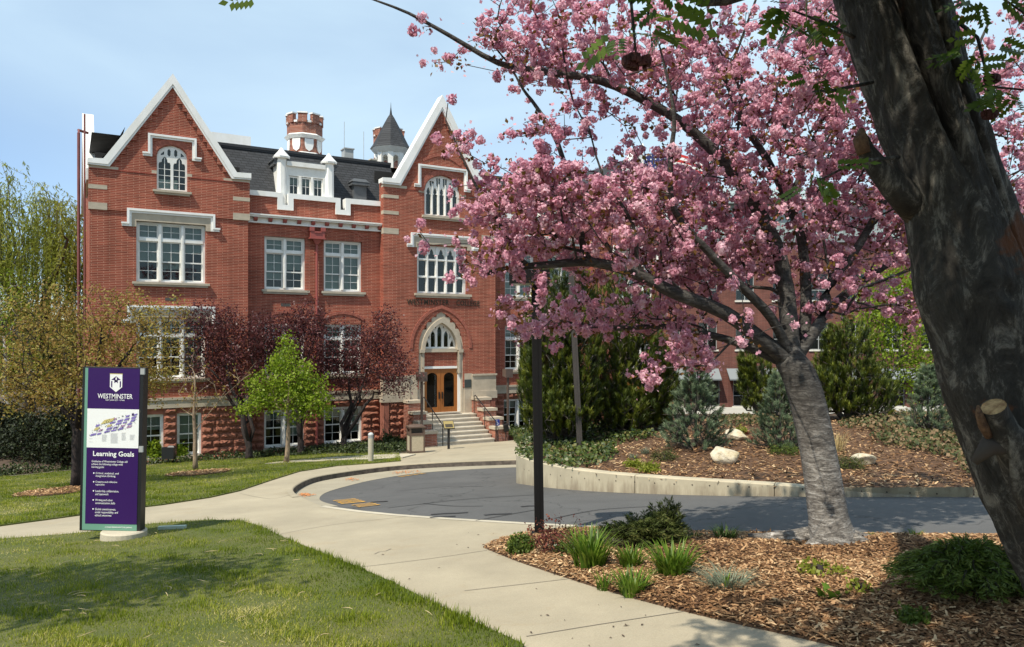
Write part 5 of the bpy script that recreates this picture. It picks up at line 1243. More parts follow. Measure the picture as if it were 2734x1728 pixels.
def conifer(name, label, base, T, up, size, leafm, seed, group, barkm='bark_grey', stem=None, r_tip=.007, cat='tree'):
    rng = np.random.default_rng(seed); b = np.array(base, float); root = empty(name, base); tag(root, label, cat, group)
    seeds = [stem if stem else ([b-np.array([0, 0, .1]), b+np.array([0, 0, .3])], [.09, .08], None)]
    A, par, pre, ti = colonize(seeds, T, rng, .45, .4, .05); skeleton_mesh(A-b, par, pre, r_tip, .45).build('trunk', barkm, root, smooth=True, recalc=False)
    D = up(T)+rng.normal(size=T.shape)*.22; n = len(T); Vs = []; Fs = []; Rs = []; off = 0
    for k, (tv, tf) in enumerate(TUFTS):
        q = np.arange(k, n, 3); V, F, r = scatter(tv, tf, T[q]-b, frames(D[q], rng=rng), size*rng.uniform(.7, 1.25, len(q)), rng.uniform(0, 1, len(q)))
        r = np.clip(r+rng.normal(size=len(r))*.08, 0, 1); Vs.append(V); Fs.append(F+off); Rs.append(r); off += len(V)
    link('foliage', fast_mesh('foliage', np.concatenate(Vs), np.concatenate(Fs), leafm, np.concatenate(Rs)), root)
def cone_targets(base, h, r, n, rng, lobes=7, z0=.05):
    f = rng.uniform(z0, 1, n)**1.15; a = rng.uniform(0, 2*np.pi, n); rr = r*(1-f)**.8*(.78+.28*np.sin(a*lobes+f*17))*rng.uniform(.45, 1, n)**.5+.03
    return np.column_stack([base[0]+rr*np.cos(a), base[1]+rr*np.sin(a), base[2]+f*h])
def out_up(c, k): return lambda T: (T-np.array(c))*np.array([1, 1, 0])/np.maximum(np.linalg.norm((T-np.array(c))[:, :2], axis=1, keepdims=True), .05)*k+np.array([0, 0, 1.0])
def bed_at(px_, Y): x = (px_-CX)/FP*Y; return (x, Y, float(rbz(np.array(x), np.array(Y))))
def big_pine(blobs_px, Y, basepx, label, seed, n):
    rng = np.random.default_rng(seed); base = bed_at(basepx, Y); s = Y/FP; bl = []
    for (cx_, cy_, rx, ry, wt) in blobs_px: bl.append((np.array(px_at(cx_, cy_, Y)), np.array([rx*s, min(1.25, rx*s*1.3), ry*s]), wt))
    T = in_blobs(n, bl, rng, .05); T = T[T[:, 2] > base[2]+.12]
    c = (base[0], base[1], 0); conifer('pine_tree', label, base, T, out_up(c, .30), .235, 'pine_needle', seed+1, 'dark green pines on the raised bed', stem=([np.array(base)-np.array([0, 0, .1]), np.array(base)+np.array([0, 0, 1.4])], [.12, .10], None))
big_pine([(1475, 960, 75, 245, 1.7), (1430, 1040, 45, 130, .7), (1540, 950, 70, 250, 1.6), (1500, 1090, 90, 80, 1)], 18.2, 1500, 'tall dark green pine behind the two lamp posts', 71, 3000)
big_pine([(1640, 960, 75, 240, 1.6), (1710, 980, 75, 215, 1.5), (1760, 1040, 50, 130, .8), (1650, 1090, 110, 75, 1)], 19.4, 1660, 'bushy dark green pine between the lamp posts and the blue spruce', 73, 3000)
big_pine([(2025, 1040, 50, 90, 1), (1998, 985, 22, 60, .4), (2060, 1070, 50, 70, .8)], 21.0, 2030, 'small yellowish green pine just behind the cherry trunk', 75, 800)
big_pine([(2265, 1000, 60, 150, 1.6), (2330, 1060, 60, 85, 1), (2200, 1050, 55, 95, 1), (2225, 940, 30, 60, .4)], 20.0, 2265, 'bushy green pine on the crest between cherry trunk and dark trunk', 77, 1500)
def spruce(px_, Y, h, r, label, seed, n):
    rng = np.random.default_rng(seed); base = bed_at(px_, Y); T = cone_targets(base, h, r, n, rng)
    conifer('spruce_tree', label, base, T, out_up((base[0], base[1], 0), 1.15), .165, 'spruce_needle', seed+1, 'small blue green spruces on the raised bed', stem=([np.array(base)-np.array([0, 0, .1]), np.array(base)+np.array([0, 0, h*.45]), np.array(base)+np.array([0, 0, h*.95])], [.04, .03, .01], None))
spruce(1857, 16.2, 1.78, .78, 'small blue green spruce behind the big pale boulder', 81, 640)
spruce(2082, 15.8, 1.52, .52, 'small blue green spruce partly behind the cherry trunk', 83, 420)
spruce(2478, 17.5, 1.45, .55, 'small blue green spruce against the dark leaning trunk', 85, 380)
def right_tree():
    rng = np.random.default_rng(87); Y = 25.0; base = bed_at(2365, Y); base = (base[0], Y, min(base[2], 2.6)); s = Y/FP; bl = []
    for (cx_, cy_, rx, ry, wt) in ((2400, 900, 90, 130, 2), (2360, 800, 70, 80, 1.3), (2450, 1000, 60, 70, 1), (2440, 760, 70, 90, 1.3), (2560, 900, 90, 130, 1), (2310, 880, 50, 70, .6)): bl.append((np.array(px_at(cx_, cy_, Y)), np.array([rx*s, rx*s, ry*s]), wt))
    T = in_blobs(700, bl, rng); seeds = [(trunk_pts(base, px_at(2375, 1000, Y), 4, .03, rng), [.10, .08, .07, .06, .05], None)]
    tree('leafy_tree', 'light green leafy tree behind the pines, close to the dark leaning trunk', 'tree', base, seeds, T, rng, 'bark_grey', 'lime_leaf', 13, .22, .10)
right_tree()
# ------------------------------------------------------------------ the flowering cherry
leaf_mat('petal', [(0, (.60, .25, .345)), (.45, (.76, .41, .50)), (.8, (.85, .56, .63)), (1, (.90, .70, .73))], .45, .6, .2)
leaf_mat('cherry_leaf', [(0, (.10, .035, .012)), (.6, (.17, .09, .018)), (1, (.20, .17, .03))], .4, .5, .3)
def pompom(seed, n=60):
    """a round double blossom head: overlapping ruffled petals on a ball"""
    rng = np.random.default_rng(seed); V = []; F = []
    sub = randdir(6, rng)*.42
    for i in range(n):
        c = sub[i % 6]; d = randdir(1, rng)[0]; d = d/np.linalg.norm(d); o = c+d*.46
        nrm = d+rng.normal(size=3)*.45; nrm /= np.linalg.norm(nrm); x = np.cross(nrm, rng.normal(size=3)); x /= np.linalg.norm(x); y = np.cross(nrm, x); w = rng.uniform(.15, .235); s = len(V)
        V += [o-x*w-y*w+nrm*.10, o+x*w-y*w-nrm*.05, o+x*w+y*w+nrm*.12, o-x*w+y*w-nrm*.02]; F.append((s, s+1, s+2, s+3))
    return np.array(V), np.array(F)
POMS = [pompom(300+i) for i in range(5)]
def cherry():
    rng = np.random.default_rng(91); g = px_ground(2225, 1440, .12); Y0 = g.y
    base = (g.x, g.y, float(fbz(np.array(g.x), np.array(g.y)))-.02); b = np.array(base)
    at = lambda l: [np.array(px_at(x, y, Y0+dz)) for x, y, dz in l]
    def limb(l, r0, r1, pa):
        pts = [np.array(p) for p in smooth_line([tuple(v) for v in at(l)], 3)]; n = len(pts)
        return (pts[1:], list(np.linspace(r0, r1, n))[1:], pa)
    tr = [np.array(p) for p in smooth_line([tuple(b)]+[tuple(v) for v in at([(2212, 1383, 0), (2200, 1300, 0), (2186, 1215, 0), (2160, 1090, 0), (2138, 1015, 0), (2116, 970, 0)])], 3)]
    rt = np.interp(np.linspace(0, 1, len(tr)), [0, .06, .16, .5, .8, 1], [.30, .245, .205, .185, .185, .175])
    seeds = [(tr, list(rt), None)]; top = len(tr)-1
    seeds += [limb([(2110, 965, 0), (2030, 905, -.1), (1935, 835, -.25), (1800, 782, -.4), (1690, 728, -.5), (1580, 700, -.6), (1480, 706, -.7), (1380, 714, -.8), (1285, 733, -.9)], .09, .024, top),
              limb([(2100, 975, 0), (1995, 925, .15), (1890, 893, .25), (1770, 872, .35), (1640, 878, .4), (1520, 862, .4), (1440, 850, .4)], .056, .010, top),
              limb([(2115, 960, 0), (2108, 860, .05), (2098, 760, .1), (2070, 650, .1), (2005, 530, .0), (1940, 440, -.1), (1830, 335, -.2), (1720, 268, -.35), (1600, 215, -.5), (1440, 190, -.6), (1330, 168, -.7), (1200, 95, -.8), (1090, 35, -.9), (985, -5, -1.0)], .095, .008, top),
              limb([(2130, 960, .05), (2150, 860, .25), (2150, 740, .4), (2130, 600, .5), (2050, 430, .6), (1985, 330, .6), (1930, 200, .6), (1850, 100, .6), (1800, -20, .7)], .074, .013, top),
              limb([(2120, 960, .05), (2190, 860, .1), (2215, 760, .2), (2290, 660, .3), (2370, 520, .4), (2460, 380, .5), (2560, 230, .6), (2640, 60, .8)], .074, .013, top),
              limb([(2110, 950, 0), (2060, 850, -.2), (1985, 770, -.4), (1880, 660, -.6), (1800, 560, -.7), (1790, 430, -.8), (1800, 300, -.9), (1760, 120, -1.0)], .06, .012, top),
              limb([(2120, 950, .1), (2240, 800, .7), (2380, 700, 1.1), (2520, 600, 1.4), (2680, 520, 1.6)], .06, .015, top),
              limb([(2100, 930, .1), (2080, 760, .8), (2020, 600, 1.3), (1960, 480, 1.6), (1900, 300, 1.8)], .06, .015, top)]
    off = [0]
    for p, r, q in seeds: off.append(off[-1]+len(p))
    nA = off[2]-5
    seeds += [limb([(1560, 700, -.6), (1545, 580, -.6), (1490, 385, -.65), (1433, 287, -.7), (1397, 239, -.7), (1364, 178, -.75)], .035, .008, off[1]+14),
              limb([(1390, 712, -.8), (1330, 590, -.9), (1270, 495, -1.0), (1225, 400, -1.1), (1190, 322, -1.1)], .026, .006, off[1]+19),
              limb([(1700, 735, -.5), (1690, 600, -.6), (1610, 470, -.7), (1570, 330, -.8)], .03, .008, off[1]+10)]
    bl = []
    for (cx_, cy_, rx, ry, w, zc, rz) in ((1950, 330, 300, 260, 4.6, 0, 1.6), (2250, 230, 260, 260, 3.4, .4, 1.7), (2480, 280, 300, 320, 3.0, .8, 1.6), (2310, 580, 250, 210, 3.9, .9, 1.3), (1920, 600, 300, 190, 4.0, .5, 1.2), (1670, 600, 190, 180, 2.6, -.3, 1.2),
            (1490, 570, 170, 125, 1.9, -.5, .9), (1370, 530, 105, 130, 1.2, -.8, .6), (1320, 690, 95, 50, .3, -.8, .5), (1560, 850, 170, 48, .9, .2, .7), (1780, 845, 160, 70, .9, .5, .7), (1850, 945, 90, 50, .28, -.3, .5), (1600, 150, 240, 150, 2.5, -.4, 1.1), (1400, 90, 200, 120, 1.1, -.7, .7), (1470, 400, 110, 130, 1.0, -.6, .7),
            (1235, 430, 45, 110, .11, -1.0, .4), (2050, -260, 560, 240, 3.6, .2, 2.0), (2600, 620, 140, 220, 1.8, .9, 1.2), (2690, 330, 110, 330, 2.0, 1.3, 1.3), (2240, 790, 190, 70, .7, .5, .9), (2430, 820, 60, 50, .14, .3, .5), (1420, 880, 60, 30, .12, -.5, .3), (1730, 1000, 40, 25, .06, -.5, .3), (1870, 720, 200, 90, 1.1, .6, .8), (2080, 120, 220, 160, 2.0, .2, 1.5)):
        s = Y0/FP; bl.append((np.array(px_at(cx_, cy_, Y0+zc)), np.array([rx*s, rz, ry*s]), w))
    n = 2700; T = in_blobs(n, bl, rng)
    # a band of open sky stays between the upper limb and the mass below it
    u = T[:, 0]/T[:, 1]*FP+CX; v = HY-(T[:, 2]-ZE)/T[:, 1]*FP
    gap = ((u > 1290) & (u < 1760) & (v > 235) & (v < 430) & (rng.uniform(size=n) < .5)) | ((u > 2000) & (u < 2075) & (v < 220) & (rng.uniform(size=n) < .8))
    T = T[~gap]
    # single clusters that hang clear of the crown
    T = np.concatenate([T, arr(*[px_at(x, y, Y0+d) for x, y, d in ((1115, 612, -1.1), (1148, 655, -1.1), (1222, 650, -1.1), (1335, 815, -.9), (1338, 838, -.9), (1485, 928, -.5), (1745, 1012, -.7), (1732, 965, -.7), (1700, 1012, -.5), (1196, 275, -1.1), (1135, 70, -.9), (1160, 168, -.9), (1200, 165, -.9), (1990, 860, -1.2), (2000, 905, -1.2), (2120, 860, -1.2), (1960, 740, -1.3), (1940, 675, -1.3), (2195, 735, -1.1), (2215, 700, -1.1), (2440, 835, .2), (2460, 850, .2), (2470, 800, .2), (1362, 722, -.95), (1385, 738, -.95), (1402, 790, -.95), (1372, 815, -.95), (1450, 765, -.95), (1462, 742, -.95), (1425, 745, -1.0), (1395, 842, -.95), (1440, 800, -.95))])])
    root = empty('cherry_tree', base); tag(root, 'old flowering cherry with pink pompom blossom and a leaning grey trunk in the bark bed', 'tree')
    A, par, pre, ti = colonize(seeds, T, rng, .30, .28, .10)
    mb = skeleton_mesh(A-b, par, pre, .0042, .45, 6, rmax=.05, thin=4)
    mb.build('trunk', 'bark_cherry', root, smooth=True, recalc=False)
    # surface roots at the foot
    rb = MB()
    for a, l in ((.3, .8), (1.2, .5), (-.6, .7), (2.6, .9), (3.6, .55)):
        pts = [(math.cos(a)*d, math.sin(a)*d, .16*(1-d/l)**1.6-.045) for d in np.linspace(.18, l, 5)]; rb.tube(pts, list(np.linspace(.10, .03, 5)), 7)
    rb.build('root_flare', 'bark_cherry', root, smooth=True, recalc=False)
    # every target carries one to three heads
    H = np.repeat(T, 3, 0)[rng.uniform(size=3*len(T)) < .66]; H = H+rng.normal(size=H.shape)*.062; S = .036+.046*rng.beta(1.5, 2.2, len(H))
    dist = np.linalg.norm(H-np.array([0, 0, ZE]), axis=1); u = H[:, 0]/H[:, 1]*FP+CX; v = HY-(H[:, 2]-ZE)/H[:, 1]*FP
    score = S/dist*((u > 0) & (u < 2400) & (v > 0) & (v < 1728)); near = np.argsort(-score)[:300]; isn = np.zeros(len(H), bool); isn[near] = True
    tone = [mesh_var(k) for k in range(15)]
    for i in near:
        o = link('blossom', tone[rng.integers(15)], root); o.location = H[i]-b; o.scale = (S[i],)*3; o.rotation_euler = rng.uniform(0, 6.28, 3)
    Vs = []; Fs = []; Rs = []; off_ = 0; Q = H[~isn]; SQ = S[~isn]
    for k, (tv, tf) in enumerate(POMS):
        q = np.arange(k, len(Q), 5); c = rng.beta(2, 2, len(q)); V, F, r = scatter(tv, tf, Q[q]-b, frames(randdir(len(q), rng), rng=rng), SQ[q], c)
        r = np.clip(r*.6+np.repeat(rng.uniform(0, .4, len(r)//4), 4), 0, 1); Vs.append(V); Fs.append(F+off_); Rs.append(r); off_ += len(V)
    o = link('blossoms', fast_mesh('blossoms', np.concatenate(Vs), np.concatenate(Fs), 'petal', np.concatenate(Rs)), root); o['kind'] = 'stuff'
    pt = (np.array([(-.5, 0, .1), (0, -.5, -.05), (.5, 0, .12), (0, .5, -.04)]), np.array([(0, 1, 2, 3)])); V, F, r = leaves_at(T-b, rng, 7, .062, .034, pt, 0); o = link('petals', fast_mesh('petals', V, F, 'petal', r), root); o['kind'] = 'stuff'
    V, F, r = leaves_at(T[rng.uniform(size=len(T)) < .72]-b, rng, 6, .05, .055, LEAF, .1); o = link('foliage', fast_mesh('foliage', V, F, 'cherry_leaf', r), root); o['kind'] = 'stuff'
def mesh_var(k):
    tv, tf = POMS[k % 5]; rng = np.random.default_rng(400+k); c = rng.beta(2, 2)
    r = np.clip(c*.6+np.repeat(rng.uniform(0, .4, len(tv)//4), 4), 0, 1); return fast_mesh('blossom', tv, tf, 'petal', r)
cherry()

# ------------------------------------------------------------------ the dark leaning trunk close to the viewer and its crown overhead
def peeling_bark():
    m, nt, out = new_mat('bark_peeling'); p = N(nt, 'ShaderNodeBsdfPrincipled'); p.inputs['Roughness'].default_value = .75; p.inputs['Specular IOR Level'].default_value = .3; L(nt, p.outputs[0], out.inputs[0])
    t = N(nt, 'ShaderNodeTexCoord'); mp_ = N(nt, 'ShaderNodeMapping', inp={'Scale': (1.0, 1.0, .45), 'Rotation': (0, -.35, 0)}); L(nt, t.outputs['Object'], mp_.inputs[0])
    a = N(nt, 'ShaderNodeTexNoise', inp={'Scale': 7.0, 'Detail': 12.0, 'Roughness': .78, 'Distortion': .6}); L(nt, mp_.outputs[0], a.inputs['Vector'])
    r = N(nt, 'ShaderNodeValToRGB'); e = r.color_ramp.elements; e[0].position = .32; e[0].color = (.012, .010, .008, 1); e[1].position = .70; e[1].color = (.40, .37, .30, 1); k = e.new(.51); k.color = (.058, .052, .041, 1)
    L(nt, a.outputs['Fac'], r.inputs[0])
    q = N(nt, 'ShaderNodeTexNoise', inp={'Scale': 1.8, 'Detail': 6.0, 'Roughness': .65, 'Distortion': 1.2}); L(nt, mp_.outputs[0], q.inputs['Vector'])
    ra = N(nt, 'ShaderNodeAttribute', attribute_name='rnd'); rm = N(nt, 'ShaderNodeMath', operation='MULTIPLY_ADD', inp={1: .20}); L(nt, ra.outputs['Fac'], rm.inputs[0]); L(nt, q.outputs['Fac'], rm.inputs[2])
    qr = N(nt, 'ShaderNodeMapRange', inp={1: .66, 2: .72}); L(nt, rm.outputs[0], qr.inputs[0])
    mxn = N(nt, 'ShaderNodeMix', data_type='RGBA'); mxn.inputs[7].default_value = (.135, .052, .020, 1); L(nt, qr.outputs[0], mxn.inputs[0]); L(nt, r.outputs[0], mxn.inputs[6]); L(nt, mxn.outputs[2], p.inputs['Base Color'])
    f = N(nt, 'ShaderNodeTexNoise', inp={'Scale': 30, 'Detail': 10.0, 'Roughness': .75, 'Distortion': .8}); mp2 = N(nt, 'ShaderNodeMapping', inp={'Scale': (1, 1, .5)}); L(nt, t.outputs['Object'], mp2.inputs[0]); L(nt, mp2.outputs[0], f.inputs['Vector'])
    ad = N(nt, 'ShaderNodeMath', operation='MULTIPLY_ADD', inp={1: .45}); L(nt, f.outputs['Fac'], ad.inputs[0]); L(nt, a.outputs['Fac'], ad.inputs[2])
    b = N(nt, 'ShaderNodeBump', inp={'Strength': 1.0, 'Distance': .06}); L(nt, ad.outputs[0], b.inputs['Height']); L(nt, b.outputs[0], p.inputs['Normal'])
    MATS['bark_peeling'] = m
peeling_bark()
mat('cut_wood', (.58, .38, .17), .8, col2=(.26, .14, .055), scale=26, bump=.6)
mat('torn_wood', (.24, .13, .06), .85, col2=(.07, .035, .018), scale=22, bump=.8)
leaf_mat('rowan_leaf', [(0, (.045, .085, .008)), (.5, (.090, .150, .014)), (1, (.150, .220, .025))], .5, .45, .4)
mat('dried_berry', (.055, .012, .008), .7, var=.4, scale=30)
def rowan():
    rng = np.random.default_rng(95); Y = 4.6; s = Y/FP
    prof = [(-420, 2105, 2395), (-200, 2172, 2470), (0, 2226, 2533), (200, 2287, 2586), (345, 2336, 2633), (450, 2376, 2668), (506, 2396, 2688), (640, 2414, 2732), (800, 2434, 2790), (902, 2472, 2832), (1050, 2512, 2890), (1183, 2563, 2940), (1307, 2609, 2985), (1390, 2646, 3022), (1560, 2731, 3090), (1700, 2800, 3180), (1850, 2830, 3300)]
    ys = np.array([p[0] for p in prof], float); lf = np.array([p[1] for p in prof], float); rt = np.array([p[2] for p in prof], float)
    yy = np.arange(-420, 1851, 7.0); l = np.interp(yy, ys, lf); r = np.interp(yy, ys, rt)
    k = np.array([.25, .5, .25])
    for _ in range(8): l[1:-1] = np.convolve(l, k, 'valid'); r[1:-1] = np.convolve(r, k, 'valid')
    cx_ = ((l+r)/2-CX)*s; R = (r-l)/2*s*.875; z = ZE-(yy-HY)*s; base = np.array([cx_[-1], Y, z[-1]]); n = 200; th = np.arange(n)/n*2*np.pi; kk = rng.normal(size=(26, 2)); kp = rng.uniform(0, 6.28, 26); ki = rng.integers(2, 9, 26)
    def ridged(sel, ft, t, fm): return sum(np.abs(np.sin(np.round(ki[j]*fm)*th+kk[j, 0]*t*ft+kp[j]+1.5*np.sin(kk[j, 1]*t*ft*.5+2*th))) for j in sel)/len(sel)
    V = []
    ph = rng.uniform(0, 6.28, 8); ru = []
    for i in range(len(yy)):
        t = yy[i]; u = np.angle(np.exp(1j*(th+np.pi/2)))          # 0 faces the viewer
        g = np.zeros(n)
        a1 = np.interp(t, [-420, 150, 330, 520], [.5, 1, 1, 0]); g += .46*a1*np.exp(-((u-(-.32+(t-200)*.0006))/.10)**2)
        g += .26*np.interp(t, [-420, 0, 900, 1100], [1, 1, .8, 0])*np.exp(-((u-(.42+(t-300)*.0004))/.085)**2)
        g += .13*np.interp(t, [0, 400, 1200, 1500], [.4, 1, 1, .3])*np.exp(-((u-(.85-(t-300)*.0002))/.16)**2)
        lump = .035*np.sin(3*th+ph[0]+t*.002)+.022*np.sin(5*th+ph[1]-t*.004)+.012*np.sin(9*th+ph[2]+t*.010)+.008*np.sin(15*th+ph[3]+.02*t+np.sin(t*.015)*2)
        knot = .10*np.exp(-((t-780)/70)**2-((u+.25)/.35)**2)-.13*np.exp(-((t-790)/26)**2-((u+.1)/.16)**2)+.10*np.exp(-((t-1240)/90)**2-((u-.35)/.3)**2)
        rough = .080*(ridged(range(0, 6), .018, t, 1.6)-.64)+.055*(ridged(range(6, 16), .05, t, 4)-.64)+.032*(ridged(range(16, 26), .11, t, 9)-.64); rr = R[i]*(1+lump-g+knot+rough)
        ru.append(np.clip(np.interp(t, [-420, 520, 680, 1050, 1250, 1850], [0, 0, 1, 1, .25, .2])*np.interp(u, [-.7, .0, .5], [.0, .45, 1]), 0, 1)); V.append(np.column_stack([cx_[i]+rr*np.cos(th), Y+rr*np.sin(th)*1.0, np.full(n, z[i])+.0*th]))
    V = np.concatenate(V)-base; F = []
    for i in range(len(yy)-1):
        a = i*n+np.arange(n); b = i*n+(np.arange(n)+1) % n; F.append(np.column_stack([a, b, b+n, a+n])[:, ::-1])
    root = empty('rowan_tree', tuple(base)); tag(root, 'big dark leaning tree with fluted peeling trunk, sawn stubs and feathery leaves', 'tree')
    link('trunk', fast_mesh('trunk', V, np.concatenate(F), 'bark_peeling', np.concatenate(ru), smooth=True), root)
    at = lambda x, y, dz=0: Vector(px_at(x, y, Y+dz))-Vector(base)
    # broken stub on the outer side
    b = MB(); b.tube([at(2450, 560, -.0), at(2392, 500, -.10), at(2338, 440, -.13), at(2310, 400, -.15), at(2304, 366, -.15)], [.10, .085, .062, .048, .030], 12); b.build('branch_stub', 'bark_peeling', root, smooth=True)
    b = MB(); b.tube([at(2306, 410, -.185), at(2297, 372, -.180), at(2301, 345, -.165)], [.038, .042, .016], 10); b.build('torn_wood', 'torn_wood', root, smooth=True)
    # sawn limb with pale face, its collar and the snag beside it
    a0, a1 = at(2735, 1270, -.30), at(2652, 1085, -.50); ax = (a1-a0).normalized()
    b = MB(); b.tube([a0, a0.lerp(a1, .5), a0.lerp(a1, .9), a1], [.10, .082, .066, .064], 16, cap=False); b.build('branch_stub', 'bark_peeling', root, smooth=True)
    b = MB(); b.tube([a1-ax*.01, a1-ax*.004, a1-ax*.002], [.0625, .0625, .030], 16); b.build('cut_face', 'cut_wood', root)
    b = MB(); b.tube([at(2640, 1165, -.43), at(2624, 1135, -.46), at(2614, 1105, -.49), at(2611, 1082, -.49)], [.022, .026, .020, .006], 9); b.build('torn_wood', 'torn_wood', root, smooth=True)
    b = MB(); b.tube([at(2790, 1380, -.33), at(2745, 1300, -.42), at(2725, 1180, -.5), at(2690, 1120, -.53)], [.10, .09, .06, .02], 10); b.build('branch_stub', 'bark_peeling', root, smooth=True)
    b = MB(); b.tube([at(2600, 1235, -.36), at(2640, 1190, -.395), at(2690, 1190, -.40), at(2715, 1235, -.39)], [.02, .055, .06, .03], 12); b.build('hollow', 'hole', root, smooth=True)
    # limbs overhead and hanging shoots
    b = MB()
    shoots = [[(2250, -220, -.1), (2120, -120, -.5), (2010, -35, -.8), (1940, -12, -1.0), (1868, 6, -1.15)]]
    b.tube([at(*q) for q in shoots[0]], [.10, .07, .05, .045, .02], 10)
    hang = [[(1930, -40, -1.1), (1760, -120, -1.3), (1680, -40, -1.3), (1690, 60, -1.3), (1698, 150, -1.3)], [(1760, -120, -1.3), (1735, -20, -1.25), (1728, 60, -1.25)], [(2560, 60, -.2), (2610, 100, -.4), (2635, 200, -.45), (2645, 290, -.45)], [(2560, 200, -.2), (2620, 230, -.4), (2734, 240, -.5)], [(2330, 220, -.1), (2230, 240, -.5), (2170, 245, -.6)],
            [(2400, 420, -.2), (2290, 430, -.55), (2190, 480, -.6)], [(2280, 100, -.1), (2200, 60, -.5), (2120, 30, -.6)], [(2560, 0, -.2), (2640, -30, -.4), (2740, 40, -.5)]]
    for h in hang: b.tube([at(*q) for q in h], list(np.linspace(.012, .005, len(h))), 5)
    up = [[(2250, -300, 0), (2150, -700, -1.0), (2000, -1300, -2.2)], [(2250, -300, 0), (2500, -800, -.8), (2800, -1500, -2.0)], [(2250, -350, 0), (2100, -900, .4), (2050, -1400, .8)]]
    for u_ in up: b.tube([at(*q) for q in u_], [.22, .12, .04], 10)
    b.build('branch', 'bark_peeling', root, smooth=True, recalc=False)
    # feathery leaves: eleven leaflets on a midrib
    lv = []; lf_ = []
    for j in range(6):
        for sd in ((-1, 1) if j < 5 else (0,)):
            y = .18+j*.15; d = np.array([sd*.9, .45, -.12]) if sd else np.array([0, 1, -.1]); d /= np.linalg.norm(d); sx = np.cross(d, [0, 0, 1]); o = np.array([0, y, -.18*y*y]); ln = .34; s_ = len(lv)
            lv += [o, o+d*ln*.45+sx*.10, o+d*ln, o+d*ln*.45-sx*.10]; lf_.append((s_, s_+1, s_+2, s_+3))
    tv, tf = np.array(lv), np.array(lf_)
    C = []; 
    for x, y, dz, n_, sp in ((2110, 40, -.6, 6, 26), (2180, 90, -.6, 6, 30), (2195, 210, -.6, 5, 20), (2230, 225, -.5, 3, 18), (2165, 470, -.6, 5, 28), (2190, 500, -.6, 3, 20), (2610, 110, -.45, 5, 30), (2625, 160, -.45, 5, 26), (2650, 240, -.45, 6, 30), (2690, 250, -.5, 4, 24), (2640, 30, -.4, 3, 30), (1675, 90, -1.3, 3, 14), (1735, 70, -1.25, 4, 18), (1700, 5, -1.3, 3, 30), (1760, -10, -1.3, 4, 30), (2120, -20, -.7, 8, 60), (2650, -40, -.5, 8, 60), (690, -6, -1.2, 1, 2)):
        for _ in range(n_): C.append(at(x+rng.normal()*sp, y+rng.normal()*sp*.7, dz+rng.normal()*.05))
    C = np.array([c[:] for c in C]); D = rng.normal(size=C.shape)*np.array([1, .7, .3]); D[:, 2] -= .55
    R_ = frames(D, rng=rng)[:, :, [0, 2, 1]]; R_[:, :, 2] *= -1
    V1, F1, r1 = scatter(tv, tf, C, R_, rng.uniform(.12, .19, len(C)), rng.uniform(0, 1, len(C)))
    link('foliage', fast_mesh('foliage', V1, F1, 'rowan_leaf', r1), root)
    bl = [(np.array([1.55, 2.5, 8.0]), np.array([1.3, 1.3, .8]), 2.4), (np.array([2.4, 2.9, 8.7]), np.array([1.5, 1.3, .9]), 2), (np.array([.1, 2.5, 8.2]), np.array([1.0, 1.0, .7]), .7), (np.array([2.7, 1.5, 8.0]), np.array([1.4, 1.5, .9]), 2), (np.array([2.2, 2.6, 7.2]), np.array([.9, .8, .5]), 1.5), (np.array([4.4, 3.2, 8.6]), np.array([1.2, 1.4, 1.0]), 1.2)]
    P = in_blobs(3100, bl, rng)-base; D = randdir(len(P), rng)+np.array([0, 0, -.2]); R_ = frames(D, rng=rng)[:, :, [0, 2, 1]]; R_[:, :, 2] *= -1
    V2, F2, r2 = scatter(tv, tf, P, R_, rng.uniform(.17, .26, len(P)), rng.uniform(0, 1, len(P)))
    o = link('crown', fast_mesh('crown', V2, F2, 'rowan_leaf', r2), root); o['kind'] = 'stuff'
    # last year's berry heads
    for x, y, dz in ((1700, 165, -1.3), (2648, 212, -.45), (2642, 306, -.45)):
        c = at(x, y, dz); w = .055 if x < 2000 else .035; bb = MB(); q = rng.normal(size=(60, 3)); q = q/np.maximum(np.linalg.norm(q, axis=1, keepdims=True), .8)*np.array([w, w*.8, w*.45])
        for v in q: bb.frustum(c.x+v[0], c.y+v[1], c.z+v[2]-.011, c.z+v[2]+.011, .010, .012, 5)
        bb.build('berry_cluster', 'dried_berry', root)
rowan()
def shade_tree():
    rng = np.random.default_rng(97); base = (-9.3, 3.0, 2.2); bl = [(np.array([-7.2, 4.9, 8.6]), np.array([1.7, 1.4, .9]), 2), (np.array([-8.8, 4.6, 8.2]), np.array([1.6, 1.5, 1.0]), 1.5), (np.array([-5.9, 5.0, 9.0]), np.array([.9, .9, .6]), .4), (np.array([-9.8, 3.8, 8.2]), np.array([1.2, 1.2, 1.0]), .8)]
    T = in_blobs(420, bl, rng)
    tree('shade_tree', 'leafy lawn tree beyond the lower corner of the lawn that shades the front grass', 'tree', base, [(trunk_pts(base, (-8.8, 3.6, 6.2), 4, .03, rng), [.22, .19, .17, .16, .15], None)], T, rng, 'bark_grey', 'lime_leaf', 16, .22, .15)
shade_tree()
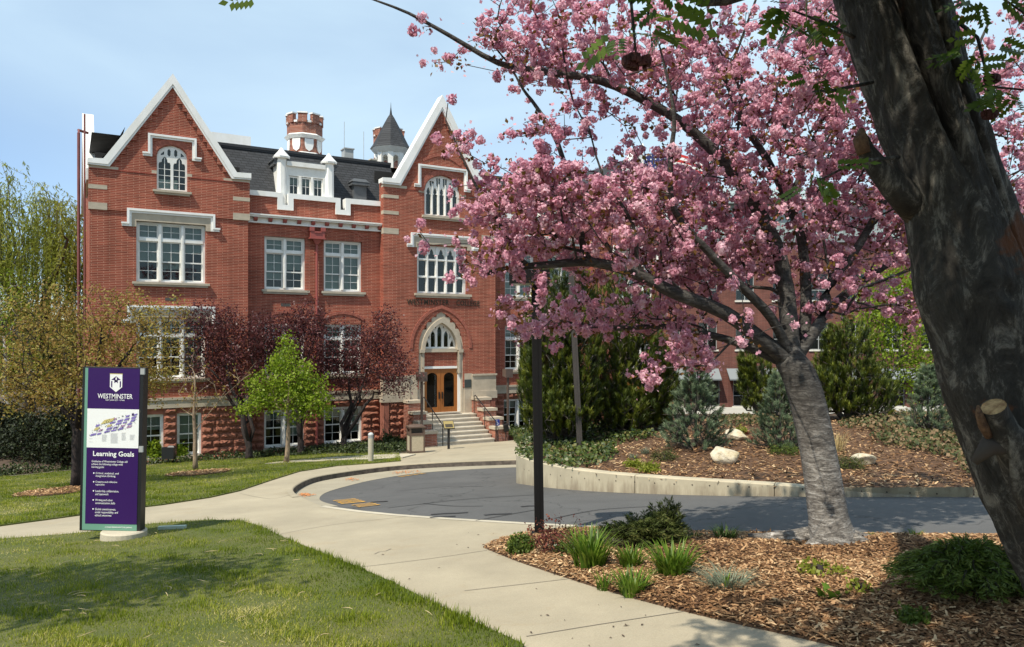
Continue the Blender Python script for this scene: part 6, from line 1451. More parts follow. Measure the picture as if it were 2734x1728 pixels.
# ------------------------------------------------------------------ the purple map sign
mat('sign_purple', (.032, .007, .090), .35, spec=.35); mat('sign_green', (.14, .30, .22), .45); mat('sign_white', (.80, .80, .78), .5); mat('map_purple', (.22, .16, .45), .6); mat('map_ochre', (.55, .46, .18), .6); mat('map_tree', (.06, .065, .05), .7); mat('map_rose', (.42, .25, .40), .6); mat('print_grey', (.45, .45, .45), .7)
def text_verts(body, size=1.0, space=1.0, extrude=0.0, bold=0.0):
    c = bpy.data.curves.new('t', 'FONT'); c.body = body; c.size = size; c.extrude = extrude; c.resolution_u = 2; c.offset = bold; c.space_line = space
    o = bpy.data.objects.new('t', c); COL.objects.link(o); bpy.context.view_layer.update()
    me = bpy.data.meshes.new_from_object(o.evaluated_get(bpy.context.evaluated_depsgraph_get())); bpy.data.objects.remove(o)
    V = np.array([v.co[:] for v in me.vertices]); F = [tuple(p.vertices) for p in me.polygons]; bpy.data.meshes.remove(me); return V, F
def sign():
    g = px_ground(330, 1440); s = g.y/FP; root = empty('map_sign', tuple(g)); root.rotation_euler = (0, math.radians(1.2), 0)
    tag(root, 'tall purple campus map sign on a round concrete footing in the front lawn', 'sign')
    k = 178/ (FP/g.y) ; sc = s                                   # metres per photograph pixel at the sign
    X = lambda px: (px-330)*sc; Z = lambda py: (1440-py)*sc+.02
    L0, R0 = X(219), X(378); zb, zt = Z(1419), Z(985); dp = .15; yf = -.075
    b = MB(); b.box(L0, R0+.012, yf, yf+dp, zb, zt); part(b, 'cabinet', 'black_metal', root)
    for z in (zt-.05, Z(1200)): boxpart('clip', 'unit_grey', root, R0-.03, R0+.03, yf-.012, yf+.02, z-.045, z+.045)
    b = MB(); b.frustum(X(352), 0, .12, zb+.02, .05, .05, 10); part(b, 'post', 'black_metal', root, True)
    b = MB(); b.frustum(X(331), 0, -.25, .125, .325, .318, 28); b.frustum(X(331), 0, .125, .145, .318, .295, 28); part(b, 'footing', 'concrete_pale', root)
    fl, fr = X(226), X(371); y0 = yf-.004; r = lambda name, m, a, c, z0, z1, y=y0: boxpart(name, m, root, a, c, y, yf-.0005, z0, z1)
    wf = fr-fl; xs = lambda f: fl+f*wf
    r('face_panel', 'sign_green', fl, fr, zb+.012, zt-.012, yf-.003)
    r('face_panel', 'sign_purple', xs(.055), fr, Z(1095), zt-.012, yf-.006); r('map_panel', 'sign_white', xs(.055), fr, Z(1198), Z(1095), yf-.006); r('face_panel', 'sign_purple', xs(.055), fr, Z(1400), Z(1198), yf-.006)
    yt = yf-.0105
    def flat(name, polys, m, y=yt):
        mb = MB()
        for p in polys: k_ = len(mb.v); mb.v += [(a, y, z) for a, z in p]; mb.f.append(tuple(range(k_, k_+len(p))))
        return mb.build(name, m, root)
    def text(body, xc, ztop, zbot, width=None, left=None, m='sign_white', bold=.012, ref=None):
        V, F = text_verts(body, bold=bold); lo, hi = V.min(0), V.max(0); h = (ztop-zbot)/(hi[1]-lo[1]); w_ = h if width is None else width/(hi[0]-lo[0])
        x0 = left if left is not None else xc-(hi[0]-lo[0])*w_/2
        mb = MB(); mb.v = [(x0+(x-lo[0])*w_, yt, zbot+(y-lo[1])*h) for x, y, z in V]; mb.f = F; return mb.build('lettering', m, root)
    cx_ = xs(.56)
    text('WESTMINSTER', cx_, Z(1054.5), Z(1067.5), width=.64*wf); text('SALT LAKE CITY \u2022 UTAH', cx_, Z(1069.5), Z(1073), width=.345*wf)
    text('Learning Goals', cx_-.005, Z(1207), Z(1224.5), width=.75*wf, bold=.02)
    tl = xs(.16)
    text('Graduates of Westminster College will\nachieve the following college-wide\nlearning goals:', 0, Z(1231.5), Z(1253.5), width=.655*wf, left=xs(.155), bold=.004)
    for (y0_, y1_, t_, w_) in ((1263, 1277, 'Critical, analytical, and\nintegrative thinking', .42), (1286, 1299.5, 'Creative and reflective\ncapacities', .395), (1310, 1324, 'Leadership, collaboration,\nand teamwork', .43), (1334, 1347.5, 'Writing and other\ncommunication skills', .365), (1358, 1380, 'Global consciousness,\nsocial responsibility, and\nethical awareness', .42)):
        text(t_, 0, Z(y0_), Z(y1_), width=w_*wf, left=xs(.235), bold=.004)
        c = (xs(.20), Z(y0_+2.8)); flat('bullet', [[(c[0]+.011*math.cos(a), c[1]+.011*math.sin(a)) for a in np.arange(8)*math.pi/4]], 'sign_white')
    text('A UNIQUE ENVIRONMENT FOR LEARNING', 0, Z(1406.5), Z(1410.5), width=.50*wf, left=xs(.42))
    # shield emblem
    a, c = xs(.46), xs(.685); z0, z1 = Z(1050), Z(1003); mz = z0+(z1-z0)*.28; um = (a+c)/2
    flat('emblem', [[(a, mz), (a, z1), (c, z1), (c, mz), (um, z0)]], 'sign_white'); flat('emblem_band', [[(a-.004, z1), (a-.004, z1+.012), (c+.004, z1+.012), (c+.004, z1)]], 'map_ochre')
    fx = lambda f: a+(c-a)*f; fz = lambda f: z0+(z1-z0)*f
    flat('emblem_mark', [[(fx(.10), fz(.30)), (fx(.10), fz(.62)), (fx(.20), fz(.62)), (fx(.20), fz(.24))], [(fx(.80), fz(.24)), (fx(.80), fz(.62)), (fx(.90), fz(.62)), (fx(.90), fz(.30))],
        [(fx(.10), fz(.68)), (fx(.5), fz(.90)), (fx(.40), fz(.68))], [(fx(.60), fz(.68)), (fx(.5), fz(.90)), (fx(.90), fz(.68))], [(fx(.36), fz(.50)), (fx(.36), fz(.68)), (fx(.44), fz(.74)), (fx(.5), fz(.56)), (fx(.56), fz(.74)), (fx(.64), fz(.68)), (fx(.64), fz(.50)), (fx(.5), fz(.58))]], 'sign_purple', yt-.001)
    # campus map: plots, halls and tree dots in a slanted block
    rr = random.Random(5); A = np.array([xs(.09), Z(1170)]); e1 = np.array([wf*.80, (Z(1142)-Z(1170))]); e2 = np.array([wf*.16, Z(1108)-Z(1150)])
    q = lambda s_, t_: tuple(A+e1*s_+e2*t_)
    halls = []; trees = []; rose = []
    for i in range(6):
        for j in range(5):
            if (j == 4 and i < 2) or rr.random() < .12 or (j == 3 and i == 1) or (i, j) == (0, 2): continue
            s0 = i*.165+rr.uniform(.0, .03); t0 = j*.2+rr.uniform(.0, .03); w_, h_ = rr.uniform(.08, .13), rr.uniform(.10, .15)
            (rose if rr.random() < .15 else halls).append([q(s0, t0), q(s0+w_, t0), q(s0+w_, t0+h_), q(s0, t0+h_)])
    for _ in range(90):
        s0, t0 = rr.uniform(0, 1), rr.uniform(0, 1.02); x, z = q(s0, t0); d = rr.uniform(.003, .007); trees.append([(x-d, z-d), (x+d, z-d), (x+d*.6, z+d), (x-d*.7, z+d)])
    flat('map_print', halls, 'map_purple'); flat('map_print', rose, 'map_rose'); flat('map_print', [[q(.12, .72), q(.38, .72), q(.40, .98), q(.16, .98)], [q(.03, .38), q(.13, .36), q(.15, .54), q(.05, .55)], [q(.32, .42), q(.42, .42), q(.42, .55), q(.32, .55)]], 'map_ochre', yt-.0005); flat('map_print', trees, 'map_tree', yt-.001)
    lines = []
    for x0, n_, y0_, w_ in ((.33, 9, 1163, .10), (.49, 13, 1159, .15), (.69, 10, 1157, .09), (.84, 7, 1162, .10), (.10, 2, 1174, .08)):
        for i in range(n_): z = Z(y0_+i*2.1*(4 if x0 < .2 else 1)); lines.append([(xs(x0), z-.0035), (xs(x0+w_*rr.uniform(.6, 1)), z-.0035), (xs(x0+w_*.9), z), (xs(x0), z)])
    flat('map_print', lines, 'print_grey'); flat('map_print', [[(xs(.87), Z(1113)), (xs(.875), Z(1103)), (xs(.89), Z(1107)), (xs(.905), Z(1103)), (xs(.91), Z(1113)), (xs(.89), Z(1110))]], 'sign_purple')
sign()
# ------------------------------------------------------------------ lamp posts, bollard, bin, lectern, small fittings
mat('lamp_black', (.006, .0055, .0055), .55, spec=.25); mat('lamp_bronze', (.050, .043, .037), .5, spec=.5, var=.15); mat('alu', (.48, .49, .47), .5); mat('lens', (.5, .52, .52), .2)
def lamp(name, base, h, w, m, label, tilt, head):
    root = empty(name, base); root.rotation_euler = (0, tilt, 0); tag(root, label, 'lamp post', 'square section lamp posts by the drive')
    b = MB(); k = w/2
    b.box(-k, k, -k, k, -.3, h); b.box(-k*.22, k*.22, -k-.006, -k, .02, h-.02); part(b, 'pole', m, root)
    boxpart('base_plate', m, root, -k*1.7, k*1.7, -k*1.7, k*1.7, -.05, .03)
    b = MB(); b.box(-head[0], head[1], -.20, .20, h-.02, h+.145); part(b, 'lamp_head', m, root); boxpart('lens', 'lens', root, -head[0]+.04, head[1]-.04, -.16, .16, h-.028, h-.02)
    return root
g = px_ground(1440, 1427, .06); lamp('lamp_post', (g.x, g.y, g.z), 3.22, .118, 'lamp_black', 'black square lamp post rising from the tip of the bark bed', -.014, (.34, .17))
g2 = bed_at(1548, 17.4); lamp('lamp_post', g2, 4.3, .125, 'lamp_bronze', 'bronze grey lamp post standing in the ivy before the pines', -.05, (.3, .3))
def bollard():
    g = px_ground(990, 1233); root = empty('bollard', tuple(g)); tag(root, 'pale round bollard light with domed cap on the path edge', 'bollard')
    b = MB(); b.frustum(0, 0, -.1, .80, .092, .092, 20); part(b, 'post', 'concrete_pale', root, False)
    b = MB()
    for i in range(3): b.frustum(0, 0, .805+i*.035, .825+i*.035, .092, .088, 20)
    b.frustum(0, 0, .80, .905, .075, .075, 16); part(b, 'louvre', 'unit_grey', root)
    b = MB()
    for z0, z1, r0, r1 in ((.91, .945, .094, .088), (.945, .975, .088, .066), (.975, .993, .066, .03), (.993, .998, .03, .005)): b.frustum(0, 0, z0, z1, r0, r1, 20)
    part(b, 'cap', 'alu', root, False)
bollard()
mat('bin_panel', (.40, .34, .24), .85, var=.2, scale=25); mat('bin_frame', (.105, .070, .052), .5)
def bin_():
    g = px_ground(1110, 1209); root = empty('litter_bin', tuple(g)); root.rotation_euler = (0, 0, .35); tag(root, 'brown framed litter bin with beige stone panels beside the entrance bed', 'litter bin')
    b = MB()
    for sx in (-1, 1):
        for sy in (-1, 1): b.box(sx*.27-.03, sx*.27+.03, sy*.27-.03, sy*.27+.03, .05, 1.0)
    b.box(-.31, .31, -.31, .31, .04, .10); b.box(-.302, .302, -.302, .302, .70, .80); part(b, 'frame', 'bin_frame', root)
    for (x0, x1, y0, y1) in ((-.24, .24, -.285, -.26), (-.24, .24, .26, .285), (-.285, -.26, -.24, .24), (.26, .285, -.24, .24)): boxpart('panel', 'bin_panel', root, x0, x1, y0, y1, .10, .70)
    b = MB(); b.box(-.33, .33, -.33, .33, 1.0, 1.05); b.frustum(0, 0, 1.05, 1.10, .36, .27, 8); part(b, 'lid', 'bin_frame', root); boxpart('liner', 'black_metal', root, -.2, .2, -.2, .2, .8, .97)
bin_()
mat('plaque_gold', (.36, .27, .10), .4, metal=.3)
def lectern():
    g = px_ground(1198, 1199); root = empty('plaque_stand', tuple(g)); tag(root, 'black pedestal with a tilted brass plaque at the foot of the steps', 'plaque stand')
    b = MB(); b.box(-.05, .05, -.05, .05, -.05, .93); part(b, 'post', 'black_metal', root)
    c = Vector((0, -.02, .99)); ax = Vector((.20, .06, 0)); ay = Vector((-.045, .15, .13)); n_ = ax.cross(ay).normalized()
    b = MB(); b.obox(c, ax*1.08, ay*1.08, n_*.015); part(b, 'tray', 'black_metal', root); b = MB(); b.obox(c+n_*.018, ax*.98, ay*.98, n_*.005); part(b, 'plaque', 'plaque_gold', root)
    b = MB(); b.obox(c+n_*.026-ay*.3, ax*.75, ay*.45, n_*.002); part(b, 'engraving', 'bronze', root)
lectern()
def flood(px_, w, ztop, lab, tilt):
    p = px_fac(px_, w); z = gz(p.x, p.y); root = empty('floodlight_post', (p.x, p.y, z)); root.rotation_euler = (0, 0, BROT); tag(root, lab, 'floodlight', 'floodlight posts flanking the steps')
    h = ztop-z; b = MB(); b.box(-.045, .045, -.045, .045, -.1, h-.3); part(b, 'pole', 'bronze_paint', root)
    b = MB(); s_ = len(b.v); prof = [(-.16, h-.36), (.20, h-.30), (.20, h+.05), (-.16, h+.05)]
    b.v = [(-.2, y, z_) for y, z_ in prof]+[(.2, y, z_) for y, z_ in prof]; b.f = [(0, 1, 2, 3), (7, 6, 5, 4)]+[(i, (i+1) % 4, 4+(i+1) % 4, 4+i) for i in range(4)]; part(b, 'lamp_head', 'bronze_paint', root)
flood(1126, -3.0, 3.55, 'brown floodlight post in the shrub bed by the steps', 0); flood(1356, -.9, 3.5, 'brown floodlight post behind the far cheek wall of the steps', 0)
mat('sign_blue', (.018, .045, .30), .5)
def access_sign():
    p = bw(17.50, -2.45, .9); root = empty('access_sign', tuple(bw(17.50, -2.45, .25))); root.rotation_euler = (0, 0, BROT+.15); tag(root, 'small blue wheelchair access sign by the step handrail', 'sign')
    b = MB(); b.tube([(0, 0, 0), (0, 0, .95)], .015, 6); part(b, 'post', 'black_metal', root); b = MB(); b.box(-.12, .12, -.02, -.005, .72, 1.02); part(b, 'plate', 'sign_blue', root)
    b = MB(); q = [(-.03+.055*math.cos(a), -.0215, .82+.055*math.sin(a)) for a in np.linspace(-2.6, 1.0, 9)]; b.tube(q, .009, 5); b.tube([(-.04, -.0215, .93), (-.03, -.0215, .85), (.03, -.0215, .85), (.06, -.0215, .78)], .010, 5); b.frustum(-.045, -.0215, .945, .975, .016, .016, 8); part(b, 'wheelchair_symbol', 'sign_white', root)
access_sign()
p = bw(17.15, -2.85, .25); root = empty('uplight', tuple(bw(17.9, -2.55, .25))); tag(root, 'small dark uplight on a stake beside the stepped cheek wall', 'light'); b = MB(); b.tube([(0, 0, 0), (0, 0, .5)], .02, 6); b.obox((0, 0, .62), (.11, .03, .02), (-.02, .08, .03), (-.02, -.03, .16)); part(b, 'lamp_head', 'black_metal', root)
def dark_box():
    g = px_at(450, 1225, 30.5); z = gz(g.x, g.y); root = empty('meter_box', (g.x, g.y, z)); tag(root, 'dark square box on a short post in the bed below the basement windows', 'box')
    b = MB(); b.box(-.03, .03, -.03, .03, -.05, .25); part(b, 'post', 'black_metal', root); b = MB(); b.box(-.24, .24, -.1, .1, .22, .68); b.frustum(.12, 0, .68, .74, .2, .12, 4, math.pi/4, sy=.6); part(b, 'cabinet', 'black_metal', root)
dark_box()
# ------------------------------------------------------------------ boulders
mat('boulder', (.64, .58, .45), .9, col2=(.42, .34, .20), scale=6, bump=1.0, bscale=9, detail=9)
def boulder(px_, py_, Y, w, d, h, seed, label):
    rng = np.random.default_rng(seed); x = (px_-CX)/FP*Y; z = float(rbz(np.array(x), np.array(Y))); bm = bmesh.new(); bmesh.ops.create_icosphere(bm, subdivisions=4, radius=1)
    ks = rng.normal(size=(9, 3))*2.2; ph = rng.uniform(0, 6.28, 9); cut = randdir(22, rng); cd = rng.uniform(.55, .9, 22)
    for v in bm.verts:
        c = np.array(v.co); 
        for n_, q in zip(cut, cd):
            t = c@n_
            if t > q: c = c-n_*(t-q)*.97
        c = c*(1+.035*sum(math.sin(k_@c*1.6+p_) for k_, p_ in zip(ks, ph))/2); v.co = (c[0]*w, c[1]*d, c[2]*h)
    me = bpy.data.meshes.new('boulder'); bm.to_mesh(me); bm.free(); me.polygons.foreach_set('use_smooth', [True]*len(me.polygons)); me.materials.append(MATS['boulder'])
    o = link('boulder', me); o.location = (x, Y, z+h*.55); tag(o, label, 'boulder', 'pale boulders on the raised bed')
boulder(1930, 1230, 14.6, .30, .25, .24, 5, 'big rounded pale boulder in the middle of the bark slope')
boulder(1962, 1148, 17.0, .34, .3, .15, 6, 'low pale boulder half behind the blue green spruce')
boulder(2312, 1225, 14.2, .29, .25, .15, 12, 'flat slanting pale boulder beyond the cherry trunk')
# ------------------------------------------------------------------ plants
leaf_mat('lily_leaf', [(0, (.050, .105, .008)), (.5, (.110, .195, .015)), (1, (.210, .290, .035))], .4, .45, .35)
leaf_mat('dark_blade', [(0, (.030, .060, .010)), (.5, (.055, .100, .018)), (1, (.09, .14, .03))], .3, .5, .35)
leaf_mat('grey_blade', [(0, (.10, .13, .08)), (.5, (.18, .21, .14)), (1, (.27, .29, .20))], .2, .6, .2)
leaf_mat('straw', [(0, (.32, .24, .10)), (1, (.55, .44, .22))], .3, .7, .2)
leaf_mat('juniper', [(0, (.022, .035, .008)), (.5, (.060, .080, .018)), (.85, (.11, .125, .03)), (1, (.19, .15, .045))], .2, .6, .25)
leaf_mat('yew_green', [(0, (.035, .060, .008)), (.5, (.085, .130, .018)), (1, (.180, .220, .040))], .3, .5, .3)
leaf_mat('red_twig', [(0, (.10, .030, .022)), (.6, (.19, .055, .040)), (1, (.30, .12, .07))], .3, .6, .2)
leaf_mat('ivy_leaf', [(0, (.018, .034, .008)), (.5, (.055, .085, .014)), (.85, (.105, .130, .022)), (1, (.20, .15, .06))], .2, .45, .4)
leaf_mat('ivy_dry', [(0, (.035, .050, .014)), (.45, (.085, .095, .030)), (.7, (.19, .13, .065)), (1, (.27, .18, .10))], .2, .6, .25)
leaf_mat('cover_leaf', [(0, (.012, .020, .005)), (.5, (.034, .052, .011)), (.9, (.070, .095, .018)), (1, (.12, .15, .03))], .2, .5, .35)
leaf_mat('lime_sprig', [(0, (.15, .20, .015)), (1, (.32, .33, .05))], .4, .5, .3)
def blades(name, label, cat, base, n, h, spread, w, m, seed, group=None, droop=.85, seg=5):
    rng = np.random.default_rng(seed); V = []; F = []; R = []
    for i in range(n):
        a = rng.uniform(0, 6.28); q = np.sqrt(rng.uniform())*spread*.45; p = np.array([math.cos(a)*q, math.sin(a)*q, -.02]); a2 = a+rng.normal()*.5; d = np.array([math.cos(a2), math.sin(a2), 0]); sd = np.array([-d[1], d[0], 0]); hh = h*rng.uniform(.55, 1.1); rad = spread*rng.uniform(.25, 1)*droop; s = len(V); c = rng.uniform()
        for k in range(seg+1):
            t = k/seg; ww = w*(1-t**2.2)*.5+.0006; o = p+d*rad*t**1.8+np.array([0, 0, hh*(t-.22*droop*t**3)]); V += [o-sd*ww, o+sd*ww]; R += [c, min(1, c*.7+t*.3)]
            if k: F.append((s+2*k-2, s+2*k-1, s+2*k+1, s+2*k))
    o = link(name, fast_mesh(name, np.array(V), np.array(F), m, np.array(R))); o.location = base; tag(o, label, cat, group); return o
def fb(px_, py_): g = px_ground(px_, py_, .12); return (g.x, g.y, float(fbz(np.array(g.x), np.array(g.y))))
LG = 'daylily clumps in the bark bed'
blades('daylily_clump', 'largest bright green daylily clump, beside the reddish barberry', 'plant', fb(1575, 1497), 190, .46, .34, .022, 'lily_leaf', 1, LG)
blades('daylily_clump', 'middle sized daylily clump between the two larger clumps', 'plant', fb(1683, 1502), 110, .28, .22, .018, 'lily_leaf', 2, LG)
blades('daylily_clump', 'round bright daylily clump in front of the brown juniper', 'plant', fb(1797, 1522), 180, .36, .32, .020, 'lily_leaf', 3, LG)
blades('daylily_clump', 'low daylily clump closest to the sidewalk edge', 'plant', fb(1688, 1554), 100, .26, .24, .018, 'lily_leaf', 4, LG)
blades('daylily_clump', 'thin sparse daylily tuft below the largest clump', 'plant', fb(1613, 1540), 36, .21, .14, .013, 'lily_leaf', 5, LG)
blades('daylily_clump', 'tiny daylily tuft between the two front clumps', 'plant', fb(1748, 1521), 16, .11, .09, .009, 'lily_leaf', 6, LG)
blades('daylily_clump', 'dark green blade clump at the road edge beside the cherry trunk', 'plant', fb(1936, 1434), 100, .20, .24, .013, 'dark_blade', 7, LG)
blades('daylily_clump', 'small dark green blade tuft at the road edge by the juniper', 'plant', fb(1855, 1437), 45, .13, .14, .011, 'dark_blade', 8, LG)
blades('lavender_plant', 'low grey green feathery plant alone on the bark', 'plant', fb(1942, 1555), 240, .19, .33, .006, 'grey_blade', 9, None, .9)
c_ = fb(1942, 1555); blades('bulb_shoot', 'upright green shoots in the middle of the grey green plant', 'plant', (c_[0]-.02, c_[1]-.05, c_[2]), 9, .19, .06, .016, 'lily_leaf', 10)
o = blades('tulip_plant', 'broad bright green tulip leaves on the bark below the cherry', 'plant', fb(2222, 1584), 8, .15, .20, .075, 'lily_leaf', 15, None, .9, 6)
for (px_, py_, n_, h_, sp, sd, lab) in ((2165, 1424, 40, .07, .12, 21, 'short grass tuft at the road side foot of the cherry'), (2330, 1427, 30, .06, .12, 22, 'short grass tuft at the road edge past the cherry'), (2440, 1422, 40, .12, .14, 23, 'weedy green tuft at the road edge near the dark trunk')):
    blades('grass_tuft', lab, 'grass', fb(px_, py_), n_, h_, sp, .008, 'lily_leaf', sd, 'grass tufts along the bark bed edge')
def fbush(name, label, cat, px_, py_, rx, rz, n, k, spread, size, m, seed, flat=.2, ry=None, tmpl=LEAF, up=.55, barkm='bark_dark', shell=.15, base=None, group=None, r_tip=.004):
    b = fb(px_, py_) if base is None else base
    return bush(name, label, cat, b, [(np.array([b[0], b[1], b[2]+rz*up]), np.array([rx, ry or rx, rz]), 1)], n, k, spread, size, m, seed, group, barkm, flat, tmpl, r_tip, .35, shell)
rngb = np.random.default_rng(33)
def spray_shrub(name, label, base, n, spread, h, m, seed, lift=.5, droop=.5, leaf=.05, per=34, squash=(1, 1)):
    """feathery shrub: many arching shoots, each set with short needles on side twigs"""
    rng = np.random.default_rng(seed); root = empty(name, base); tag(root, label, 'shrub'); P = []; D = []; R = []; mb = MB()
    for i in range(n):
        a = rng.uniform(0, 6.28); d = np.array([math.cos(a)*squash[0], math.sin(a)*squash[1], 0]); ln = spread*math.sqrt(rng.uniform(.05, 1)); hh = h*rng.uniform(.35, 1.1)*(1-.45*(ln/spread)**2); c = rng.uniform(); pts = []
        for k in range(9):
            t = k/8; pts.append(d*ln*t**1.2+np.array([0, 0, hh*(t**lift)-droop*hh*t**3])+rng.normal(size=3)*.008)
        mb.tube(pts, list(np.linspace(.006, .0015, 9)), 3, cap=False)
        for k in range(2, 9):
            tg = pts[k]-pts[k-1]; tg = tg/np.linalg.norm(tg); sd = np.cross(tg, [0, 0, 1]); sd /= max(np.linalg.norm(sd), 1e-6)
            for j in range(per//7*3):
                f = rng.uniform(); s_ = rng.choice([-1, 1]); off = rng.uniform(0, .09)*(1.1-k/9); P.append(pts[k-1]+(pts[k]-pts[k-1])*f+sd*s_*off+tg*off*.6+np.array([0, 0, -off*.15])); D.append(tg*.8+sd*s_*rng.uniform(.2, 1.1)+rng.normal(size=3)*.25); R.append(min(1, max(0, c*.45+.12*k/2*rng.uniform(.5, 1.2))))
    mb.build('stem', 'bark_dark', root, recalc=False)
    P = np.array(P); F_ = frames(np.array(D), rng=rng)[:, :, [0, 2, 1]]; F_[:, :, 2] *= -1
    V, F, r = scatter(*SLIM, P, F_, leaf*rng.uniform(.7, 1.3, len(P)), np.array(R)); link('foliage', fast_mesh('foliage', V, F, m, r), root)
spray_shrub('juniper_shrub', 'spreading brownish green juniper behind the daylilies at the road edge', fb(1722, 1452), 190, .50, .42, 'juniper', 34, .75, .22, .048, 48, (1, .7))
c_ = fb(1775, 1445)
spray_shrub('juniper_shrub', 'upright spiky juniper top rising behind the round daylily clump', c_, 75, .24, .50, 'juniper', 134, 1.0, .10, .048, 48)
bb_ = fb(1478, 1462)
bush('barberry_shrub', 'thin twiggy reddish barberry round the foot of the black lamp post', 'shrub', bb_, [(np.array([bb_[0]+.05, bb_[1], bb_[2]+.12]), np.array([.30, .22, .12]), 2), (np.array([bb_[0]+.05, bb_[1], bb_[2]+.24]), np.array([.40, .22, .16]), .7)], 150, 6, .03, .034, 'red_twig', 35, None, 'bark_dark', .2, LEAF, .0028)
fbush('cushion_plant', 'bright green low cushion plant at the tip of the bark bed', 'plant', 1392, 1457, .155, .12, 170, 9, .022, .036, 'yew_green', 36, .3, r_tip=.002)
fbush('seedling_plant', 'green leafy seedlings under the reddish barberry', 'plant', 1520, 1466, .2, .06, 40, 6, .025, .04, 'ivy_leaf', 37, .4, r_tip=.002)
spray_shrub('yew_shrub', 'feathery drooping green shrub below the big leaning trunk', fb(2590, 1590), 260, .62, .62, 'yew_green', 38, .62, .50, .052, 48, (1, .8))
fbush('creeping_plant', 'patch of low yellow green sprigs among dark stems on the bark', 'plant', 2190, 1535, .22, .05, 46, 5, .02, .045, 'lime_sprig', 39, .4, r_tip=.003)
fbush('creeping_plant', 'small yellow green sprigs beside the tulip leaves', 'plant', 2300, 1578, .10, .04, 18, 5, .02, .04, 'lime_sprig', 40, .4, r_tip=.003)
fbush('creeping_plant', 'sparse green sprigs at the near edge of the feathery shrub', 'plant', 2440, 1650, .09, .07, 40, 10, .02, .035, 'yew_green', 41, .3, r_tip=.002)
# small plants on the raised bed
def rb_at(px_, py_):
    """point of the raised bed seen at a measured position (march along the ray)"""
    t = (px_-CX)/FP; v = (py_-HY)/FP
    for Y in np.arange(11.5, 26, .05):
        if ZE-v*Y <= float(rbz(np.array(t*Y), np.array(Y))) and wall_dist(np.array(t*Y), np.array(Y)) > .25 and (py_ < 1300): return (t*Y, Y, float(rbz(np.array(t*Y), np.array(Y))))
    return (t*18, 18.0, float(rbz(np.array(t*18), np.array(18.0))))
for (px_, py_, rx, rz, n_, m, lab, sd) in ((1775, 1228, .26, .12, 90, 'juniper', 'low brownish juniper on the bark below the first spruce', 51), (2092, 1213, .30, .11, 130, 'yew_green', 'low bright green juniper beside the cherry trunk on the raised bed', 52), (2268, 1252, .24, .14, 110, 'juniper', 'dark green low juniper under the slanting boulder', 53), (1735, 1258, .2, .06, 60, 'lime_sprig', 'yellow green creeping plant at the wall', 54), (1690, 1246, .14, .05, 40, 'lime_sprig', 'small yellow green plant nearer the ivy', 55), (1978, 1158, .12, .06, 30, 'lime_sprig', 'small bright plant before the half hidden boulder', 56)):
    b_ = rb_at(px_, py_); fbush('low_shrub', lab, 'plant', 0, 0, rx, rz, n_, 12, .04, .05, m, sd, .35, tmpl=SLIM if m != 'lime_sprig' else LEAF, base=b_, group='low plants on the raised bed', r_tip=.003)
for (px_, py_, h_, sp, m, lab, sd, n_) in ((2235, 1205, .48, .32, 'straw', 'dry straw coloured ornamental grass clump by the slanting boulder', 61, 120), (1722, 1212, .18, .18, 'grey_blade', 'silvery grass tuft at the edge of the ivy', 62, 90), (1690, 1226, .15, .16, 'grey_blade', 'silvery grass tuft just above the yellow green plant', 63, 80), (2010, 1178, .15, .14, 'red_twig', 'dark reddish spiky tuft above the big boulder', 64, 60), (1992, 1160, .13, .12, 'red_twig', 'dark reddish spiky tuft by the half hidden boulder', 65, 50), (1940, 1185, .14, .12, 'red_twig', 'dark reddish spiky tuft behind the big boulder', 66, 50), (2200, 1120, .5, .3, 'straw', 'dry stalks standing on the crest of the raised bed', 67, 10)):
    blades('ornamental_grass', lab, 'grass', rb_at(px_, py_), n_, h_, sp, .007 if m != 'red_twig' else .012, m, sd, 'grass tufts on the raised bed', .8)
# shrubs against the college
for (px_, Y, rx, rz, m, lab, sd) in ((415, 31.2, .34, .5, 'lime_leaf', 'fresh green shrub between the two basement windows', 71), (600, 33.4, .42, .62, 'juniper', 'loose brownish green shrub against the sandstone basement', 72), (480, 31.6, .22, .35, 'lime_leaf', 'small fresh green shrub beside the dark box', 73), (1040, 35.2, .5, .32, 'cover_leaf', 'low dark green shrub near the stone pilaster', 74)):
    c = px_at(px_, 1200, Y); b_ = (c.x, c.y, gz(c.x, c.y)); fbush('facade_shrub', lab, 'shrub', 0, 0, rx, rz, 90, 12, .09, .11, m, sd, .2, base=b_, group='shrubs at the foot of the college', up=.8, r_tip=.006)
# ------------------------------------------------------------------ ground stuff: turf blades, chips, ivy, ground cover
leaf_mat('grass_blade', [(0, (.105, .150, .007)), (.38, (.195, .240, .012)), (.62, (.300, .315, .034)), (.84, (.45, .40, .12)), (1, (.60, .52, .23))], .4, .6, .2)
leaf_mat('bark_chip', [(0, (.055, .028, .014)), (.3, (.190, .096, .042)), (.62, (.40, .24, .12)), (1, (.68, .50, .29))], 0, .85, .15)
def noise2(x, y, seed, f):
    r = np.random.default_rng(seed); a = 0
    for i in range(7): k = r.normal(size=2)*f; a = a+np.sin(k[0]*x+k[1]*y+r.uniform(0, 6.28))
    return a/7**.5
def sample_poly(poly, n, rng, near=None):
    P = np.asarray([p[:2] for p in poly]); lo, hi = P.min(0), P.max(0); out = []; m = 0
    while m < n:
        q = rng.uniform(lo, hi, (n*2, 2)); q = q[in_poly(q, P)]
        if near: q = q[rng.uniform(size=len(q)) < near(q)]
        out.append(q); m += len(q)
    return np.concatenate(out)[:n]
def vis(q, z): u = q[:, 0]/np.maximum(q[:, 1], .1)*FP+CX; v = HY-(z-ZE)/np.maximum(q[:, 1], .1)*FP; return (q[:, 1] > .5) & (u > -150) & (u < 2900) & (v < 1850)
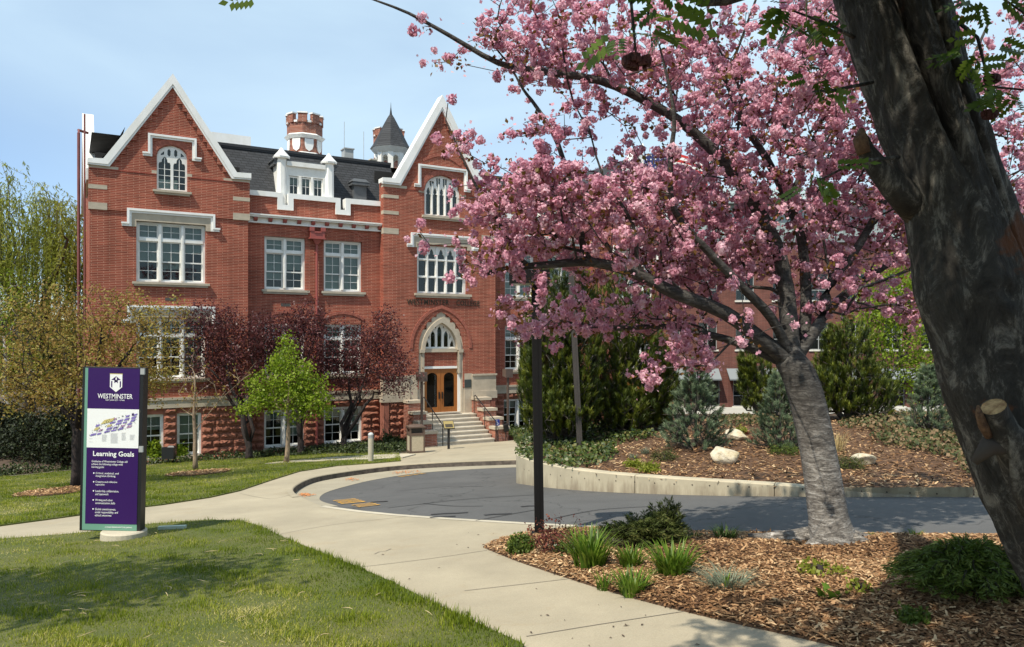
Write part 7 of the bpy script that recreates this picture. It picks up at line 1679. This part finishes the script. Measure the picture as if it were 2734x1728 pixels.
def turf(poly, n, h, w, near, seed):
    rng = np.random.default_rng(seed); q = sample_poly(poly, n, rng, near); z = turf_z(q[:, 0], q[:, 1]); k = vis(q, z); q, z = q[k], z[k]; n = len(q)
    dry = .5+.28*noise2(q[:, 0], q[:, 1], 3, 1.3)+.18*noise2(q[:, 0], q[:, 1], 4, 5.0); ed = np.clip(edge_dist(q[:, 0], q[:, 1], poly)/.35, 0, 1)
    c = np.clip(rng.normal(.40, .20, n)+(dry-.5)*.85-(1-ed)*.25, 0, 1); hh = h*rng.uniform(.45, 1.3, n)*(1.6-.6*ed)*(1+.55*np.clip(noise2(q[:, 0], q[:, 1], 21, 4.5), -.4, 1.2))
    a = rng.uniform(0, 2*np.pi, n); ln = rng.uniform(.15, 1.0, n)**1.0*np.where(c > .75, 1.6, .8); d = np.column_stack([np.cos(a), np.sin(a)]); sd = np.column_stack([-d[:, 1], d[:, 0]])*(w*rng.uniform(.7, 1.3, n)/2)[:, None]
    B = np.column_stack([q, z-.01]); V = np.stack([B-np.column_stack([sd, np.zeros(n)]), B+np.column_stack([sd, np.zeros(n)]), B+np.column_stack([d*(hh*ln)[:, None], hh*np.where(c > .75, .55, .95)])], 1).reshape(-1, 3)
    F = np.arange(3*n).reshape(-1, 3); o = link('grass', fast_mesh('grass', V, F, 'grass_blade', np.repeat(c, 3))); o['kind'] = 'stuff'
turf(LAWN_FRONT, 230000, .036, .0100, lambda q: np.clip((6.5/np.maximum(np.hypot(q[:, 0], q[:, 1]), 3.5))**1.6, 0, 1), 1)
turf(LAWN_MID, 120000, .045, .018, lambda q: np.clip((14/np.maximum(q[:, 1], 6))**1.2, 0, 1), 2)
def chips(name, poly, zf, n, near, ls, seed, dark=0, clip=None):
    rng = np.random.default_rng(seed); q = sample_poly(poly, n, rng, near); z = zf(q[:, 0], q[:, 1]); k = vis(q, z)
    if clip is not None: k &= clip(q, z)
    q, z = q[k], z[k]; n = len(q); D = rng.normal(size=(n, 3))*np.array([.28, .28, 1]); D[:, 2] = np.abs(D[:, 2])+.6
    tv = np.array([(-.5, -.09, 0), (.0, -.13, .05), (.5, -.06, 0), (.5, .07, 0), (.0, .12, .05), (-.5, .08, 0)]); tf = np.array([(0, 1, 4, 5), (1, 2, 3, 4)])
    c = np.clip(rng.beta(1.6, 2.0, n)-dark+.13*noise2(q[:, 0], q[:, 1], 9, 1.5), 0, 1); S = np.column_stack([rng.uniform(.5, 1.4, n)*ls*np.where(rng.uniform(size=n) < .03, 2.2, 1), rng.uniform(.6, 1.6, n)*ls, np.full(n, ls)])
    V, F, r = scatter(tv, tf, np.column_stack([q, z+rng.uniform(.002, .022, n)]), frames(D, rng=rng), S, c); o = link(name, fast_mesh(name, V, F, 'bark_chip', r)); o['kind'] = 'stuff'
chips('bark_mulch', FBED, fbz, 95000, lambda q: np.clip((6.0/np.maximum(np.hypot(q[:, 0], q[:, 1]), 4.2))**1.5, 0, 1), .062, 5)
def ivyzone(q, z):
    u = q[:, 0]/q[:, 1]*FP+CX; v = HY-(z-ZE)/q[:, 1]*FP; j = 14*noise2(q[:, 0], q[:, 1], 12, 1.6)
    a = (u < 1545+j*2+np.maximum(0, 1262-v)*1.75) & (u < 1830) ; b = (v < 1118+j+np.maximum(0, u-2230)*.42) & (u > 2120); return a, b, u, v
chips('bark_mulch', RBED, rbz, 60000, lambda q: np.clip((14/np.maximum(q[:, 1], 10))**2, 0, 1)*(q[:, 1] < 24), .085, 6, .04, lambda q, z: ~(ivyzone(q, z)[0]))
def ivy():
    rng = np.random.default_rng(13); q = sample_poly(RBED, 130000, rng, lambda q: (q[:, 1] < 25)*np.clip(15/q[:, 1], 0, 1)); z = rbz(q[:, 0], q[:, 1]); k = vis(q, z); q, z = q[k], z[k]; a, b, u, v = ivyzone(q, z)
    cr = (v < 1140) & (u > 1900) & (u <= 2130)
    for nm, m, sel, lo in (('ivy', 'ivy_leaf', a, 34000), ('ivy', 'ivy_dry', (b | cr), 30000)):
        Q, Z = q[sel][:lo], z[sel][:lo]; n = len(Q)
        if not n: continue
        hgt = .05+.07*(noise2(Q[:, 0], Q[:, 1], 15, 2.5)+1.4); P = np.column_stack([Q, Z+rng.uniform(.1, 1, n)*hgt]); D = rng.normal(size=(n, 3))*.7+np.array([0, -.5, .8]); tv = np.array([(0, 0, 0), (.5, .35, .05), (0, 1, -.1), (-.5, .35, .05)])
        V, F, r = scatter(tv, np.array([(0, 1, 2, 3)]), P, frames(D, rng=rng), rng.uniform(.055, .095, n), rng.uniform(0, 1, n)); o = link(nm, fast_mesh(nm, V, F, m, r)); o['kind'] = 'stuff'
ivy()
def cover():
    rng = np.random.default_rng(14); line = np.array(xy([tuple(v) for v in smooth_line(BEDLINE, 3)])); q = sample_poly(CBED, 90000, rng, lambda q: ((-FS*q[:, 0]+FC*q[:, 1]) < 36.5)*1.0); z = gzv(q[:, 0], q[:, 1]); k = vis(q, z); q, z = q[k], z[k]
    d = np.full(len(q), 1e9)
    for p_, r_ in zip(line[:-1], line[1:]):
        v = r_-p_; t = np.clip(((q-p_)@v)/(v@v), 0, 1); d = np.minimum(d, np.linalg.norm(q-p_-t[:, None]*v, axis=1))
    loc = np.array([BM.inverted() @ Vector((x, y, 0)) for x, y in q]); keep = (loc[:, 1] < -.15) & ~((loc[:, 0] > 13.6) & (loc[:, 1] > -2.6)); q, z, d = q[keep], z[keep], d[keep]; n = len(q)
    hgt = np.clip(d*.5, .03, .30)*(1+.25*noise2(q[:, 0], q[:, 1], 16, 1.8)); P = np.column_stack([q, z+.04+rng.uniform(.15, 1, n)*hgt]); D = rng.normal(size=(n, 3))*.8+np.array([0, -.3, .8])
    V, F, r = scatter(*LEAF, P, frames(D, rng=rng), rng.uniform(.07, .13, n), rng.beta(1.5, 2, n)); o = link('ground_cover', fast_mesh('ground_cover', V, F, 'cover_leaf', r)); o['kind'] = 'stuff'
    # the little bed between steps and retaining wall
    q = sample_poly([tuple(bw(18.3, -2.5)[:2]), tuple(bw(18.3, -.1)[:2]), tuple(bw(24, -.1)[:2]), tuple(bw(22, -4)[:2])]+xy([(1450, 1205), (1395, 1194)]), 9000, rng); n = len(q); P = np.column_stack([q, .36+rng.uniform(0, .28, n)+np.clip((q[:, 0]-.5)*.1, 0, 1)]); D = rng.normal(size=(n, 3))*.8+np.array([0, -.3, .8])
    V, F, r = scatter(*LEAF, P, frames(D, rng=rng), rng.uniform(.08, .14, n), rng.uniform(.4, 1, n)); o = link('ground_cover', fast_mesh('ground_cover', V, F, 'cover_leaf', r)); o['kind'] = 'stuff'
cover()
def litter():
    """blown straw and twigs on the lawn, bits on the concrete, orange blossom litter in the gutter"""
    rng = np.random.default_rng(17); mb = MB()
    q = sample_poly(LAWN_FRONT, 90, rng, lambda q: (q[:, 1] > 4.5)*1.0)
    for x, y in q:
        z = float(turf_z(np.array(x), np.array(y)))+.035; a = rng.uniform(0, 6.28); l = rng.uniform(.05, .20); c = rng.normal()*.5; pts = [(x+math.cos(a+c*t)*l*(t-.5), y+math.sin(a+c*t)*l*(t-.5), z+.003*math.sin(t*3.1)) for t in (0, .33, .66, 1)]; mb.tube(pts, [.0015, .0035, .0035, .0015], 4)
    o = mb.build('straw_litter', MATS['straw_litter'] if 'straw_litter' in MATS else mat('straw_litter', (.42, .33, .17), .85, var=.3, scale=8)); o['kind'] = 'stuff'
    mb = MB()
    for _ in range(70):
        px_, py_ = rng.uniform(900, 2000), rng.uniform(1420, 1728); g = px_ground(px_, py_)
        if in_poly(np.array([[g.x, g.y]]), np.array(FBED))[0] or in_poly(np.array([[g.x, g.y]]), np.array([p[:2] for p in LAWN_FRONT]))[0]: continue
        a = rng.uniform(0, 6.28); l = rng.uniform(.008, .03); dx, dy = math.cos(a)*l, math.sin(a)*l; k = len(mb.v); mb.v += [(g.x-dx, g.y-dy, g.z+.006), (g.x+dy*.35, g.y-dx*.35, g.z+.012), (g.x+dx, g.y+dy, g.z+.006), (g.x-dy*.35, g.y+dx*.35, g.z+.008)]; mb.f.append((k, k+1, k+2, k+3))
    o = mb.build('leaf_litter', 'soil'); o['kind'] = 'stuff'
    mb = MB()
    for cx_, cy_, n_, sx in ((815, 1306, 70, 8), (942, 1268, 40, 9), (1062, 1250, 30, 8), (1090, 1248, 40, 14)):
        for _ in range(n_):
            g = px_ground(cx_+rng.normal()*sx, cy_+rng.normal()*2.0); z = float(roadz(np.array(g.x), np.array(g.y)))+.02; l = .03; k = len(mb.v); a = rng.uniform(0, 6.28); mb.v += [(g.x+l*math.cos(a+t), g.y+l*math.sin(a+t), z+rng.uniform(0, .02)) for t in (0, 1.6, 3.1, 4.7)]; mb.f.append((k, k+1, k+2, k+3))
    o = mb.build('dry_leaves', mat('dry_leaf', (.42, .17, .06), .85, var=.4, scale=30)); o['kind'] = 'stuff'
litter()
for (px_, py_, r_, lab) in ((530, 1263, .95, 'mulch ring round the thin sapling'), (165, 1311, 1.05, 'mulch ring round the bronze tree')):
    g = px_ground(px_, py_, .03); poly = [(g.x+r_*math.cos(a), g.y+r_*1.2*math.sin(a)) for a in np.arange(20)*math.pi/10]
    sheet('mulch_ring', poly, lambda x, y: gzv(x, y)+.05, 'mulch', .4, .1)
    chips('bark_mulch', poly, lambda x, y: gzv(x, y)+.055, 900, None, .10, 30)
# white irrigation lid lying in the grass behind the sign
g = px_ground(460, 1409, .05); mat('pale_plank', (.50, .58, .48), .8, var=.1); o = boxpart('edging_strip', 'pale_plank', None, g.x-.21, g.x+.21, g.y-.03, g.y+.03, g.z-.02, g.z+.03); o.rotation_euler = (0, -.02, .10); tag(o, 'pale green plank lying in the grass beside the sign', 'plank')
# dandelions by the sign footing
g = px_ground(283, 1440); fbush('dandelion_patch', 'little patch of yellow flowered weeds beside the sign footing', 'plant', 0, 0, .14, .05, 24, 4, .02, .03, 'lime_sprig', 81, .4, base=(g.x, g.y, gz(g.x, g.y)+.03), r_tip=.002)
# ------------------------------------------------------------------ annex behind, and the flag
mat('metal_roof', (.30, .36, .35), .45, var=.06); mat('annex_grey', (.20, .22, .225), .6); mat('annex_base', (.66, .64, .56), .8, var=.05); mat('annex_dark', (.035, .045, .05), .3)
def annex():
    Y = 57.0; x0, x1 = 3.4, 52.0; root = empty('brick_annex', (x0, Y, 0)); tag(root, 'long brown brick annex with grey canopies and pale metal roof behind the pines', 'building')
    l = lambda px_: (px_-CX)/FP*Y-x0; z = lambda py_: ZE-(py_-HY)/FP*Y; W = x1-x0
    bays = [l(1760)+i*2.75 for i in range(16)]
    holes = []
    for bx in bays:
        holes += [rect(bx, bx+1.75, .05, 2.05), rect(bx+.2, bx+1.55, 4.25, 6.25), rect(bx+.2, bx+1.55, 7.9, 9.9)]
    b = MB(); b.poly([(0, -.02), (W, -.02), (W, 12.2), (0, 12.2)], holes, 0, .3, 'xz', back=False); part(b, 'wall', 'brick_annex', root)
    b = MB(); b.box(-.02, .3, .301, 16, -.4, 12.2); b.box(W-.3, W+.02, .301, 16, -.4, 12.2); b.box(.3, W-.3, 15.7, 16, -.4, 12.2); part(b, 'wall', 'brick_annex', root)
    boxpart('base_course', 'annex_base', root, -.05, W+.05, -.12, .28, -.8, -.03)
    for bx in bays:
        for (a, c, d, e) in ((bx, bx+1.75, .05, 2.05), (bx+.2, bx+1.55, 4.25, 6.25), (bx+.2, bx+1.55, 7.9, 9.9)):
            w_ = MB(); t = .05; w_.box(a, c, .1, .18, d, d+t); w_.box(a, c, .1, .18, e-t, e); w_.box(a, a+t, .1, .18, d+t, e-t); w_.box(c-t, c, .1, .18, d+t, e-t); m_ = (a+c)/2; w_.box(m_-t/2, m_+t/2, .1, .18, d+t, e-t); w_.box(a+t, m_-t/2, .11, .17, d+.75, d+.80); w_.box(m_+t/2, c-t, .11, .17, d+.75, d+.80)
            wn_ = part(w_, 'window', 'unit_grey', root); boxpart('pane', 'window_glass', wn_, a, c, .14, .148, d, e); boxpart('sill', 'annex_base', wn_, a-.1, c+.1, -.08, .1, d-.12, d)
    boxpart('room_lining', 'annex_dark', root, .4, W-.4, 1.0, 1.05, -.1, 12.1)
    for i in range(9): a = bays[0]-.5+i*5.5; cb = MB(); cb.v = [(a, 0, 2.85), (a+4.9, 0, 2.85), (a+4.9, -.9, 2.12), (a, -.9, 2.12), (a, 0, 2.78), (a+4.9, 0, 2.78), (a+4.9, -.9, 2.02), (a, -.9, 2.02)]; cb.f = [(0, 1, 2, 3), (7, 6, 5, 4), (0, 4, 5, 1), (1, 5, 6, 2), (2, 6, 7, 3), (3, 7, 4, 0)]; part(cb, 'canopy', 'annex_grey', root)
    u0 = l(1880); b = MB(); b.box(u0, W, .6, 12, 12.2, 15.4); part(b, 'upper_storey', 'metal_roof', root)
    b = MB(); b.box(-.1, W+.1, -.25, .5, 12.2, 12.55); part(b, 'parapet', 'annex_grey', root)
    r_ = MB(); r_.v = [(u0-.6, -.1, 15.3), (W, -.1, 15.3), (W, 5, 17.2), (u0-.6, 5, 17.2), (u0-.6, -.1, 15.1), (W, -.1, 15.1)]; r_.f = [(0, 1, 2, 3), (0, 4, 5, 1)]; part(r_, 'roof', 'metal_roof', root)
    for i in range(14): boxpart('standing_seam', 'annex_grey', root, u0+1+i*1.6, u0+1.05+i*1.6, .55, .6, 12.6, 15.1)
annex()
mat('flag_red', (.50, .035, .030), .7); mat('flag_white', (.78, .76, .72), .7); mat('flag_blue', (.025, .035, .14), .7)
def flag():
    Y = 31.0; x = (1716-CX)/FP*Y; root = empty('flagpole', (x, Y, .3)); tag(root, 'white flagpole flying a United States flag behind the cherry blossom', 'flagpole'); zt = ZE-(405-HY)/FP*Y
    b = MB(); b.tube([(0, 0, 0), (0, 0, 6), (0, 0, zt+.1-.3)], [.06, .05, .03], 10); b.frustum(0, 0, zt-.2, zt-.08, .03, .06, 10); b.frustum(0, 0, zt-.08, zt+.02, .06, .02, 10); part(b, 'pole', 'trim_white', root)
    w, h = 2.75, 1.5; nx, nz = 26, 13; z0 = ZE-(510-HY)/FP*Y-.3; V = []; F = []; M = []
    for j in range(nz+1):
        for i in range(nx+1): f = i/nx; V.append((.06+w*f*.95, .16*math.sin(f*7+j*.12)*f**.5, z0+h*j/nz-.20*f*f+.05*math.sin(f*5)))
    for j in range(nz):
        for i in range(nx): k = j*(nx+1)+i; F.append((k, k+1, k+nx+2, k+nx+1)); M.append(2 if (i < 11 and j >= 6) else (0 if j % 2 == 0 else 1))
    mb = MB(); mb.v = V; mb.f = F; me = mb.mesh('flag', 'flag_red', True, False)
    for n_ in ('flag_white', 'flag_blue'): me.materials.append(MATS[n_])
    me.polygons.foreach_set('material_index', M); fo = link('flag', me); fo.location = (x, Y, .3); tag(fo, 'red and white striped flag with blue canton, flying above the hipped roof', 'flag')
    st = MB()
    for r_ in range(5):
        for c_ in range(6):
            f = (c_+.5)/6*11/nx; j = 6+(r_+.5)/5*7; cx_ = .06+w*f*.95; cz = z0+h*j/nz-.20*f*f+.05*math.sin(f*5); cy = .16*math.sin(f*7+j*.12)*f**.5-.012; k = len(st.v)
            st.v += [(cx_+(.045 if i % 2 == 0 else .018)*math.sin(i*math.pi/5), cy, cz+(.045 if i % 2 == 0 else .018)*math.cos(i*math.pi/5)) for i in range(10)]; st.f.append(tuple(range(k, k+10)))
    st.build('star', 'flag_white', fo)
flag()
